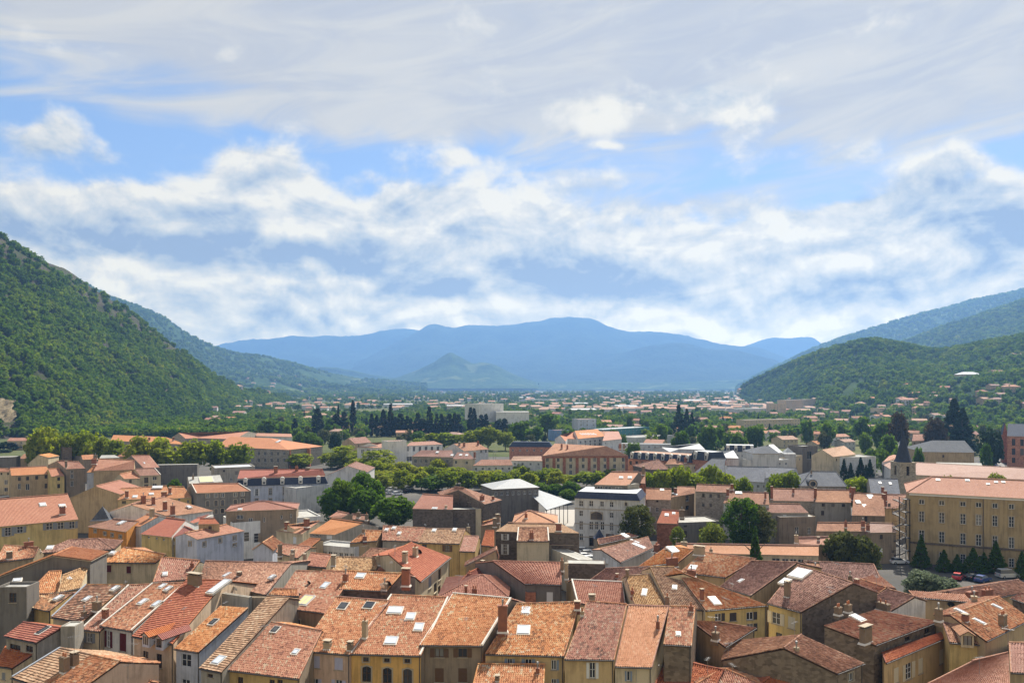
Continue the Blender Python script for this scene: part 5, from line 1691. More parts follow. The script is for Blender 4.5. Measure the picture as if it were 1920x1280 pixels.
block('U0', (480, 372), (622, 378), 10, 5, 'dgrey', 'grey', 'windowless dark grey block below the brown tower', parapet=.1)
house('U0', (-60, 500), (102, 496), (72, 474), (-60, 470), 8.8, 'old', 'cream', 'cream cottage with white windows at the end of the tan terrace', win=[(45, 575, 26, 36, 'n'), (45, 630, 26, 30, 'n'), (10, 512, 14, 16, 'd'), (60, 512, 14, 16, 'd')])
block('U0', (-60, 388), (122, 384), 10, 6, 'dgrey', 'grey', 'dark blank wall behind the cream cottage', parapet=.1)
house('U0', (145, 398), (235, 400), (225, 364), (180, 362), 8.4, 'brown', 'tan', 'small brown roof below the round trees', back=.6)
house('U0', (860, 385), (1010, 380), (1040, 345), (930, 342), 9.4, 'old', 'tan', 'low tan house in the shade of the plane trees', back=.6)
house('U0', (620, 405), (740, 402), (700, 366), (610, 372), 10, 'old', 'brown', 'brown house with a patched orange roof under the plane trees', ch=[(715, 400, 26, 30, 'r')])
house('U0', (745, 395), (900, 390), (860, 370), (760, 372), 10.2, 'grey', 'tan', 'flat grey roofed outhouse below the plane trees', back=.6)
# modern terrace house + hipped roof
block('U1', (-180, 880), (487, 826), 9.0, 12, 'white', 'grey', 'white modern terrace house with black window bands', win=[(30, 990, 90, 70, 'n'), (142, 960, 16, 40, 'n'), (142, 1035, 16, 40, 'n'), (-90, 985, 80, 70, 'n')])
house('U1', (-235, 792), (310, 776), (70, 718), (20, 718), 11.6, 'new', 'brown', 'orange pyramid roof on a glazed brown storey', hips='LR', win=[(62, 855, 14, 36, 'n'), (192, 835, 14, 30, 'n'), (263, 825, 14, 30, 'n'), (-120, 835, 50, 30, 'n'), (-40, 860, 30, 36, 'n')], sky=[(-120, 778, 26, 10, 'w')])

# ================================================================== LANDMARKS AROUND THE SQUARE
def mansard(bk, hgt, inset, roof, over=.25, dorms=0, top=None, dk='white'):
    """steep slate band on top of a flat-roofed block, with little dormers"""
    o, d, n, a, b = bk['o'], bk['d'], bk['n'], bk['a'], bk['b']
    dep = 2 * ((o - a).dot(n))
    a0, b0 = a - d * over - n * over, b + d * over - n * over
    r0, l0 = b + d * over + n * (dep + over), a - d * over + n * (dep + over)
    up = Vector((0, 0, hgt)); z1 = Vector((0, 0, .02))
    lo = [p + z1 for p in (a0, b0, r0, l0)]
    hi = [a + d * inset + n * inset + up, b - d * inset + n * inset + up, b - d * inset + n * (dep - inset) + up, a + d * inset + n * (dep - inset) + up]
    M = MB(o)
    for i in range(4):
        j = (i + 1) % 4
        pts = [lo[i], lo[j], hi[j], hi[i]]
        M.face(pts, 0, slope_uv(pts, lo[i], lo[j]))
    M.face(lo[::-1], 1)
    M.face(hi, 2, slope_uv(hi, hi[0], hi[1]))
    rf = M.build('mansard_roof', [tile_mat(roof, False), M_STONE, tile_mat(top or 'zinc', False)], bk['root'])
    for k in range(dorms):
        s = (k + .5) / dorms
        P = a + (b - a) * s
        D = MB(o)
        an = math.atan2(d.y, d.x)
        c = P - n * .05 + n * inset * .3
        D.box((c.x, c.y, P.z + .3), 1.25, 1.2, hgt * .72, an, 0)
        q = c - n * .62
        D.box((q.x, q.y, P.z + .55), .75, .03, hgt * .5, an, 1)
        D.cyl(q + Vector((0, 0, .3 + hgt * .72)) - n * .02, q + n * 1.2 + Vector((0, 0, .3 + hgt * .72)), .72, .72, 12, 0)
        D.build('dormer', [wall_mat(dk), M_GLASS], rf)
    return rf


# slate pyramid turret on the left
def pyramid(blk, base_l, base_r, apex, ze, roof, wall, label, depth=None, name='house', cat='house'):
    a, b = at_z(px(blk, base_l), ze), at_z(px(blk, base_r), ze)
    d = (b - a).normalized(); n = Vector((-d.y, d.x, 0)); w = (b - a).length; dep = depth or w
    r, l = b + n * dep, a + n * dep
    o = (a + b + r + l) / 4
    t = on_plane(px(blk, apex), o, n)
    top = Vector((o.x, o.y, t.z)); o.z = 0
    root = empty(name, o, label, cat)
    W = MB(o)
    c = [a, b, r, l]
    k = .18
    ci = [p + (Vector((o.x, o.y, p.z)) - p).normalized() * k for p in c]
    for i in range(4): wall_panel(W, ci[i], ci[(i + 1) % 4], 0, ze + .02)
    W.build('wall', [wall_mat(wall)], root)
    R_ = MB(o)
    for i in range(4):
        p, q = c[i], c[(i + 1) % 4]
        m1 = p.lerp(top, .22) - Vector((0, 0, (top.z - ze) * .10)); m2 = q.lerp(top, .22) - Vector((0, 0, (top.z - ze) * .10))
        for pts in ([p, q, m2, m1], [m1, m2, top]):
            R_.face(pts, 0, slope_uv(pts, pts[0], pts[1]))
    R_.face(c[::-1], 0)
    ro = R_.build('roof', [tile_mat(roof, False)], root)
    f = MB(o)
    f.cyl(top - Vector((0, 0, .1)), top + Vector((0, 0, .9)), .05, .02, 6)
    f.build('finial', [M_METAL], ro)
    return root


pyramid('U0', (668, 868), (830, 862), (750, 755), 9.5, 'slate', 'grey', 'steep slate pyramid roof with a small finial', name='slate_turret', cat='turret')
pyramid('U2', (616, 1000), (705, 1000), (662, 922), 9.6, 'slateb', 'dgrey', 'dark pointed slate turret above the parked cars', name='slate_turret', cat='turret')

# white building with blue mansard
wb = block('U1', (-150, 606), (535, 584), 9.2, 12, 'lav', 'grey', 'long white building with a dark blue mansard and small dormers',
           win=[(5, 650, 22, 50, 's', 'white'), (108, 645, 22, 50, 'f'), (215, 640, 24, 60, 'f'), (288, 636, 24, 50, 'f'), (5, 720, 22, 46, 'f'), (108, 720, 22, 46, 'f'), (215, 725, 24, 50, 'f'), (288, 720, 24, 50, 'f'), (-80, 650, 22, 50, 'f'), (-80, 722, 22, 46, 'f')])
mansard(wb, 2.3, .8, 'slateb', dorms=5, top='brown')
house('U1', (-140, 548), (520, 520), (500, 478), (-120, 485), 11.7, 'red', 'lav', 'low red roof crowning the blue mansard', style='flat', ch=[(148, 510, 26, 50, 'b'), (305, 505, 22, 46, 'b'), (390, 500, 22, 30, 'r')], z0=11.2)
block('U1', (302, 618), (548, 590), 8.8, 7, 'pale', 'grey', 'blank pale grey annex of the white building', parapet=.15)
gable('U1', (535, 520), (690, 452), (832, 496), 16, 9.6, 0.0, 'brown', 'pale', 'broad pale grey gable with one window', win=[(655, 510, 24, 26, 'n')])

# barracks with orange roofs
bar = house('U1', (-300, 306), (240, 332), (165, 240), (-250, 236), 9.6, 'new', 'stone', 'stone barracks with a big orange hipped roof and red corner bands', hips='R', sky=[(170, 268, 24, 14, 'w')],
      win=[(20 + 48 * k, 360, 16, 26, 'f') for k in range(-5, 5)] + [(20 + 48 * k, 410, 16, 30, 'f') for k in range(-5, 5)], flat=True)
for (xx, yy) in ((246, 330), (412, 318)):
    p = at_z(px('U1', (xx, yy)), 9.6)
    bb = MB(bar['o'])
    bb.box((p.x - (1.2 if xx > 300 else -.2), p.y + .35, 0), 1.6, 1.6, 9.4)
    bb.build('corner_pilaster', [wall_mat('brick')], bar['root'])
house('U0', (830, 262), (1400, 292), (1245, 236), (850, 220), 10, 'new', 'stone', 'long barracks wing with a row of small chimneys', ch=[(1000 + 60 * k, 262, 12, 22, 'b') for k in range(6)],
      win=[(1310, 320, 16, 26, 'd'), (1340, 340, 16, 26, 'd'), (1240, 310, 16, 22, 'd')], flat=True)
house('U0', (1290, 238), (1765, 252), (1865, 194), (1340, 204), 10, 'new', 'stone', 'rear barracks wing with a plain orange roof', flat=True)
house('U1', (0, 228), (270, 235), (265, 212), (0, 206), 9.5, 'salmon', 'white', 'pale orange roof with a white gable behind the barracks', flat=True)

# around the square
house('U1', (742, 286), (866, 276), (822, 234), (692, 244), 8.6, 'brown', 'tan', 'tan gabled house with a brown roof near the cypresses', auto=(2, 1, 'd'))
house('U1', (756, 312), (1000, 318), (985, 272), (850, 280), 11, 'salmon', 'white', 'white school wing with a salmon roof', win=[(800 + 42 * k, 345, 26, 30, 'n') for k in range(5)])
block('U1', (988, 268), (1130, 262), 15, 7, 'white', 'salmon', 'tall white stair block of the school', name='stair_tower', cat='tower', win1=[(1110, 300, 20, 40, 'n'), (1110, 370, 20, 30, 'n')])
house('U1', (1128, 302), (1402, 290), (1335, 266), (1160, 274), 11, 'salmon', 'white', 'white school wing with long window strips beyond the stair block', win=[(1140 + 45 * k, 325, 18, 36, 'n') for k in range(6)] + [(1150, 400, 40, 36, 'n')])
house('U1', (1168, 380), (1480, 387), (1472, 334), (1238, 334), 9.5, 'brown', 'stone', 'stone town house with a row of small square windows', win=[(1195 + 40 * k, 416, 18, 24, 's', 'grey') for k in range(7)], sky=[(1360, 350, 18, 10, 'w'), (1470, 372, 18, 10, 'w')])
house('U1', (1475, 400), (1642, 402), (1592, 350), (1510, 350), 9.5, 'brown', 'cream', 'cream town house with white roof lights', win=[(1500, 425, 18, 24, 'n'), (1580, 428, 18, 24, 'n')], sky=[(1535, 370, 18, 10, 'w'), (1580, 372, 18, 10, 'w')], ch=[(1640, 395, 16, 46, 'b')])
house('U1', (1562, 342), (1746, 326), (1652, 275), (1482, 286), 11, 'brown', 'pale', 'town house with a brown roof and a pair of tall stacks', ch=[(1560, 310, 14, 30, 'b'), (1665, 300, 14, 30, 'b'), (1525, 300, 12, 24, 'r')], win=[(1690, 345, 14, 24, 'n'), (1725, 342, 14, 24, 'n')])
house('U1', (1625, 450), (1925, 446), (1910, 404), (1690, 405), 8.4, 'brown', 'pale', 'low pale house behind the clipped trees', auto=(6, 1, 'n'))
house('U1', (1716, 740), (1846, 706), (1562, 616), (1488, 612), 10, 'brown', 'dbrown', 'dark gabled house by the market hall', ch=[(1695, 715, 36, 40, 'b'), (1778, 710, 16, 26, 'b')], win3=[(1600, 700, 26, 50, 'd')], back=.6)
house('U1', (1172, 772), (1476, 779), (1478, 680), (1250, 665), 9, 'new', 'dbrown', 'orange roofed shed above a dark yard wall', ch=[(1425, 770, 16, 12, 'l')], back=.5, sky=[(1340, 770, 36, 10, 'w')])
block('U1', (1230, 782), (1652, 776), 8.6, 3, 'dbrown', 'grey', 'tall dark yard wall by the big green tree', name='yard_wall', cat='wall', parapet=.05)
block('U1', (1652, 776), (1690, 774), 8.7, 5, 'cream', 'grey', 'cream end pier of the dark yard wall', name='wall_pier', cat='wall', parapet=.05)
house('J1', (1525, 215), (1642, 218), (1672, 105), (1562, 100), 9, 'salmon', 'ochre', 'pale salmon strip roof beside the ochre house', back=.4)
house('J1', (1690, 170), (1785, 180), (1785, 62), (1722, 60), 9.2, 'red', 'tan', 'narrow red strip roof beside the dark-walled house', back=.3)
house('U1', (1690, 900), (1830, 880), (1830, 840), (1700, 876), 9, 'old', 'brown', 'little roof with three stacked chimneys', ch=[(1790, 910, 22, 60, 'r'), (1812, 880, 26, 60, 'r'), (1592, 970, 20, 60, 'l')], back=.4)
house('U1', (545, 835), (640, 842), (700, 812), (612, 792), 9, 'old', 'brown', 'tiny tiled roof by the dark trees', back=.5)
house('U1', (700, 850), (850, 860), (830, 822), (720, 815), 8.4, 'brown', 'dbrown', 'shaded outhouse under the dark trees', ch=[(830, 860, 20, 46, 'r'), (770, 840, 26, 40, 'r')], back=.5)

# cream and brick striped block
st = house('U2', (228, 376), (870, 373), (705, 304), (320, 284), 11, 'brown', 'cream', 'long cream block striped with red brick piers', ch=[(372, 320, 14, 30, 'b'), (415, 330, 12, 30, 'b'), (590, 360, 26, 26, 'b'), (725, 345, 26, 20, 'b'), (810, 325, 18, 36, 'b'), (840, 325, 14, 36, 'r')], flat=True,
      win=[(x, y, 20, 32, 'n') for x in (266, 347, 440, 535, 620, 697, 770, 835) for y in (405, 455, 502)])
L = (st['b'] - st['a']).length
for k in (.015, .135, .255, .405, .545, .655, .765, .985):
    p = st['a'] + st['d'] * (L * k) + st['n'] * .2
    q = MB(st['o']); q.box((p.x, p.y, 0), 1.3, .22, 10.7, math.atan2(st['d'].y, st['d'].x))
    q.build('brick_pier', [wall_mat('brick')], st['root'])
p = (st['a'] + st['b']) / 2 + st['n'] * .17
q = MB(st['o']); q.box((p.x, p.y, 9.9), L - .3, .16, .95, math.atan2(st['d'].y, st['d'].x)); q.build('brick_frieze', [wall_mat('brick')], st['root'])

bm = block('U2', (872, 398), (1345, 428), 9.2, 10, 'redb', 'grey', 'brick town hall wing with a slate mansard and white dormers', win=[(890 + 45 * k, 430 + 3 * k, 18, 30, 'a') for k in range(9)])
mansard(bm, 3.0, .9, 'slateb', dorms=8, top='pink')
bm = block('U2', (1335, 402), (1500, 418), 10.5, 9, 'redb', 'grey', 'corner pavilion with a dark slate mansard and pale flat top')
mansard(bm, 3.6, 1.0, 'slateb', dorms=2, top='zinc')
bm = block('U2', (1590, 345), (1830, 350), 11, 9, 'pale', 'grey', 'pale building with a dark slate mansard and bright flat top', auto=(6, 1, 'n'))
mansard(bm, 3.0, 1.0, 'slateb', dorms=4, top='zinc')
house('U2', (1510, 390), (1700, 395), (1660, 335), (1530, 345), 10.5, 'zinc', 'pale', 'zinc roof with stepped white dormers', ch=[(1500, 400, 16, 40, 'l')])
house('U2', (1370, 500), (1590, 505), (1600, 395), (1500, 400), 10, 'slate', 'pale', 'large grey slate roof with a turret corner', hips='R')
house('U2', (1590, 562), (1965, 578), (1925, 462), (1612, 455), 9, 'slate', 'pale', 'long dark slate roof behind the clipped trees', auto=(8, 1, 'n'))
house('U2', (1150, 440), (1400, 440), (1340, 395), (1180, 400), 8.6, 'brown', 'cream', 'low brown roofed house in front of the town hall wing', auto=(5, 1, 'd'), ch=[(1300, 430, 18, 36, 'b')])
house('U2', (1035, 480), (1180, 476), (1100, 405), (1085, 405), 8, 'dark', 'dbrown', 'dark hipped house before the brick wing', hips='LR')
house('U2', (1805, 360), (2010, 360), (1940, 305), (1880, 300), 12, 'slate', 'pale', 'grey slate hipped roof by the flat concrete block', hips='LR')
block('U2', (1790, 410), (2080, 405), 9, 8, 'pale', 'zinc', 'pale concrete block with long white edge', auto=(6, 1, 'n'))
house('U2', (-10, 412), (228, 415), (220, 378), (10, 380), 9, 'pink', 'pale', 'pale mint house with a pink-brown roof by the striped block', auto=(4, 1, 'n'))
bm = block('U2', (-20, 310), (300, 312), 9.4, 9, 'redb', 'grey', 'brick block with a black attic storey and roof lights', auto=(6, 1, 'n'))
mansard(bm, 2.5, 1.6, 'slateb', dorms=0, top='slateb')

# white corner building with the big arched window
wc = block('U2', (470, 694), (955, 714), 12.6, 12, 'pale', 'grey', 'pale grey corner building with one great arched window',
      win=[(518, 735, 30, 42, 'n'), (594, 735, 30, 42, 'n'), (675, 738, 30, 42, 'n'), (747, 742, 30, 42, 'n'), (855, 738, 16, 24, 'a'), (518, 808, 28, 42, 'n'), (747, 822, 28, 42, 'n'),
           (635, 825, 104, 58, 'a'), (518, 898, 28, 66, 'n'), (594, 900, 28, 60, 'n'), (635, 900, 26, 60, 'n'), (678, 902, 28, 60, 'n'), (747, 908, 30, 62, 'n'), (600, 1015, 44, 76, 'd'), (520, 985, 26, 50, 's', 'white'), (735, 975, 30, 26, 's', 'brown')], win1=[(930, 740, 6, 30, 'n')])
mansard(wc, 1.7, .8, 'slateb', top='zinc')
for zz in (9.9, 6.0, 2.6):
    p = (wc['a'] + wc['b']) / 2 - wc['n'] * .04
    q = MB(wc['o']); q.box((p.x, p.y, zz), (wc['b'] - wc['a']).length + .1, .14, .2, math.atan2(wc['d'].y, wc['d'].x)); q.build('string_course', [M_STONE], wc['root'])
house('U2', (618, 592), (874, 598), (950, 500), (745, 498), 15.4, 'salmon', 'dgrey', 'penthouse with a salmon roof on top of the arched-window building', z0=14.2, win=[(660, 620, 40, 30, 'n'), (720, 622, 50, 30, 'n'), (800, 625, 50, 30, 'n')], sky=[(818, 540, 26, 12, 'w'), (884, 540, 26, 12, 'w')], back=.3)
block('U2', (870, 592), (955, 586), 15.6, 5, 'grey', 'grey', 'grey stair block beside the penthouse', name='stair_tower', cat='tower', parapet=.1)
house('U2', (960, 580), (1000, 585), (1000, 500), (955, 505), 15.0, 'brown', 'brick', 'thin brick gable with chimneys behind the penthouse', ch=[(985, 520, 16, 60, 'r')], back=.5)

# market hall: white sheet roofs on iron columns
house('U2', (-145, 628), (208, 612), (62, 550), (-12, 550), 10.5, 'zinc', 'dgrey', 'raised zinc pavilion roof of the covered market', hips='LR', name='market_pavilion', cat='market hall', auto=(8, 1, 'n'))
def market_hall():
    a, b = at_z(px('U2', (262, 782)), 6.2), at_z(px('U2', (452, 722)), 6.2)
    c, e = at_z(px('U2', (205, 634)), 8.4), at_z(px('U2', (112, 642)), 8.4)
    o = (a + b + c + e) / 4; o.z = 0
    root = empty('market_hall', o, 'open market hall with a white sheet roof on iron columns', 'market hall')
    R_ = MB(o)
    th = Vector((0, 0, .18))
    d = (b - a).normalized(); n = Vector((-d.y, d.x, 0))
    f = c + n * 5 - Vector((0, 0, 1.6)); g = e + n * 5 - Vector((0, 0, 1.6))
    for pts in ([a, b, c, e], [e, c, f, g]):
        R_.face(pts, 0, slope_uv(pts, pts[0], pts[1])); R_.face([p - th for p in pts][::-1], 1)
    lp = [a, b, c, f, g, e]
    for i in range(6):
        p, q = lp[i], lp[(i + 1) % 6]
        R_.face([p - th, q - th, q, p], 1)
    R_.build('roof', [tile_mat('zinc', False), M_METAL], root)
    for i in range(6):
        p = a.lerp(b, (i + .3) / 6) + n * .6
        M = MB(o); M.cyl((p.x, p.y, 0), (p.x, p.y, 6.1), .11, .08, 8); M.cyl((p.x, p.y, 5.5), (p.x, p.y, 6.1), .08, .4, 8)
        M.build('column', [M_BLACK], root)
        p = e.lerp(c, (i + .5) / 6)
        M = MB(o); M.cyl((p.x, p.y, 0), (p.x, p.y, 8.2), .13, .1, 8); M.build('column', [M_BLACK], root)
market_hall()

# row of old houses right of the corner building
house('U2', (958, 702), (1192, 707), (1196, 626), (985, 620), 10, 'brown', 'stone', 'grey stone house in the row behind the birch', win=[(1090, 717, 16, 16, 'd'), (1000, 722, 18, 22, 'd'), (1030, 775, 22, 36, 'c', 'white'), (1090, 780, 22, 36, 'f'), (975, 770, 22, 30, 'c', 'white')], sky=[(1125, 632, 26, 12, 'w')])
house('U2', (1193, 688), (1372, 658), (1372, 612), (1240, 610), 10.4, 'brown', 'tan', 'tan house with one tall window in the old row', win=[(1315, 695, 26, 46, 'f'), (1315, 765, 26, 30, 'd')], sky=[(1222, 665, 22, 12, 'w')], ch=[(1225, 660, 18, 36, 'b')])
house('U2', (1375, 642), (1612, 652), (1642, 600), (1385, 590), 12, 'brown', 'stone', 'tall stone house with five small dark windows', win=[(1435, 674, 18, 28, 'd'), (1490, 676, 18, 28, 'd'), (1550, 678, 18, 28, 'd'), (1435, 744, 18, 26, 'd'), (1490, 746, 18, 26, 'd')], ch=[(1618, 680, 20, 50, 'b'), (1650, 630, 18, 36, 'b')])
house('U2', (1585, 730), (1930, 742), (1925, 656), (1622, 645), 10, 'brown', 'pale', 'pale house with a wide pink-brown roof behind the dark tree', sky=[(1700, 655, 44, 14, 'w')], ch=[(1900, 700, 14, 50, 'b')])
house('U2', (1085, 880), (1247, 886), (1252, 790), (1127, 783), 6.5, 'red', 'brick', 'small red brick house with a dark red roof', sky=[(1160, 820, 24, 16, 'w'), (1213, 808, 18, 12, 'w')], ch=[(1275, 840, 36, 60, 'r')])
block('U2', (1245, 878), (1562, 866), 6.6, 9, 'dgrey', 'grey', 'low dark building with a mossy flat roof', win=[(1300, 905, 24, 16, 'd'), (1300, 965, 24, 50, 'd'), (1420, 935, 30, 40, 'd')], parapet=.25)
house('U3', (18, 712), (350, 717), (346, 630), (30, 622), 9.6, 'brown', 'stone', 'stone row house with three chimney stacks', ch=[(28, 700, 16, 90, 'b'), (190, 660, 14, 36, 'b'), (355, 700, 18, 76, 'b')])
house('U3', (355, 722), (625, 727), (615, 636), (365, 632), 9.8, 'brown', 'grey', 'grey row house with dim little windows', win=[(415, 745, 24, 24, 'd'), (487, 747, 24, 24, 'd'), (566, 748, 24, 24, 'd'), (410, 805, 24, 34, 'd')], ch=[(640, 710, 26, 90, 'b'), (620, 660, 16, 46, 'b')])
house('U3', (628, 822), (878, 827), (866, 670), (645, 655), 8.4, 'brown', 'brown', 'wide rosy roof with three bright roof lights', sky=[(770, 685, 40, 26, 'w'), (676, 724, 30, 18, 'w'), (726, 754, 26, 18, 'w')], win=[(735, 850, 20, 44, 'd')])
house('U3', (880, 772), (972, 768), (1042, 668), (890, 668), 9, 'brown', 'tan', 'rust roof next to the spiral stair', ch=[(868, 760, 22, 90, 'b'), (880, 715, 18, 70, 'b')], win=[(912, 745, 20, 24, 'd')], back=.5)
house('U3', (-5, 803), (305, 803), (240, 740), (-20, 735), 8.2, 'brown', 'grey', 'low rosy roof with a white hatch', win=[(126, 828, 26, 20, 'c', 'white')], back=.6)
block('U3', (84, 835), (357, 832), 7.4, 6, 'brown', 'grey', 'plain brown house with two barred windows', win=[(216, 935, 26, 50, 'f'), (308, 938, 26, 46, 'f')], parapet=.1)
house('U3', (362, 940), (742, 942), (735, 880), (370, 878), 7.4, 'brown', 'brown', 'long brown roof with two stacks behind the olive tree', ch=[(583, 915, 16, 46, 'b'), (712, 910, 22, 46, 'b')], back=.8)
house('U3', (748, 952), (966, 950), (940, 885), (765, 880), 7.4, 'pink', 'brown', 'dusty pink roof over a brown wall with one white window', win=[(850, 985, 22, 36, 'd'), (848, 1090, 24, 40, 'c', 'white'), (935, 1095, 18, 22, 'd')], ch=[(750, 940, 20, 46, 'b')], back=.8)

# great olive building with spiral stair
BX = [1152, 1303, 1462, 1580, 1702, 1826, 1950, 2075]
bw = []
for i, x in enumerate(BX):
    k = (x - 1152) / 675.
    bw += [(x, 722 + 36 * k, 40, 36, 'f'), (x, 832 + 40 * k, 40, 78, 'f'), (x, 975 + 54 * k, 40, 84, 'f'), (x, 1118 + 62 * k, 38, 66, 'f')]
big = house('U3', (1040, 652), (2130, 706), (2130, 575), (1228, 530), 16.6, 'salmon', 'olive', 'great olive-ochre building with rows of tall white windows', hips='L', win=bw, sky=[(1275, 558, 24, 10, 'w'), (1495, 562, 24, 10, 'w'), (1650, 590, 20, 8, 'w'), (1710, 575, 20, 8, 'w'), (1765, 575, 20, 8, 'w')], over=.5)
L = (big['b'] - big['a']).length
ang = math.atan2(big['d'].y, big['d'].x)
mid = (big['a'] + big['b']) / 2 + big['n'] * .42
for (z, h, t, nm, mt) in ((16.0, .6, .4, 'cornice', M_FRAME), (4.6, .45, .22, 'belt_course', wall_mat('dbrown'))):
    q = MB(big['o']); q.box((mid.x, mid.y, z), L - 1.1, t, h, ang); q.build(nm, [mt], big['root'])
q = MB(big['o']); c0 = big['a'] + big['d'] * (L * .545) + big['n'] * .38; q.cyl((c0.x, c0.y, 0), (c0.x, c0.y, 16), .08, .08, 8); q.build('downpipe', [M_GUT], big['root'])


def spiral_stair(blk, x, y0, y1, dist, label):
    p = at_y(px(blk, (x, y0)), dist); zt = p.z
    o = Vector((p.x, p.y, 0))
    root = empty('spiral_staircase', o, label, 'staircase')
    M = MB(o); M.cyl((o.x, o.y, 0), (o.x, o.y, zt + .5), .12, .12, 8); M.build('central_pole', [M_BLACK], root)
    n = int(zt / .2); R = 1.55
    T = MB(o); RL = MB(o); prev = None
    for i in range(n):
        a0 = i * math.radians(21); a1 = a0 + math.radians(23)
        z = .2 * i + .2
        pts = [(o.x + .1 * math.cos(a0), o.y + .1 * math.sin(a0), z), (o.x + R * math.cos(a0), o.y + R * math.sin(a0), z), (o.x + R * math.cos(a1), o.y + R * math.sin(a1), z), (o.x + .1 * math.cos(a1), o.y + .1 * math.sin(a1), z)]
        T.face(pts); T.face([(q[0], q[1], z - .05) for q in pts][::-1])
        T.face([pts[1], pts[2], (pts[2][0], pts[2][1], z - .25), (pts[1][0], pts[1][1], z - .25)])
        rp = Vector((o.x + R * math.cos(a0), o.y + R * math.sin(a0), z + 1.0))
        RL.cyl(rp - Vector((0, 0, 1)), rp, .02, .02, 4, cap=False)
        if prev is not None: RL.cyl(prev, rp, .035, .035, 5, cap=False)
        prev = rp
    T.build('treads', [M_GUT], root); RL.build('railing', [M_BLACK], root)
    M = MB(o)
    for q in (-1, 1): M.box((o.x + 2.0, o.y + q * .9, 0), .14, .14, zt)
    for k in range(5): M.box((o.x + 1.6, o.y, zt * (k + 1) / 5 - .1), 1.4, 1.9, .1)
    M.build('landing_frame', [M_BLACK], root)
spiral_stair('U3', 985, 700, 1150, 189, 'dark metal spiral staircase on the end of the olive building')

# church: stone tower with slate spire, slate nave
def church_tower():
    D = 262.0
    c = at_y(px('U3', (1043, 428)), D); zs = c.z
    ap = at_y(px('U3', (1043, 185)), D).z
    w = 124 / 4 * D / F
    o = Vector((c.x, c.y + w / 2, 0))
    root = empty('church_tower', o, 'stone church tower with a sharp dark slate spire', 'church tower')
    an = .12
    ca, sa = math.cos(an), math.sin(an)
    def q(x, y): return Vector((o.x + ca * x - sa * y, o.y + sa * x + ca * y, 0))
    h = w / 2
    cs = [q(-h, -h), q(h, -h), q(h, h), q(-h, h)]
    W = MB(o)
    zw = zs - 2.7
    for i in range(4):
        wall_panel(W, cs[i], cs[(i + 1) % 4], 0, zs, [(h - .55, h + .55, zw - 1.5, zw + 1.5)], rev=.5)
    W.build('wall', [wall_mat('stone')], root)
    for i in range(4):
        a, b = cs[i], cs[(i + 1) % 4]
        m = (a + b) / 2; d = (b - a).normalized()
        B = MB(o)
        n = Vector((-d.y, d.x, 0))
        for k in range(5):
            p = m + n * .3; B.box((p.x, p.y, zw - 1.4 + k * .55), 1.1, .3, .12, math.atan2(d.y, d.x))
        p = m + n * .55; B.box((p.x, p.y, zw - 1.5), 1.1, .05, 3.0, math.atan2(d.y, d.x), 1)
        B.build('belfry_louvre', [M_WOODD, M_BLACK], root)
    S = MB(o)
    for z, e in ((zs - .25, .2), (zs - 5.4, .12)):
        S.box((o.x, o.y, z), w + 2 * e, w + 2 * e, .3, an)
    S.build('cornice', [M_STONE], root)
    R_ = MB(o)
    def ring(r, z, k=8): return [Vector((o.x + r * math.cos(an + math.pi / 8 + 2 * math.pi * i / k), o.y + r * math.sin(an + math.pi / 8 + 2 * math.pi * i / k), z)) for i in range(k)]
    H_ = ap - zs
    rs = [(h * 1.10, zs + .05), (h * .88, zs + H_ * .10), (h * .62, zs + H_ * .34), (h * .29, zs + H_ * .68), (.05, ap)]
    for (r0, z0), (r1, z1) in zip(rs, rs[1:]):
        A_, B_ = ring(r0, z0), ring(r1, z1)
        for i in range(8):
            pts = [A_[i], A_[(i + 1) % 8], B_[(i + 1) % 8], B_[i]]
            R_.face(pts, 0, slope_uv(pts, pts[0], pts[1]))
    ro = R_.build('spire', [tile_mat('slateb', False)], root)
    f = MB(o)
    f.cyl((o.x, o.y, ap - .2), (o.x, o.y, ap + 1.6), .06, .03, 6); f.box((o.x, o.y, ap + .9), .8, .07, .09)
    f.build('cross', [M_BLACK], ro)
church_tower()
house('U3', (770, 656), (992, 663), (972, 550), (752, 545), 10, 'slate', 'stone', 'slate nave roof running up to the church tower', sky=[(840, 580, 14, 12, 'w'), (917, 585, 14, 12, 'w')], ch=[(860, 655, 20, 40, 'b')])
ap_ = house('U3', (235, 602), (592, 607), (520, 500), (310, 490), 10, 'slate', 'stone', 'slate hipped roof with a round eyebrow dormer', hips='LR', ch=[(325, 515, 10, 30, 'r')])
P0 = on_plane(px('U3', (335, 600)), ap_['a'], ap_['PN'])
M = MB(ap_['o'])
M.cyl(P0 - ap_['n'] * .3 + Vector((0, 0, .6)), P0 + ap_['n'] * 5 + Vector((0, 0, .6)), 1.45, 1.45, 20, 0)
M.cyl(P0 - ap_['n'] * .34 + Vector((0, 0, .6)), P0 - ap_['n'] * .2 + Vector((0, 0, .6)), 1.2, 1.2, 20, 1)
M.cyl(P0 - ap_['n'] * .40 + Vector((0, 0, .6)), P0 - ap_['n'] * .36 + Vector((0, 0, .6)), .8, .8, 20, 2)
M.build('eyebrow_dormer', [tile_mat('slate', False), M_STONE, M_GLASS], ap_['roof'])
house('U3', (-20, 545), (230, 520), (215, 470), (-20, 462), 10.5, 'slate', 'pale', 'slate roof with a white ridge strip left of the eyebrow dormer')
house('U3', (1162, 347), (1552, 352), (1468, 262), (1240, 262), 10.5, 'slate', 'tan', 'tan stone hall with a slate hipped roof', hips='LR', win=[(1315, 380, 14, 20, 'd')])
house('U3', (1108, 520), (2000, 556), (2000, 474), (1108, 426), 8.2, 'pink', 'cream', 'very long low pink sheet roof behind the olive building', pitch=.16, flat=True, back=.3)
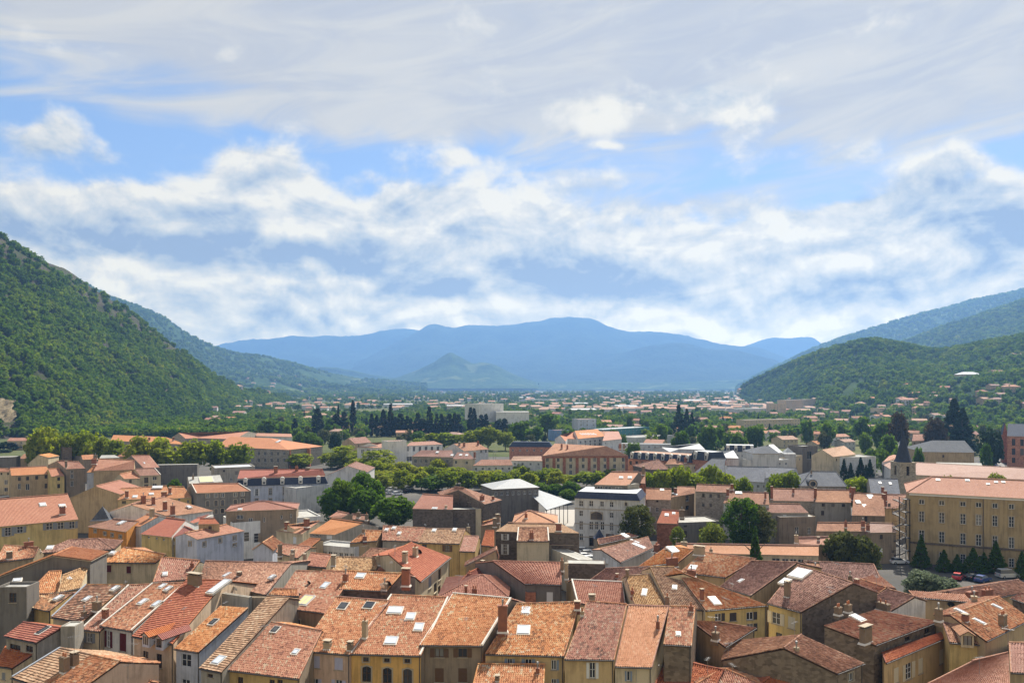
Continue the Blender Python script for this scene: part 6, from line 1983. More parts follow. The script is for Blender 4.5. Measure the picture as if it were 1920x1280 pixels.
house('U3', (1258, 470), (1620, 480), (1600, 432), (1262, 425), 9.6, 'grey', 'stone', 'stained grey roof beyond the pink sheet roof', pitch=.16, flat=True)
house('U3', (860, 440), (985, 520), (1050, 500), (930, 405), 9, 'pink', 'white', 'white flank with a row of shutters below the pink roof', auto=(7, 1, 'n'), pitch=.12)
house('U3', (860, 425), (985, 395), (985, 374), (905, 380), 10, 'salmon', 'white', 'white gabled annex with an orange roof left of the spire', auto=(2, 1, 'd'))
br = house('U3', (1792, 228), (2150, 236), (2120, 140), (1800, 138), 16, 'slateb', 'redb', 'ornate orange brick school with stone trim and slate roof', win=[(1842, 275, 26, 50, 'a'), (1842, 345, 26, 50, 'a'), (1842, 410, 26, 40, 'a'), (1905, 278, 26, 50, 'a'), (1905, 348, 26, 50, 'a')], auto3=(2, 3, 'a'))
gable('U3', (1758, 215), (1778, 132), (1800, 222), 3, 15.5, -.25, 'slateb', 'brick', 'narrow brick gable of the ornate school')
bk = block('U3', (495, 388), (810, 382), 11, 12, 'pale', 'grey', 'pale blank block behind the dark firs', parapet=.3)
block('U3', (258, 305), (372, 300), 13, 9, 'dgrey', 'grey', 'dark slatted tower block with an open top', parapet=.5, win=[(310, 370, 60, 60, 'n')])
house('U3', (490, 385), (660, 365), (570, 300), (405, 330), 11.5, 'pink', 'cream', 'pinkish villa roof with a flowered terrace', hips='', pitch=.4, auto=(3, 1, 'd'))
block('U3', (0, 400), (258, 372), 9, 10, 'cream', 'zinc', 'low cream hall with white roof edges', auto=(6, 1, 'n'))
pyramid('U3', (120, 362), (212, 362), (168, 315), 10.5, 'zinc', 'pale', 'small pale glass pyramid on a flat hall', name='roof_lantern', cat='skylight')
house('U3', (-20, 362), (112, 352), (70, 292), (-20, 290), 11, 'zinc', 'pale', 'pale hipped zinc roof beside the glass pyramid', hips='R')
house('U3', (1440, 225), (1590, 220), (1560, 190), (1470, 195), 9, 'brown', 'tan', 'tan cottage beyond the stone hall', auto=(3, 1, 'd'))
house('U3', (1080, 265), (1305, 262), (1290, 215), (1090, 215), 9, 'brown', 'cream', 'old brown roofs with two little gables behind the spire', auto=(5, 1, 'd'), dorm=[])
house('U3', (945, 310), (1010, 300), (1010, 265), (985, 268), 8, 'grey', 'white', 'white shed with a grey roof behind the spire')

# far blocks
block('P', (898, 757), (944, 756), 23.0, 22, 'white', 'grey', 'big white windowless theatre tower above the cypresses', name='theatre', cat='theatre')
block('P', (930, 772), (992, 772), 15.0, 30, 'white', 'grey', 'lower white wing of the theatre', name='theatre', cat='theatre')
block('U2', (495, 102), (632, 100), 15.0, 12, 'lav', 'pink', 'pale blue square block with few windows', auto=(3, 3, 'n'))
block('U2', (318, 185), (425, 182), 8.0, 10, 'blue', 'brown', 'vivid blue block behind the orange hospital roof', auto=(2, 1, 'n'))
block('U2', (690, 180), (1030, 160), 8.0, 16, 'tealw', 'zinc', 'teal glass building with a flat white roof', auto=(12, 2, 'n'))
block('U2', (920, 240), (1215, 222), 6.5, 18, 'pale', 'grey', 'low grey flat-roofed wing with mauve front', auto=(8, 1, 'n'))
block('U2', (610, 282), (1230, 290), 7.0, 6, 'pale', 'zinc', 'long white flat-roofed gallery', auto=(14, 1, 'n'), parapet=.15)
house('U2', (1060, 322), (1450, 330), (1405, 285), (1120, 312), 8.5, 'zinc', 'pale', 'large pale grey slanted roof of a modern hall', flat=True)
house('U2', (495, 250), (700, 230), (640, 176), (470, 190), 12, 'new', 'white', 'white hospital with a long salmon-red roof', win=[(515 + 36 * k, 275 - 3 * k, 12, 18, 'n') for k in range(5)] + [(515 + 36 * k, 300 - 3 * k, 12, 18, 'n') for k in range(5)], flat=True, sky=[(520 + 20 * k, 215, 10, 8, 'w') for k in range(6)])
house('U2', (320, 248), (495, 250), (470, 192), (360, 222), 11.5, 'new', 'white', 'side wing of the hospital with sunshades', flat=True)
house('U2', (680, 265), (825, 250), (800, 195), (700, 200), 11.5, 'salmon', 'white', 'gabled salmon end of the hospital', flat=True, auto=(3, 2, 'n'))
block('P', (1474, 750), (1530, 748), 19.0, 14, 'peach', 'grey', 'salmon and white striped apartment block at the foot of the knoll', auto=(9, 5, 'n'))
block('P', (1442, 757), (1474, 757), 16.0, 12, 'peach', 'grey', 'smaller salmon apartment block at the foot of the knoll', auto=(5, 4, 'n'))
block('P', (1395, 787), (1500, 785), 11.0, 11, 'cream', 'grey', 'long four-storey cream apartment bar', auto=(20, 3, 'n'))
block('P', (1380, 766), (1440, 765), 9.0, 20, 'pale', 'zinc', 'pale warehouse with a flat zinc roof', auto=(6, 1, 'n'))
block('P', (985, 749), (1075, 748), 7.5, 30, 'pale', 'zinc', 'long white industrial shed in the valley')
block('P', (1145, 748), (1180, 748), 7.0, 30, 'white', 'zinc', 'small white industrial shed in the valley')
block('P', (1648, 765), (1694, 764), 14.0, 12, 'cream', 'pink', 'cream apartment house on the lower slope', auto=(7, 3, 'n'))

# ================================================================== SUBURBS
OCC = []          # (x, y, r) already built on
for o_ in list(bpy.data.objects):
    if o_.type == 'EMPTY' and o_.parent is None: OCC.append((o_.location.x, o_.location.y, 9.0))


def free(x, y, r):
    for (a, b, c) in OCC:
        if (a - x) ** 2 + (b - y) ** 2 < (r + c) ** 2: return False
    return True


def far_house(P, w, dpt, hw, roof, wall, yaw, label, group, hip=False, pitch=.36, nwin=True):
    o = Vector(P)
    root = empty('suburban_house' if group else 'villa', o, label, 'house' if group else 'villa', group, yaw)
    W = MB(); z0 = -3.0
    X, Y = w / 2, dpt / 2
    c = [Vector((-X, -Y, 0)), Vector((X, -Y, 0)), Vector((X, Y, 0)), Vector((-X, Y, 0))]
    fw = []
    if nwin:
        n = max(2, int(w / 3.2)); rows = 2 if hw > 5 else 1
        for r in range(rows):
            for k in range(n): fw.append((w * (k + .5) / n, hw - 1.5 - 2.8 * r, 1.0, 1.3, 'p', 'white'))
    wall_panel(W, c[0], c[1], z0, hw, [(s - .5, s + .5, z - .65, z + .65) for (s, z, *_) in fw])
    for i in (1, 2, 3): wall_panel(W, c[i], c[(i + 1) % 4], z0, hw)
    rz = hw + Y * pitch
    if not hip:
        W.face([(X, -Y, hw), (X, Y, hw), (X, 0, rz - .1)]); W.face([(-X, Y, hw), (-X, -Y, hw), (-X, 0, rz - .1)])
    W.build('wall', [wall_mat(wall)], root)
    R_ = MB(); e = .35
    zz = hw - e * pitch
    a, b, r, l = Vector((-X - e, -Y - e, zz)), Vector((X + e, -Y - e, zz)), Vector((X + e, Y + e, zz)), Vector((-X - e, Y + e, zz))
    q = min(X * .6, Y) if hip else -e
    t0, t1 = Vector((-X + q, 0, rz)), Vector((X - q, 0, rz))
    fs = [[a, b, t1, t0], [r, l, t0, t1]] + ([[b, r, t1], [l, a, t0]] if hip else [])
    th = Vector((0, 0, .15))
    for f in fs:
        R_.face(f, 0, slope_uv(f, f[0], f[1])); R_.face([p - th for p in f][::-1], 1)
    for p_, q_ in ((a, b), (b, r), (r, l), (l, a)): R_.face([p_ - th, q_ - th, q_, p_], 1)
    ro = R_.build('roof', [tile_mat(roof, False), M_STONE], root)
    C = MB(); s = random.choice((-1, 1))
    C.box((s * X * .5, .6, rz - .9), .8, .6, 1.7, 0, 0); C.box((s * X * .5, .6, rz + .8), .95, .75, .12, 0, 1)
    C.build('chimney', [M_CHREN, M_STONE], ro)
    for (sx, z, ww, hh, st, co) in fw:
        window(root, (-X + sx, -Y, z), 0, ww, hh, st, co, True)
    OCC.append((o.x, o.y, max(w, dpt) * .55))
    return root


WN = dict(cream='cream', white='white', pale='pale grey', tan='tan', peach='peach', pink='pink')
RN = dict(new='orange', salmon='salmon', brown='brown', pink='dusty pink', old='rust')


def suburb(n, x0, x1, y0, y1, place, grp, seed, big=1.0, dmax=2600, hillside=False, bias=1.0):
    r = random.Random(seed)
    done = tries = 0
    while done < n and tries < n * 30:
        tries += 1
        p = (r.uniform(x0, x1), y0 + (y1 - y0) * r.random() ** bias)
        P = land_hit(p)
        if P is None or P.y > dmax: continue
        w = r.uniform(9, 15) * big; dp = r.uniform(8, 11) * big; hw = r.choice((3.2, 5.6, 5.8, 6.2))
        if not free(P.x, P.y, w * .62): continue
        roof = r.choice(('new', 'salmon', 'salmon', 'brown', 'pink', 'pink', 'old')); wall = r.choice(('cream', 'white', 'pale', 'tan', 'peach', 'cream'))
        st = 'two-storey' if hw > 5 else 'single-storey'
        hip = r.random() < .35
        far_house((P.x, P.y, P.z), w, dp, hw, roof, wall, r.uniform(-.7, .7), '%s %s house with %s %s roof %s' % (st, WN[wall], RN[roof], 'hipped' if hip else 'gabled', place),
                  grp, hip, nwin=P.y < 1300)
        done += 1


# villas that stand out on the right slope
def villa(p, w, dp, hw, roof, wall, yaw, label, **k):
    P = land_hit(p)
    far_house((P.x, P.y, P.z), w, dp, hw, roof, wall, yaw, label, None, **k)
villa((1815, 713), 32, 16, 9, 'zinc', 'cream', .1, 'cream mansion with a gleaming white hipped roof above the green bank', hip=True, pitch=.45)
villa((1868, 706), 20, 10, 8, 'brown', 'tan', .3, 'tan manor wing beside the gleaming white roof')
villa((1895, 735), 18, 12, 7, 'salmon', 'tan', -.2, 'tan villa with a hipped salmon roof on the upper slope', hip=True)
villa((1862, 728), 14, 9, 4, 'pink', 'tan', .2, 'low tan villa with a pink roof on the upper slope')
villa((1722, 745), 22, 11, 6, 'new', 'white', -.1, 'wide white villa with an orange roof at the edge of the wood', hip=True)
villa((1698, 758), 20, 11, 6.4, 'salmon', 'white', .1, 'white villa with a double salmon roof below the wood')
villa((1905, 668), 14, 9, 4, 'pink', 'white', 0, 'small white house high up among the trees')
villa((1885, 684), 12, 9, 5, 'pink', 'pale', .3, 'pale house half hidden high among the trees')
villa((400, 797), 15, 10, 6.2, 'new', 'yellow', -.1, 'yellow house with an orange roof beside the left hand road')
villa((432, 792), 12, 9, 5, 'old', 'cream', .5, 'cream gabled house next to the road bend')
villa((398, 774), 15, 11, 8, 'brown', 'pale', .2, 'tall pale house stepped against the wooded hill')
villa((40, 842), 13, 9, 6, 'old', 'cream', .2, 'cream house at the foot of the wooded hill')

suburb(62, 985, 1710, 752, 838, 'in the suburb beyond the square', 'suburb houses beyond the square', 11, 1.0, 2300, bias=1.2)
suburb(24, 390, 660, 752, 800, 'below the wooded hill', 'houses below the wooded hill', 12, 1.05, 2300)
suburb(26, 1690, 1925, 725, 815, 'among trees on the slope', 'houses on the slope', 13, 1.0, 1400)
suburb(16, 425, 620, 702, 740, 'scattered on the second hill', 'houses on the second hill', 14, 1.25, 4200)
suburb(20, 560, 1420, 733, 752, 'far off in the valley', 'houses far off in the valley', 15, 1.5, 5000)
suburb(28, 1180, 1720, 782, 850, 'close behind the slate roofs', 'suburb houses behind the slate roofs', 16, 1.0, 1200)

# ================================================================== TREES
TCACHE = {}
TRUNKS = []
for i in range(3):
    r = random.Random(50 + i)
    M = MB()
    M.cyl((0, 0, -.05), (0, 0, .5), .030, .020, 8)
    M.cyl((0, 0, .5), (r.uniform(-.03, .03), r.uniform(-.03, .03), .85), .020, .007, 6)
    for k in range(6):
        a = k * 1.05 + r.uniform(-.3, .3); z = r.uniform(.30, .6); L = r.uniform(.14, .24)
        M.cyl((0, 0, z), (math.cos(a) * L, math.sin(a) * L, z + r.uniform(.10, .24)), .011, .004, 5)
    TRUNKS.append(M.mesh('trunk', [M_BARK]))
SHAPE_H = dict(round=1.93, cypress=6.25, conifer=3.62, loose=2.95)


def tree(shape, pal, p, wpx, dist, label, group=None, name='tree', lift=.24, cat='tree', z=None):
    """p = photo pixel of the tree's top, wpx = width of its crown in photo pixels, dist = metres away"""
    tp = at_y(p, dist)
    gz = ground_at(tp.x, tp.y) if z is None else z
    Ht = max(2.0, tp.z - gz)
    w = wpx * dist / F
    detail = 2 if dist < 300 else 1 if dist < 520 else 0
    var = random.randrange(3)
    key = (shape, pal, detail, var)
    if key not in TCACHE:
        if shape == 'cypress': n, per, lf = ((150, 26, .10), (110, 18, .14), (90, 12, .19))[2 - detail]
        elif shape == 'conifer': n, per, lf = ((330, 10, .075), (240, 9, .09), (150, 8, .11))[2 - detail]
        else: n, per, lf = ((120, 46, .062), (80, 30, .085), (52, 18, .125))[2 - detail]
        TCACHE[key] = crown_mesh('crown', 300 + hash((shape, var)) % 7 + var * 31 + len(shape), shape, n, per, lf, LEAF[pal])
    root = empty(name, (tp.x, tp.y, gz), label, cat, group, random.uniform(0, 6.28))
    lo = lift if shape in ('round', 'loose') else .03
    tr = obj('trunk', TRUNKS[var], root); tr.scale = (Ht, Ht, Ht)
    cr = obj('crown', TCACHE[key], root, (0, 0, Ht * lo))
    sx = w / 2 / (1.02 if shape == 'round' else .95)
    cr.scale = (sx, sx * random.uniform(.9, 1.1), Ht * (1 - lo) / SHAPE_H[shape])
    return root


def trees(blk, lst, shape, pal, dist, label, group, name='tree', lift=.24):
    for q in lst:
        d = q[3] if len(q) > 3 else dist
        k = 1.22 if pal == 'plane' else 1.02 if shape == 'cypress' else 1.1
        tree(shape, pal, px(blk, q[:2]), q[2] * k / BL[blk][2], d * random.uniform(.99, 1.01), label, group, name, lift * .75)
        t = at_y(px(blk, q[:2]), d); OCC.append((t.x, t.y, 4))


trees('U0', [(350, 155, 220), (470, 195, 140), (540, 190, 120), (640, 190, 180), (740, 205, 200), (860, 252, 160), (1040, 225, 190), (1200, 242, 240), (1440, 247, 230), (1610, 247, 170), (1780, 272, 180), (250, 220, 120)],
      'round', 'plane', 368, 'round golden-green plane tree in the row before the barracks', 'plane trees before the barracks', 'plane_tree')
trees('U1', [(1100, 420, 190, 352), (1200, 450, 140, 345), (1300, 448, 140, 350), (1370, 390, 150, 365), (1415, 455, 120, 345), (1510, 460, 180, 338), (1550, 408, 150, 365), (1640, 482, 140, 335), (1745, 412, 140, 365), (1760, 475, 180, 332), (1880, 472, 150, 338)],
      'round', 'plane', 350, 'clipped round plane tree on the town square', 'plane trees on the town square', 'plane_tree')
trees('U2', [(60, 440, 140), (190, 482, 140, 335), (290, 462, 150, 345), (410, 512, 120, 330), (510, 442, 150, 362), (560, 490, 210, 330), (690, 452, 150, 360), (740, 470, 90, 352), (900, 455, 110, 360)],
      'round', 'plane', 350, 'clipped round plane tree on the town square', 'plane trees on the town square', 'plane_tree')
trees('U2', [(1020, 490, 130), (1130, 470, 190), (1260, 442, 180), (1400, 500, 240), (1480, 432, 150), (1600, 502, 180), (1735, 532, 120)], 'round', 'plane', 262,
      'leafy round tree behind the old stone row', 'trees behind the old stone row', 'plane_tree')
trees('U3', [(80, 500, 190), (170, 482, 130), (670, 522, 210, 255)], 'round', 'plane', 260, 'round tree standing before the slate church roofs', 'trees before the slate roofs', 'plane_tree')
trees('U1', [(670, 300, 180, 405), (920, 332, 210, 372), (560, 352, 130, 405), (335, 358, 150, 405), (650, 402, 110, 400), (790, 395, 120, 395), (860, 420, 140, 360), (980, 450, 130, 355)],
      'loose', 'plane', 390, 'tall loose yellow-green tree by the square', 'yellow-green trees by the square', 'plane_tree', .15)
trees('U1', [(640, 530, 200, 250), (800, 492, 210, 262), (570, 615, 200, 246), (700, 560, 190, 252), (830, 622, 240, 244), (900, 560, 160, 262)], 'round', 'green', 285,
      'dense dark green tree in the clump beside the white annex', 'dark green trees beside the white annex', 'broadleaf_tree', .05)
tree('round', 'green', px('U1', (1045, 680)), 350 / 4, 236, 'broad fresh green tree above the orange attic roofs', None, 'broadleaf_tree', .05)
tree('round', 'green', px('U1', (1320, 520)), 310 / 4, 318, 'wide deep green tree by the parked cars on the square', None, 'broadleaf_tree', .08)
tree('round', 'dark', px('U1', (1310, 815)), 150 / 4, 232, 'dusky shrub beside the dark yard wall', None, 'shrub', .0, 'shrub')
tree('loose', 'olive', px('U2', (940, 742)), 230 / 4, 199, 'feathery birch in front of the corner building', None, 'birch_tree', .12)
tree('loose', 'lime', px('U2', (1240, 902)), 100 / 4, 197, 'small bright lime-green tree by the low dark building', None, 'young_tree', .05)
tree('round', 'lime', px('U2', (1500, 868)), 230 / 4, 195, 'yellow-green willow before the mossy flat roof', None, 'willow_tree', .03)
tree('loose', 'green', px('U2', (1720, 690)), 260 / 4, 202, 'big green eucalyptus with an open crown', None, 'eucalyptus_tree', .08)
tree('loose', 'olive', px('U2', (1840, 740)), 240 / 4, 204, 'olive-green companion tree behind the eucalyptus', None, 'eucalyptus_tree', .05)
tree('conifer', 'green', px('U2', (1825, 895)), 140 / 4, 172, 'dense green cone-shaped fir by the long salmon roof', None, 'fir_tree')
tree('round', 'olive', px('U3', (560, 925)), 300 / 4, 177, 'large olive-green tree in front of the brown roofs', None, 'broadleaf_tree', .0)
tree('round', 'olive', px('U3', (700, 975)), 260 / 4, 175, 'lower olive-green tree joined to the large one', None, 'broadleaf_tree', .0)
tree('round', 'silver', px('J3', (1160, 345)), 300 / 4, 158, 'silvery leafed tree below the olive building', None, 'silver_tree', .0)
tree('round', 'silver', px('J3', (1310, 400)), 260 / 4, 156, 'smaller silvery tree spreading beside the first', None, 'silver_tree', .0)
trees('J3', [(1150, 85, 130, 184), (1320, 195, 120, 182), (1540, 180, 150, 180), (1710, 130, 140, 178), (1905, 205, 130, 176), (1420, 230, 110, 181), (1620, 215, 110, 179)], 'conifer', 'green', 180,
      'slim open young tree standing in front of the olive building', 'young trees in front of the olive building', 'young_tree', .12)
trees('U3', [(570, 395, 90), (620, 425, 80), (695, 382, 110), (765, 398, 90), (735, 440, 80)], 'conifer', 'dark', 330, 'dark fir before the pale blank block', 'firs before the pale block', 'fir_tree')
CYP = [(290, 95, 48), (462, 22, 88), (600, 62, 84), (617, -10, 24), (660, 45, 62), (727, -42, 46), (868, 60, 46), (905, 70, 40), (955, 28, 58), (992, 95, 84), (1010, -14, 46), (1045, 82, 50), (1085, 60, 84),
       (1135, 75, 52), (1160, 95, 50), (1215, 55, 62), (1245, 95, 90), (1300, 8, 56), (1355, 60, 42), (1350, 130, 84), (1390, 62, 52), (1450, 60, 62), (1490, 58, 50), (1520, 65, 58), (1610, 14, 52), (1636, 20, 46), (1690, 70, 62), (1725, 62, 52), (1812, 108, 64), (1866, 95, 66)]
trees('U1', CYP, 'cypress', 'cyp', 660, 'tall dark cypress in the cemetery rows', 'cypresses in the cemetery', 'cypress_tree')
trees('U1', [(100, 95, 140, 620), (40, 130, 90, 620), (410, 195, 140, 500), (330, 190, 120, 520), (470, 230, 70, 500)], 'round', 'green', 520, 'bright green tree behind the barracks', 'green trees behind the barracks', 'broadleaf_tree')
tree('round', 'dark', px('U1', (598, 198)), 115 / 4, 500, 'round near-black yew beside a white gable', None, 'yew_tree', .0)
trees('U1', [(1660, 180, 130), (1740, 150, 180), (1600, 185, 140), (1400, 195, 170), (1320, 200, 150), (1470, 205, 140), (1870, 188, 120), (1230, 240, 110)], 'round', 'plane', 520, 'yellow-green plane tree below the cypresses', 'plane trees below the cypresses', 'plane_tree')
trees('U2', [(75, 115, 160), (185, 150, 90), (265, 50, 170, 640), (20, 120, 90)], 'round', 'green', 560, 'full green tree left of the hospital', 'green trees left of the hospital', 'broadleaf_tree')
trees('U2', [(1250, -10, 140), (1310, 20, 110), (1350, 45, 90)], 'conifer', 'dark', 640, 'huge dark cedar in the suburb', 'cedars in the suburb', 'cedar_tree')
trees('U2', [(1470, 135, 150, 480), (1265, 180, 130, 470), (1120, 130, 110, 560), (885, 65, 60, 680), (1820, 140, 140, 500), (1560, 150, 100, 520), (1640, 190, 120, 500), (910, 265, 110, 420), (1340, 130, 80, 560), (1700, 190, 110, 480)],
      'round', 'green', 500, 'green garden tree among the suburb roofs', 'garden trees among the suburb', 'broadleaf_tree', .08)
trees('U3', [(720, 80, 130, 560), (730, 190, 100, 470), (860, 120, 160, 480), (900, 215, 160, 420), (780, 320, 100, 380), (960, 320, 120, 370), (870, 320, 110, 375), (1130, 300, 90, 360), (450, 110, 110, 520), (290, 95, 90, 560)],
      'round', 'green', 450, 'green tree among the roofs left of the spire', 'green trees left of the spire', 'broadleaf_tree', .06)
tree('round', 'bronze', px('U3', (975, 45)), 170 / 4, 470, 'copper-dark tree right behind the church spire', None, 'copper_beech', .05)
tree('round', 'bronze', px('U3', (1260, 90)), 190 / 4, 470, 'bronze leafed tree on the lower slope', None, 'copper_beech', .05)
tree('conifer', 'dark', px('U3', (1395, -60)), 300 / 4, 500, 'great dark cedar on the lower slope', None, 'cedar_tree')
tree('conifer', 'dark', px('U3', (1460, 10)), 240 / 4, 490, 'second dark cedar beside the great one', None, 'cedar_tree')
tree('round', 'dark', px('U3', (1680, 165)), 200 / 4, 400, 'dense dark tree by the car park', None, 'broadleaf_tree', .05)
tree('round', 'green', px('U3', (1640, 280)), 90 / 4, 372, 'low green bush beside the car park', None, 'shrub', .0, 'shrub')
trees('U3', [(1360, 515, 150), (1720, 505, 190)], 'round', 'lime', 232, 'bright tree top showing above the olive building roof', 'tree tops behind the olive building', 'broadleaf_tree', .3)
trees('U0', [(1310, 548, 110), (900, 790, 60), (850, 790, 70)], 'round', 'green', 282, 'small green garden shrub between walls', 'garden shrubs between walls', 'shrub', .0)
trees('U0', [(60, 270, 190, 520), (120, 300, 130, 520), (20, 330, 140, 500)], 'round', 'dark', 520, 'dark green tree at the foot of the wooded hill', 'trees at the foot of the hill', 'broadleaf_tree', .05)

r = random.Random(77)
suburb(10, 560, 960, 806, 830, 'near the cypresses', 'houses near the cypresses', 18, .9, 760)


def garden_trees(n, x0, x1, y0, y1, label, grp, dmax, pals):
    k = t = 0
    while k < n and t < n * 25:
        t += 1
        P = land_hit((r.uniform(x0, x1), r.uniform(y0, y1)))
        if P is None or P.y > dmax or not free(P.x, P.y, 2.0): continue
        h = r.uniform(6, 13); w = r.uniform(5, 10)
        sh = r.choice(('round', 'round', 'round', 'loose', 'conifer' if 'cemetery' not in grp else 'round'))
        top = (CX + F * P.x / P.y, HY - F * (P.z + h - H) / P.y)
        lb = {'round': 'rounded ', 'loose': 'tall loose ', 'conifer': 'dark pointed '}[sh] + label
        tree(sh, 'dark' if sh == 'conifer' else r.choice(pals), top, (w if sh != 'conifer' else w * .6) * F / P.y, P.y, lb, grp, 'garden_tree', .1, z=P.z)
        OCC.append((P.x, P.y, 2.5)); k += 1


garden_trees(120, 985, 1720, 762, 850, 'tree in the suburb gardens beyond the square', 'garden trees beyond the square', 1600, ('green', 'green', 'olive', 'forest'))
garden_trees(60, 380, 700, 765, 812, 'tree between the houses below the wooded hill', 'garden trees below the wooded hill', 1500, ('green', 'forest', 'green'))
garden_trees(60, 1640, 1925, 730, 838, 'tree among the villas on the slope', 'garden trees on the slope', 1200, ('green', 'forest', 'olive'))

trees('U1', [(900, 400, 170, 352), (960, 480, 160, 342), (840, 480, 160, 345), (1010, 430, 130, 352), (880, 555, 160, 335), (740, 400, 140, 380)], 'round', 'plane', 350,
      'tall loose yellow-green tree by the square', 'yellow-green trees by the square', 'plane_tree', .08)
trees('U1', [(1090, 480, 150), (1240, 485, 140), (1440, 478, 150), (1590, 490, 150), (1700, 495, 130), (1830, 490, 150)], 'round', 'plane', 318,
      'clipped round plane tree on the town square', 'plane trees on the town square', 'plane_tree', .15)
trees('U2', [(20, 485, 130, 322), (130, 490, 130, 322), (330, 490, 130, 322), (640, 485, 140, 322)], 'round', 'plane', 318,
      'clipped round plane tree on the town square', 'plane trees on the town square', 'plane_tree', .15)


trees('U2', [(60, 555, 150, 300), (200, 570, 150, 298), (330, 585, 140, 296), (440, 560, 140, 300), (420, 620, 130, 285)], 'round', 'green', 300,
      'shady green tree behind the market hall', 'shady trees behind the market hall', 'broadleaf_tree', .1)
trees('U1', [(1010, 500, 130, 325), (1160, 505, 130, 325), (960, 520, 130, 320)], 'round', 'plane', 320, 'clipped round plane tree on the town square', 'plane trees on the town square', 'plane_tree', .12)
# hundreds of roofs far off in the valley, too small to tell apart
def distant_houses(n):
    r_ = random.Random(5)
    b = MB(); k = t = 0
    while k < n and t < n * 12:
        t += 1
        p = (r_.choice((r_.uniform(440, 1720), r_.uniform(960, 1700))), 731 + 44 * r_.random() ** 1.3)
        P = CAM + ray(p) * (-H / ray(p).z)
        if P.y > 4600 or ground_at(P.x, P.y) > .6 or not free(P.x, P.y, 8): continue
        shed = r_.random() < .10
        w = r_.uniform(24, 46) if shed else r_.uniform(11, 20); d = r_.uniform(14, 24) if shed else r_.uniform(9, 12); h = r_.uniform(5, 8)
        a = r_.uniform(-.5, .5)
        b.box((P.x, P.y, 0), w, d, h, a, r_.randrange(3))
        ca, sa = math.cos(a), math.sin(a)
        def q(x, y, z): return (P.x + ca * x - sa * y, P.y + sa * x + ca * y, z)
        X, Y = w / 2 + .5, d / 2 + .5; rz = h + d * (.08 if shed else .2); m = 6 if shed and r_.random() < .7 else r_.choice((3, 4, 5, 5))
        b.face([q(-X, -Y, h), q(X, -Y, h), q(X, 0, rz), q(-X, 0, rz)], m); b.face([q(X, Y, h), q(-X, Y, h), q(-X, 0, rz), q(X, 0, rz)], m)
        b.face([q(X, -Y, h), q(X, Y, h), q(X, 0, rz)], 0); b.face([q(-X, Y, h), q(-X, -Y, h), q(-X, 0, rz)], 0)
        OCC.append((P.x, P.y, max(w, d) * .4)); k += 1
    o = b.build('distant_houses', [wall_mat('white'), wall_mat('cream'), wall_mat('pale'), plain('far_tile_salmon', (.40, .23, .16)), plain('far_tile_orange', (.36, .17, .10)), plain('far_tile_brown', (.36, .21, .14)), plain('far_sheet', (.42, .42, .42), .8)])
    tag(o, 'crowd of tiny pale houses and sheds spread over the far valley', 'houses', kind='stuff')
distant_houses(300)

garden_trees(46, 470, 985, 800, 838, 'tree around the cemetery', 'trees around the cemetery', 900, ('green', 'forest', 'olive'))
# woods on the valley floor, too far to count
rr = np.random.default_rng(99)
yy = 1 / rr.uniform(1 / 5200., 1 / 640., 26000)
xx = rr.uniform(-.72, .72, 26000) * yy
dens = fbm(xx, yy, 240, 4, 55)
occ = np.array([(a, b) for a, b, c in OCC if b > 560])
keep = (dens > -.10) | (yy > 2600)
pxl = CX + F * xx / yy
keep &= ~((yy < 690) & (pxl > 640) & (pxl < 985))
keep &= ~((yy < 1500) & (pxl > 985) & (rr.uniform(0, 1, len(yy)) < .5))
pts = np.stack([xx, yy, np.zeros_like(xx)], 1)[keep]
if len(occ):
    d2_ = np.concatenate([((q[:, None, :2] - occ[None]) ** 2).sum(-1).min(1) for q in np.array_split(pts, 20)])
    pts = pts[d2_ > 110]
z = np.array([0.0] * len(pts))
inh = []
for i, p_ in enumerate(pts):
    inh.append(ground_at(p_[0], p_[1]) < .5)
pts = pts[np.array(inh)][:17000]
s = rr.uniform(2.6, 5.4, len(pts)) * np.clip(pts[:, 1] / 1900, .8, 1.5)
pts[:, 2] -= s * .05
scatter('valley_woods', pts, s, FORESTF, 'patchwork of woods and hedges over the valley floor', 'woods', 6)

# ================================================================== VEHICLES
CARC = dict(white=(.75, .75, .74), silver=(.45, .46, .47), grey=(.18, .185, .19), black=(.015, .015, .018), red=(.42, .02, .02), blue=(.03, .06, .20))


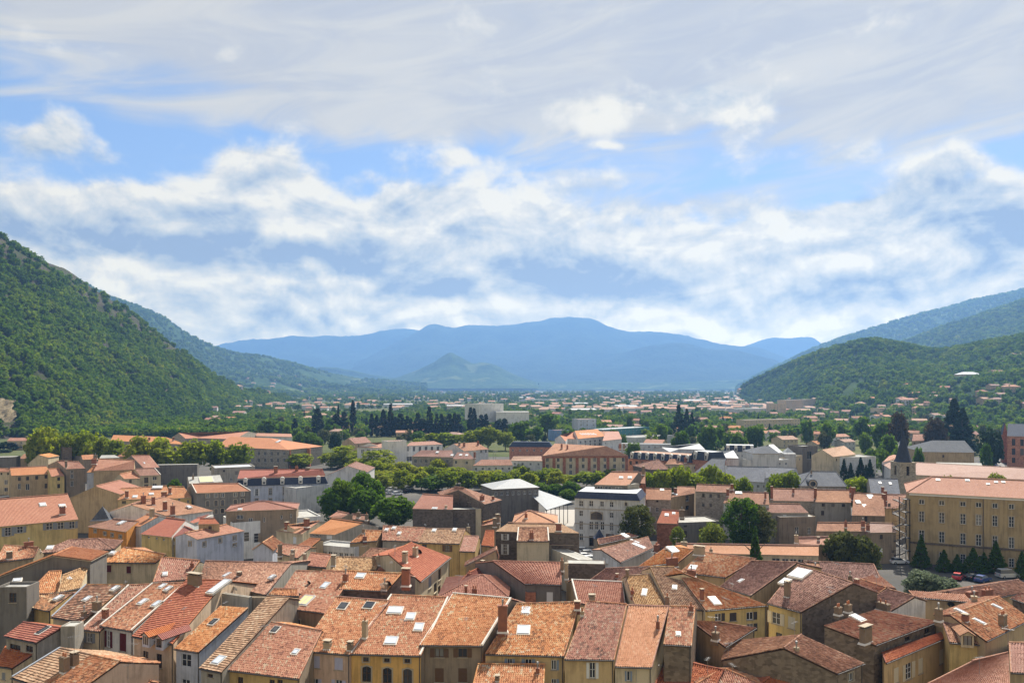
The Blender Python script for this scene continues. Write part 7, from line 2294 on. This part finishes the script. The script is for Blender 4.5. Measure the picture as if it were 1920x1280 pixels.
def car_mesh(kind, color):
    """body, glass, wheel, lamps of a small hatchback / van, nose towards +x"""
    L, Wd, Hh = (4.2, 1.75, 1.48) if kind == 'car' else (4.9, 1.9, 1.95)
    prof = [(-2.1, .35), (-2.12, .75), (-2.0, .98), (-1.75, 1.0), (1.0, .95), (1.75, .82), (2.08, .68), (2.12, .4), (2.0, .28), (-2.0, .28)]
    cab = [(-1.9, .96), (-1.55, 1.44), (-.9, 1.5), (.1, 1.46), (.95, .94)]
    if kind != 'car':
        prof = [(-2.4, .35), (-2.42, 1.0), (-2.38, 1.15), (1.35, 1.12), (2.2, .95), (2.42, .75), (2.42, .4), (2.3, .3), (-2.3, .3)]
        cab = [(-2.36, 1.1), (-2.25, 1.85), (-1.8, 1.95), (.5, 1.92), (1.4, 1.1)]
    def ext(pr, w0, w1, zmid):
        b = MB()
        def hw(z): return w0 if z <= zmid else w1
        n = len(pr)
        for i in range(n):
            (x0, z0), (x1, z1) = pr[i], pr[(i + 1) % n]
            b.face([(x0, -hw(z0), z0), (x0, hw(z0), z0), (x1, hw(z1), z1), (x1, -hw(z1), z1)])
        b.face([(x, -hw(z), z) for x, z in pr]); b.face([(x, hw(z), z) for x, z in pr][::-1])
        return b
    body = ext(prof, Wd / 2, Wd / 2 - .05, .8)
    zt = max(z for x, z in cab)
    roof = ext([(x * .93 - .02, z + .03) for x, z in cab if z > zt - .12] + [(cab[3][0] * .8, zt - .06), (cab[1][0] * .85, zt - .08)], Wd / 2 - .22, Wd / 2 - .22, 9)
    for q in roof.f: body.face([roof.v[i] for i in q])
    glass = ext(cab, Wd / 2 - .07, Wd / 2 - .24, 1.12)
    mp = plain('car_paint_' + color, CARC[color], .25, .1, .02, .6)
    return body.mesh('body', [mp]), glass.mesh('glasshouse', [M_GLASS])


def wheel_mesh():
    b = MB()
    b.cyl((0, -.1, 0), (0, .1, 0), .32, .32, 14, 0)
    return b.mesh('wheel', [plain('tyre', (.015, .015, .015), .9)])


def rim_mesh():
    b = MB()
    b.cyl((0, -.115, 0), (0, .115, 0), .19, .19, 10, 0)
    return b.mesh('rim', [M_METAL])


WHEEL, RIM = wheel_mesh(), rim_mesh()
LAMPW = plain('headlight_lens', (.7, .7, .68), .15); LAMPR = plain('taillight_lens', (.35, .01, .01), .3)
HL = MB(); HL.box((0, 0, 0), .06, .34, .14); HLm = HL.mesh('headlight', [LAMPW])
TL_ = MB(); TL_.box((0, 0, 0), .06, .22, .26); TLm = TL_.mesh('taillight', [LAMPR])


def car(p, yaw, color, label, group=None, kind='car', z=None, dist=None):
    P = at_z(p, .02) if dist is None else at_y(p, dist)
    if z is not None: P.z = z
    key = ('car', kind, color)
    if key not in TCACHE: TCACHE[key] = car_mesh(kind, color)
    root = empty('parked_car' if kind == 'car' else 'parked_van', P, label, 'car' if kind == 'car' else 'van', group, yaw)
    bo, gl = TCACHE[key]
    o = obj('body', bo, root); obj('glasshouse', gl, root)
    x = 1.3 if kind == 'car' else 1.5
    w = .78 if kind == 'car' else .85
    for sx in (-1, 1):
        for sy in (-1, 1):
            q = obj('wheel', WHEEL, root, (sx * x, sy * w, .32)); obj('rim', RIM, q)
            nose = 2.06 if kind == 'car' else 2.40
            obj('headlight' if sx > 0 else 'taillight', HLm if sx > 0 else TLm, root, (sx * nose, sy * .6, .62 if sx > 0 else .72))
    return root


car(px('U3', (982, 1185)), .05, 'white', 'white hatchback parked by the spiral staircase')
car(px('J3', (1425, 420)), .9, 'red', 'red car in the shade below the young trees')
car(px('J3', (1610, 440)), .6, 'blue', 'dark blue car under the young trees')
car(px('J3', (1545, 425)), .5, 'black', 'black car under the young trees')
car(px('J3', (1800, 410)), .1, 'silver', 'silver van parked before the olive building', None, 'van')
for k, (x, y) in enumerate(((545, 1105), (575, 1125), (560, 1150), (590, 1170), (600, 1195))):
    car(px('U2', (x, y)), .15, 'white', 'white car in the queue beside the slate turret', 'white cars beside the slate turret')
for k, (x, y, c) in enumerate(((1015, 640, 'white'), (1060, 650, 'white'), (1015, 665, 'silver'), (1060, 672, 'white'), (1110, 640, 'grey'), (1140, 650, 'black'), (1150, 630, 'silver'))):
    car(px('U1', (x, y)), .2 * k, c, '%s car parked under the trees of the square' % c, 'cars on the square')
for k, (x, y, c) in enumerate(((1605, 375, 'white'), (1640, 365, 'silver'), (1665, 358, 'white'), (1690, 385, 'black'), (1665, 375, 'grey'), (1710, 400, 'blue'), (1745, 430, 'white'), (1650, 398, 'black'), (1735, 412, 'silver'))):
    car(px('U3', (x, y + 60)), .5, c, '%s car in the car park by the brick school' % c, 'cars by the brick school')
for k, (x, y, c) in enumerate(((1160, 190, 'white'), (1455, 150, 'white'), (1610, 155, 'silver'), (1640, 158, 'white'), (1680, 160, 'white'), (1375, 168, 'grey'))):
    P = land_hit(px('U0', (x, y)))
    car(px('U0', (x, y)), .35, c, '%s car on the road below the wooded hill' % c, 'cars on the hill road', dist=P.y, z=P.z + .9)


# roads that show
def ribbon(name, pts, w, mat, lift=.03):
    P = [land_hit(p) for p in pts]
    V = []
    n = 8
    Q = []
    for i in range(len(P) - 1):
        for k in range(n): Q.append(P[i].lerp(P[i + 1], k / n))
    Q.append(P[-1])
    b = MB()
    L = []
    for i, p in enumerate(Q):
        t = (Q[min(i + 1, len(Q) - 1)] - Q[max(i - 1, 0)]); t.z = 0; t.normalize()
        s = Vector((-t.y, t.x, 0)) * w / 2
        zz = max(ground_at(p.x, p.y), ground_at((p + s).x, (p + s).y), ground_at((p - s).x, (p - s).y)) + lift
        L.append((Vector((p.x - s.x, p.y - s.y, zz)), Vector((p.x + s.x, p.y + s.y, zz))))
    for (a, c), (a2, c2) in zip(L, L[1:]):
        b.face([a, a2, c2, c])
        b.face([a - Vector((0, 0, 1.5)), a2 - Vector((0, 0, 1.5)), a2, a]); b.face([c, c2, c2 - Vector((0, 0, 1.5)), c - Vector((0, 0, 1.5))])
    return tag(b.build(name, [mat]), kind='structure')


M_ROAD = plain('pale_road', (.24, .235, .22), .95, 0, .15)
ribbon('road', [(235, 815), (290, 808), (340, 800), (385, 790), (430, 784)], 8, M_ROAD, .8)
sheet('car_park', [(at_z(px('U3', q), 0).x, at_z(px('U3', q), 0).y) for q in ((1560, 470), (1790, 500), (1760, 400), (1590, 395))], .03, plain('car_park_surface', (.20, .195, .185), .95, 0, .15))
sheet('market_square', [(at_z(px('U2', q), 0).x, at_z(px('U2', q), 0).y) for q in ((230, 900), (460, 905), (500, 780), (250, 780))], .03, plain('square_paving', (.36, .33, .29), .95, 0, .12))

# ================================================================== SMALL THINGS
def aerial(p, dist, h, label, grp='roof aerials'):
    P = at_y(p, dist)
    root = empty('roof_aerial', P, label, 'aerial', grp)
    o = P
    M = MB(o); M.cyl((P.x, P.y, P.z), (P.x, P.y, P.z + h), .025, .02, 6); M.build('mast', [M_METAL], root)
    a = random.uniform(0, 3)
    M = MB(o)
    d = Vector((math.cos(a), math.sin(a), 0)); e = Vector((-d.y, d.x, 0)); t = Vector((P.x, P.y, P.z + h * .93))
    M.cyl(t - d * .7, t + d * .7, .015, .015, 5)
    for k in range(7):
        c = t + d * (-.6 + k * .2); M.cyl(c - e * .28, c + e * .28, .01, .01, 4)
    M.build('elements', [M_METAL], root)


def dish(p, dist, r, label, pale=True):
    P = at_y(p, dist)
    root = empty('satellite_dish', P, label, 'satellite dish', 'satellite dishes')
    M = MB(P)
    ax = Vector((.5, .7, .45)).normalized(); u = ax.orthogonal().normalized(); w = ax.cross(u)
    rings = [[P + u * math.cos(q * math.pi / 7) * r * k / 3 + w * math.sin(q * math.pi / 7) * r * k / 3 + ax * (.22 * r * (k / 3) ** 2) for q in range(14)] for k in (0.02, 1, 2, 3)]
    for A_, B_ in zip(rings, rings[1:]):
        for i in range(14): M.face([A_[i], A_[(i + 1) % 14], B_[(i + 1) % 14], B_[i]])
    M.build('reflector', [plain('dish_white', (.6, .6, .6), .5) if pale else M_BLACK], root)
    M = MB(P); M.cyl(P - Vector((0, 0, 1.0)), P, .03, .03, 6); M.cyl(P, P + ax * r * .9, .015, .015, 5); M.build('bracket', [M_METAL], root)

AE, DI = [], []
dg = bpy.context.evaluated_depsgraph_get()


def hit(p):
    ok, loc, nr, ix, ob, mt = SC.ray_cast(dg, CAM, ray(p).normalized())
    return (loc.y, loc.z, ob.name) if ok else None


for (b, x, y, h) in (('K0', 835, 855, 2.0), ('K0', 1495, 930, 2.0), ('K0', 1440, 1150, 1.8), ('K3', 1400, 1180, 1.8), ('K4', 340, 600, 1.8), ('K4', 560, 1130, 1.6), ('K4', 1660, 330, 2.2), ('K5', 1740, 760, 2.0),
                     ('J1', 1045, 235, 1.6), ('J2', 620, 540, 1.6), ('J3', 465, 600, 2.4), ('U1', 1062, 880, 2.2), ('U2', 1780, 930, 2.0), ('J0', 1505, 390, 1.5)):
    p = px(b, (x, y)); d = hit(p)
    if d: AE.append((p, d[0], h))
for (b, x, y, r_, pl) in (('K5', 1098, 320, .5, False), ('K2', 455, 110, .45, True), ('K2', 530, 85, .5, False), ('J1', 1225, 215, .5, False), ('U1', 1268, 895, .4, True), ('K1', 720, 140, .45, True), ('J1', 395, 450, .4, False)):
    p = px(b, (x, y)); d = hit(p)
    if d: DI.append((p, d[0] - .6, r_, pl))
ra = random.Random(31)
while len(AE) < 46:
    p = (ra.uniform(10, 1910), ra.uniform(985, 1270))
    d = hit(p)
    if d and d[2].startswith(('roof', 'ridge', 'chimney')) and d[1] > 6: AE.append((p, d[0], ra.uniform(1.2, 2.2)))
for p, d, h in AE: aerial(p, d, h, 'thin metal television aerial rising from a tiled roof')
for p, d, r_, pl in DI: dish(p, d, r_, ('pale' if pl else 'dark') + ' satellite dish fixed on a roof', pl)

# street lamps near the square
for (b, x, y) in (('U1', 648, 165), ('U1', 878, 172), ('U1', 1780, 340), ('U1', 1795, 345)):
    D = 480 if y < 200 else 372
    P = at_y(px(b, (x, y)), D)
    root = empty('street_lamp', (P.x, P.y, 0), 'tall grey street lamp by the ' + ('cemetery' if y < 200 else 'square'), 'street lamp', 'street lamps')
    M = MB((P.x, P.y, 0)); M.cyl((P.x, P.y, 0), (P.x, P.y, P.z), .12, .06, 8); M.build('pole', [M_METAL], root)
    M = MB((P.x, P.y, 0)); M.box((P.x + .5, P.y, P.z), 1.3, .25, .12); M.build('lamp_head', [M_METAL], root)

# ================================================================== HAZE
def haze():
    z0, z1 = -1.0, 930.0
    b = MB((0, 0, 0))
    X0, X1, Y0, Y1 = -14000, 14000, -400, 15600
    lo = [(X0, Y0, z0), (X1, Y0, z0), (X1, Y1, z0), (X0, Y1, z0)]; hi = [(p[0], p[1], z1) for p in lo]
    for i in range(4):
        j = (i + 1) % 4
        b.face([lo[i], lo[j], hi[j], hi[i]])
    b.face(hi); b.face(lo[::-1])
    m = bpy.data.materials.new('haze_air')
    m.use_nodes = True
    nt = m.node_tree
    nt.nodes.clear()
    out = nt.nodes.new('ShaderNodeOutputMaterial')
    pv = nt.nodes.new('ShaderNodeVolumePrincipled')
    pv.inputs['Color'].default_value = (.26, .52, 1.0, 1)
    pv.inputs['Density'].default_value = HAZE_DENSITY
    pv.inputs['Anisotropy'].default_value = .25
    nt.links.new(pv.outputs[0], out.inputs['Volume'])
    o = b.build('haze', [m])
    tag(o, 'thin blue summer haze filling the valley', 'haze', kind='stuff')


HAZE_DENSITY = 1.08e-4
haze()
bpy.context.view_layer.update()
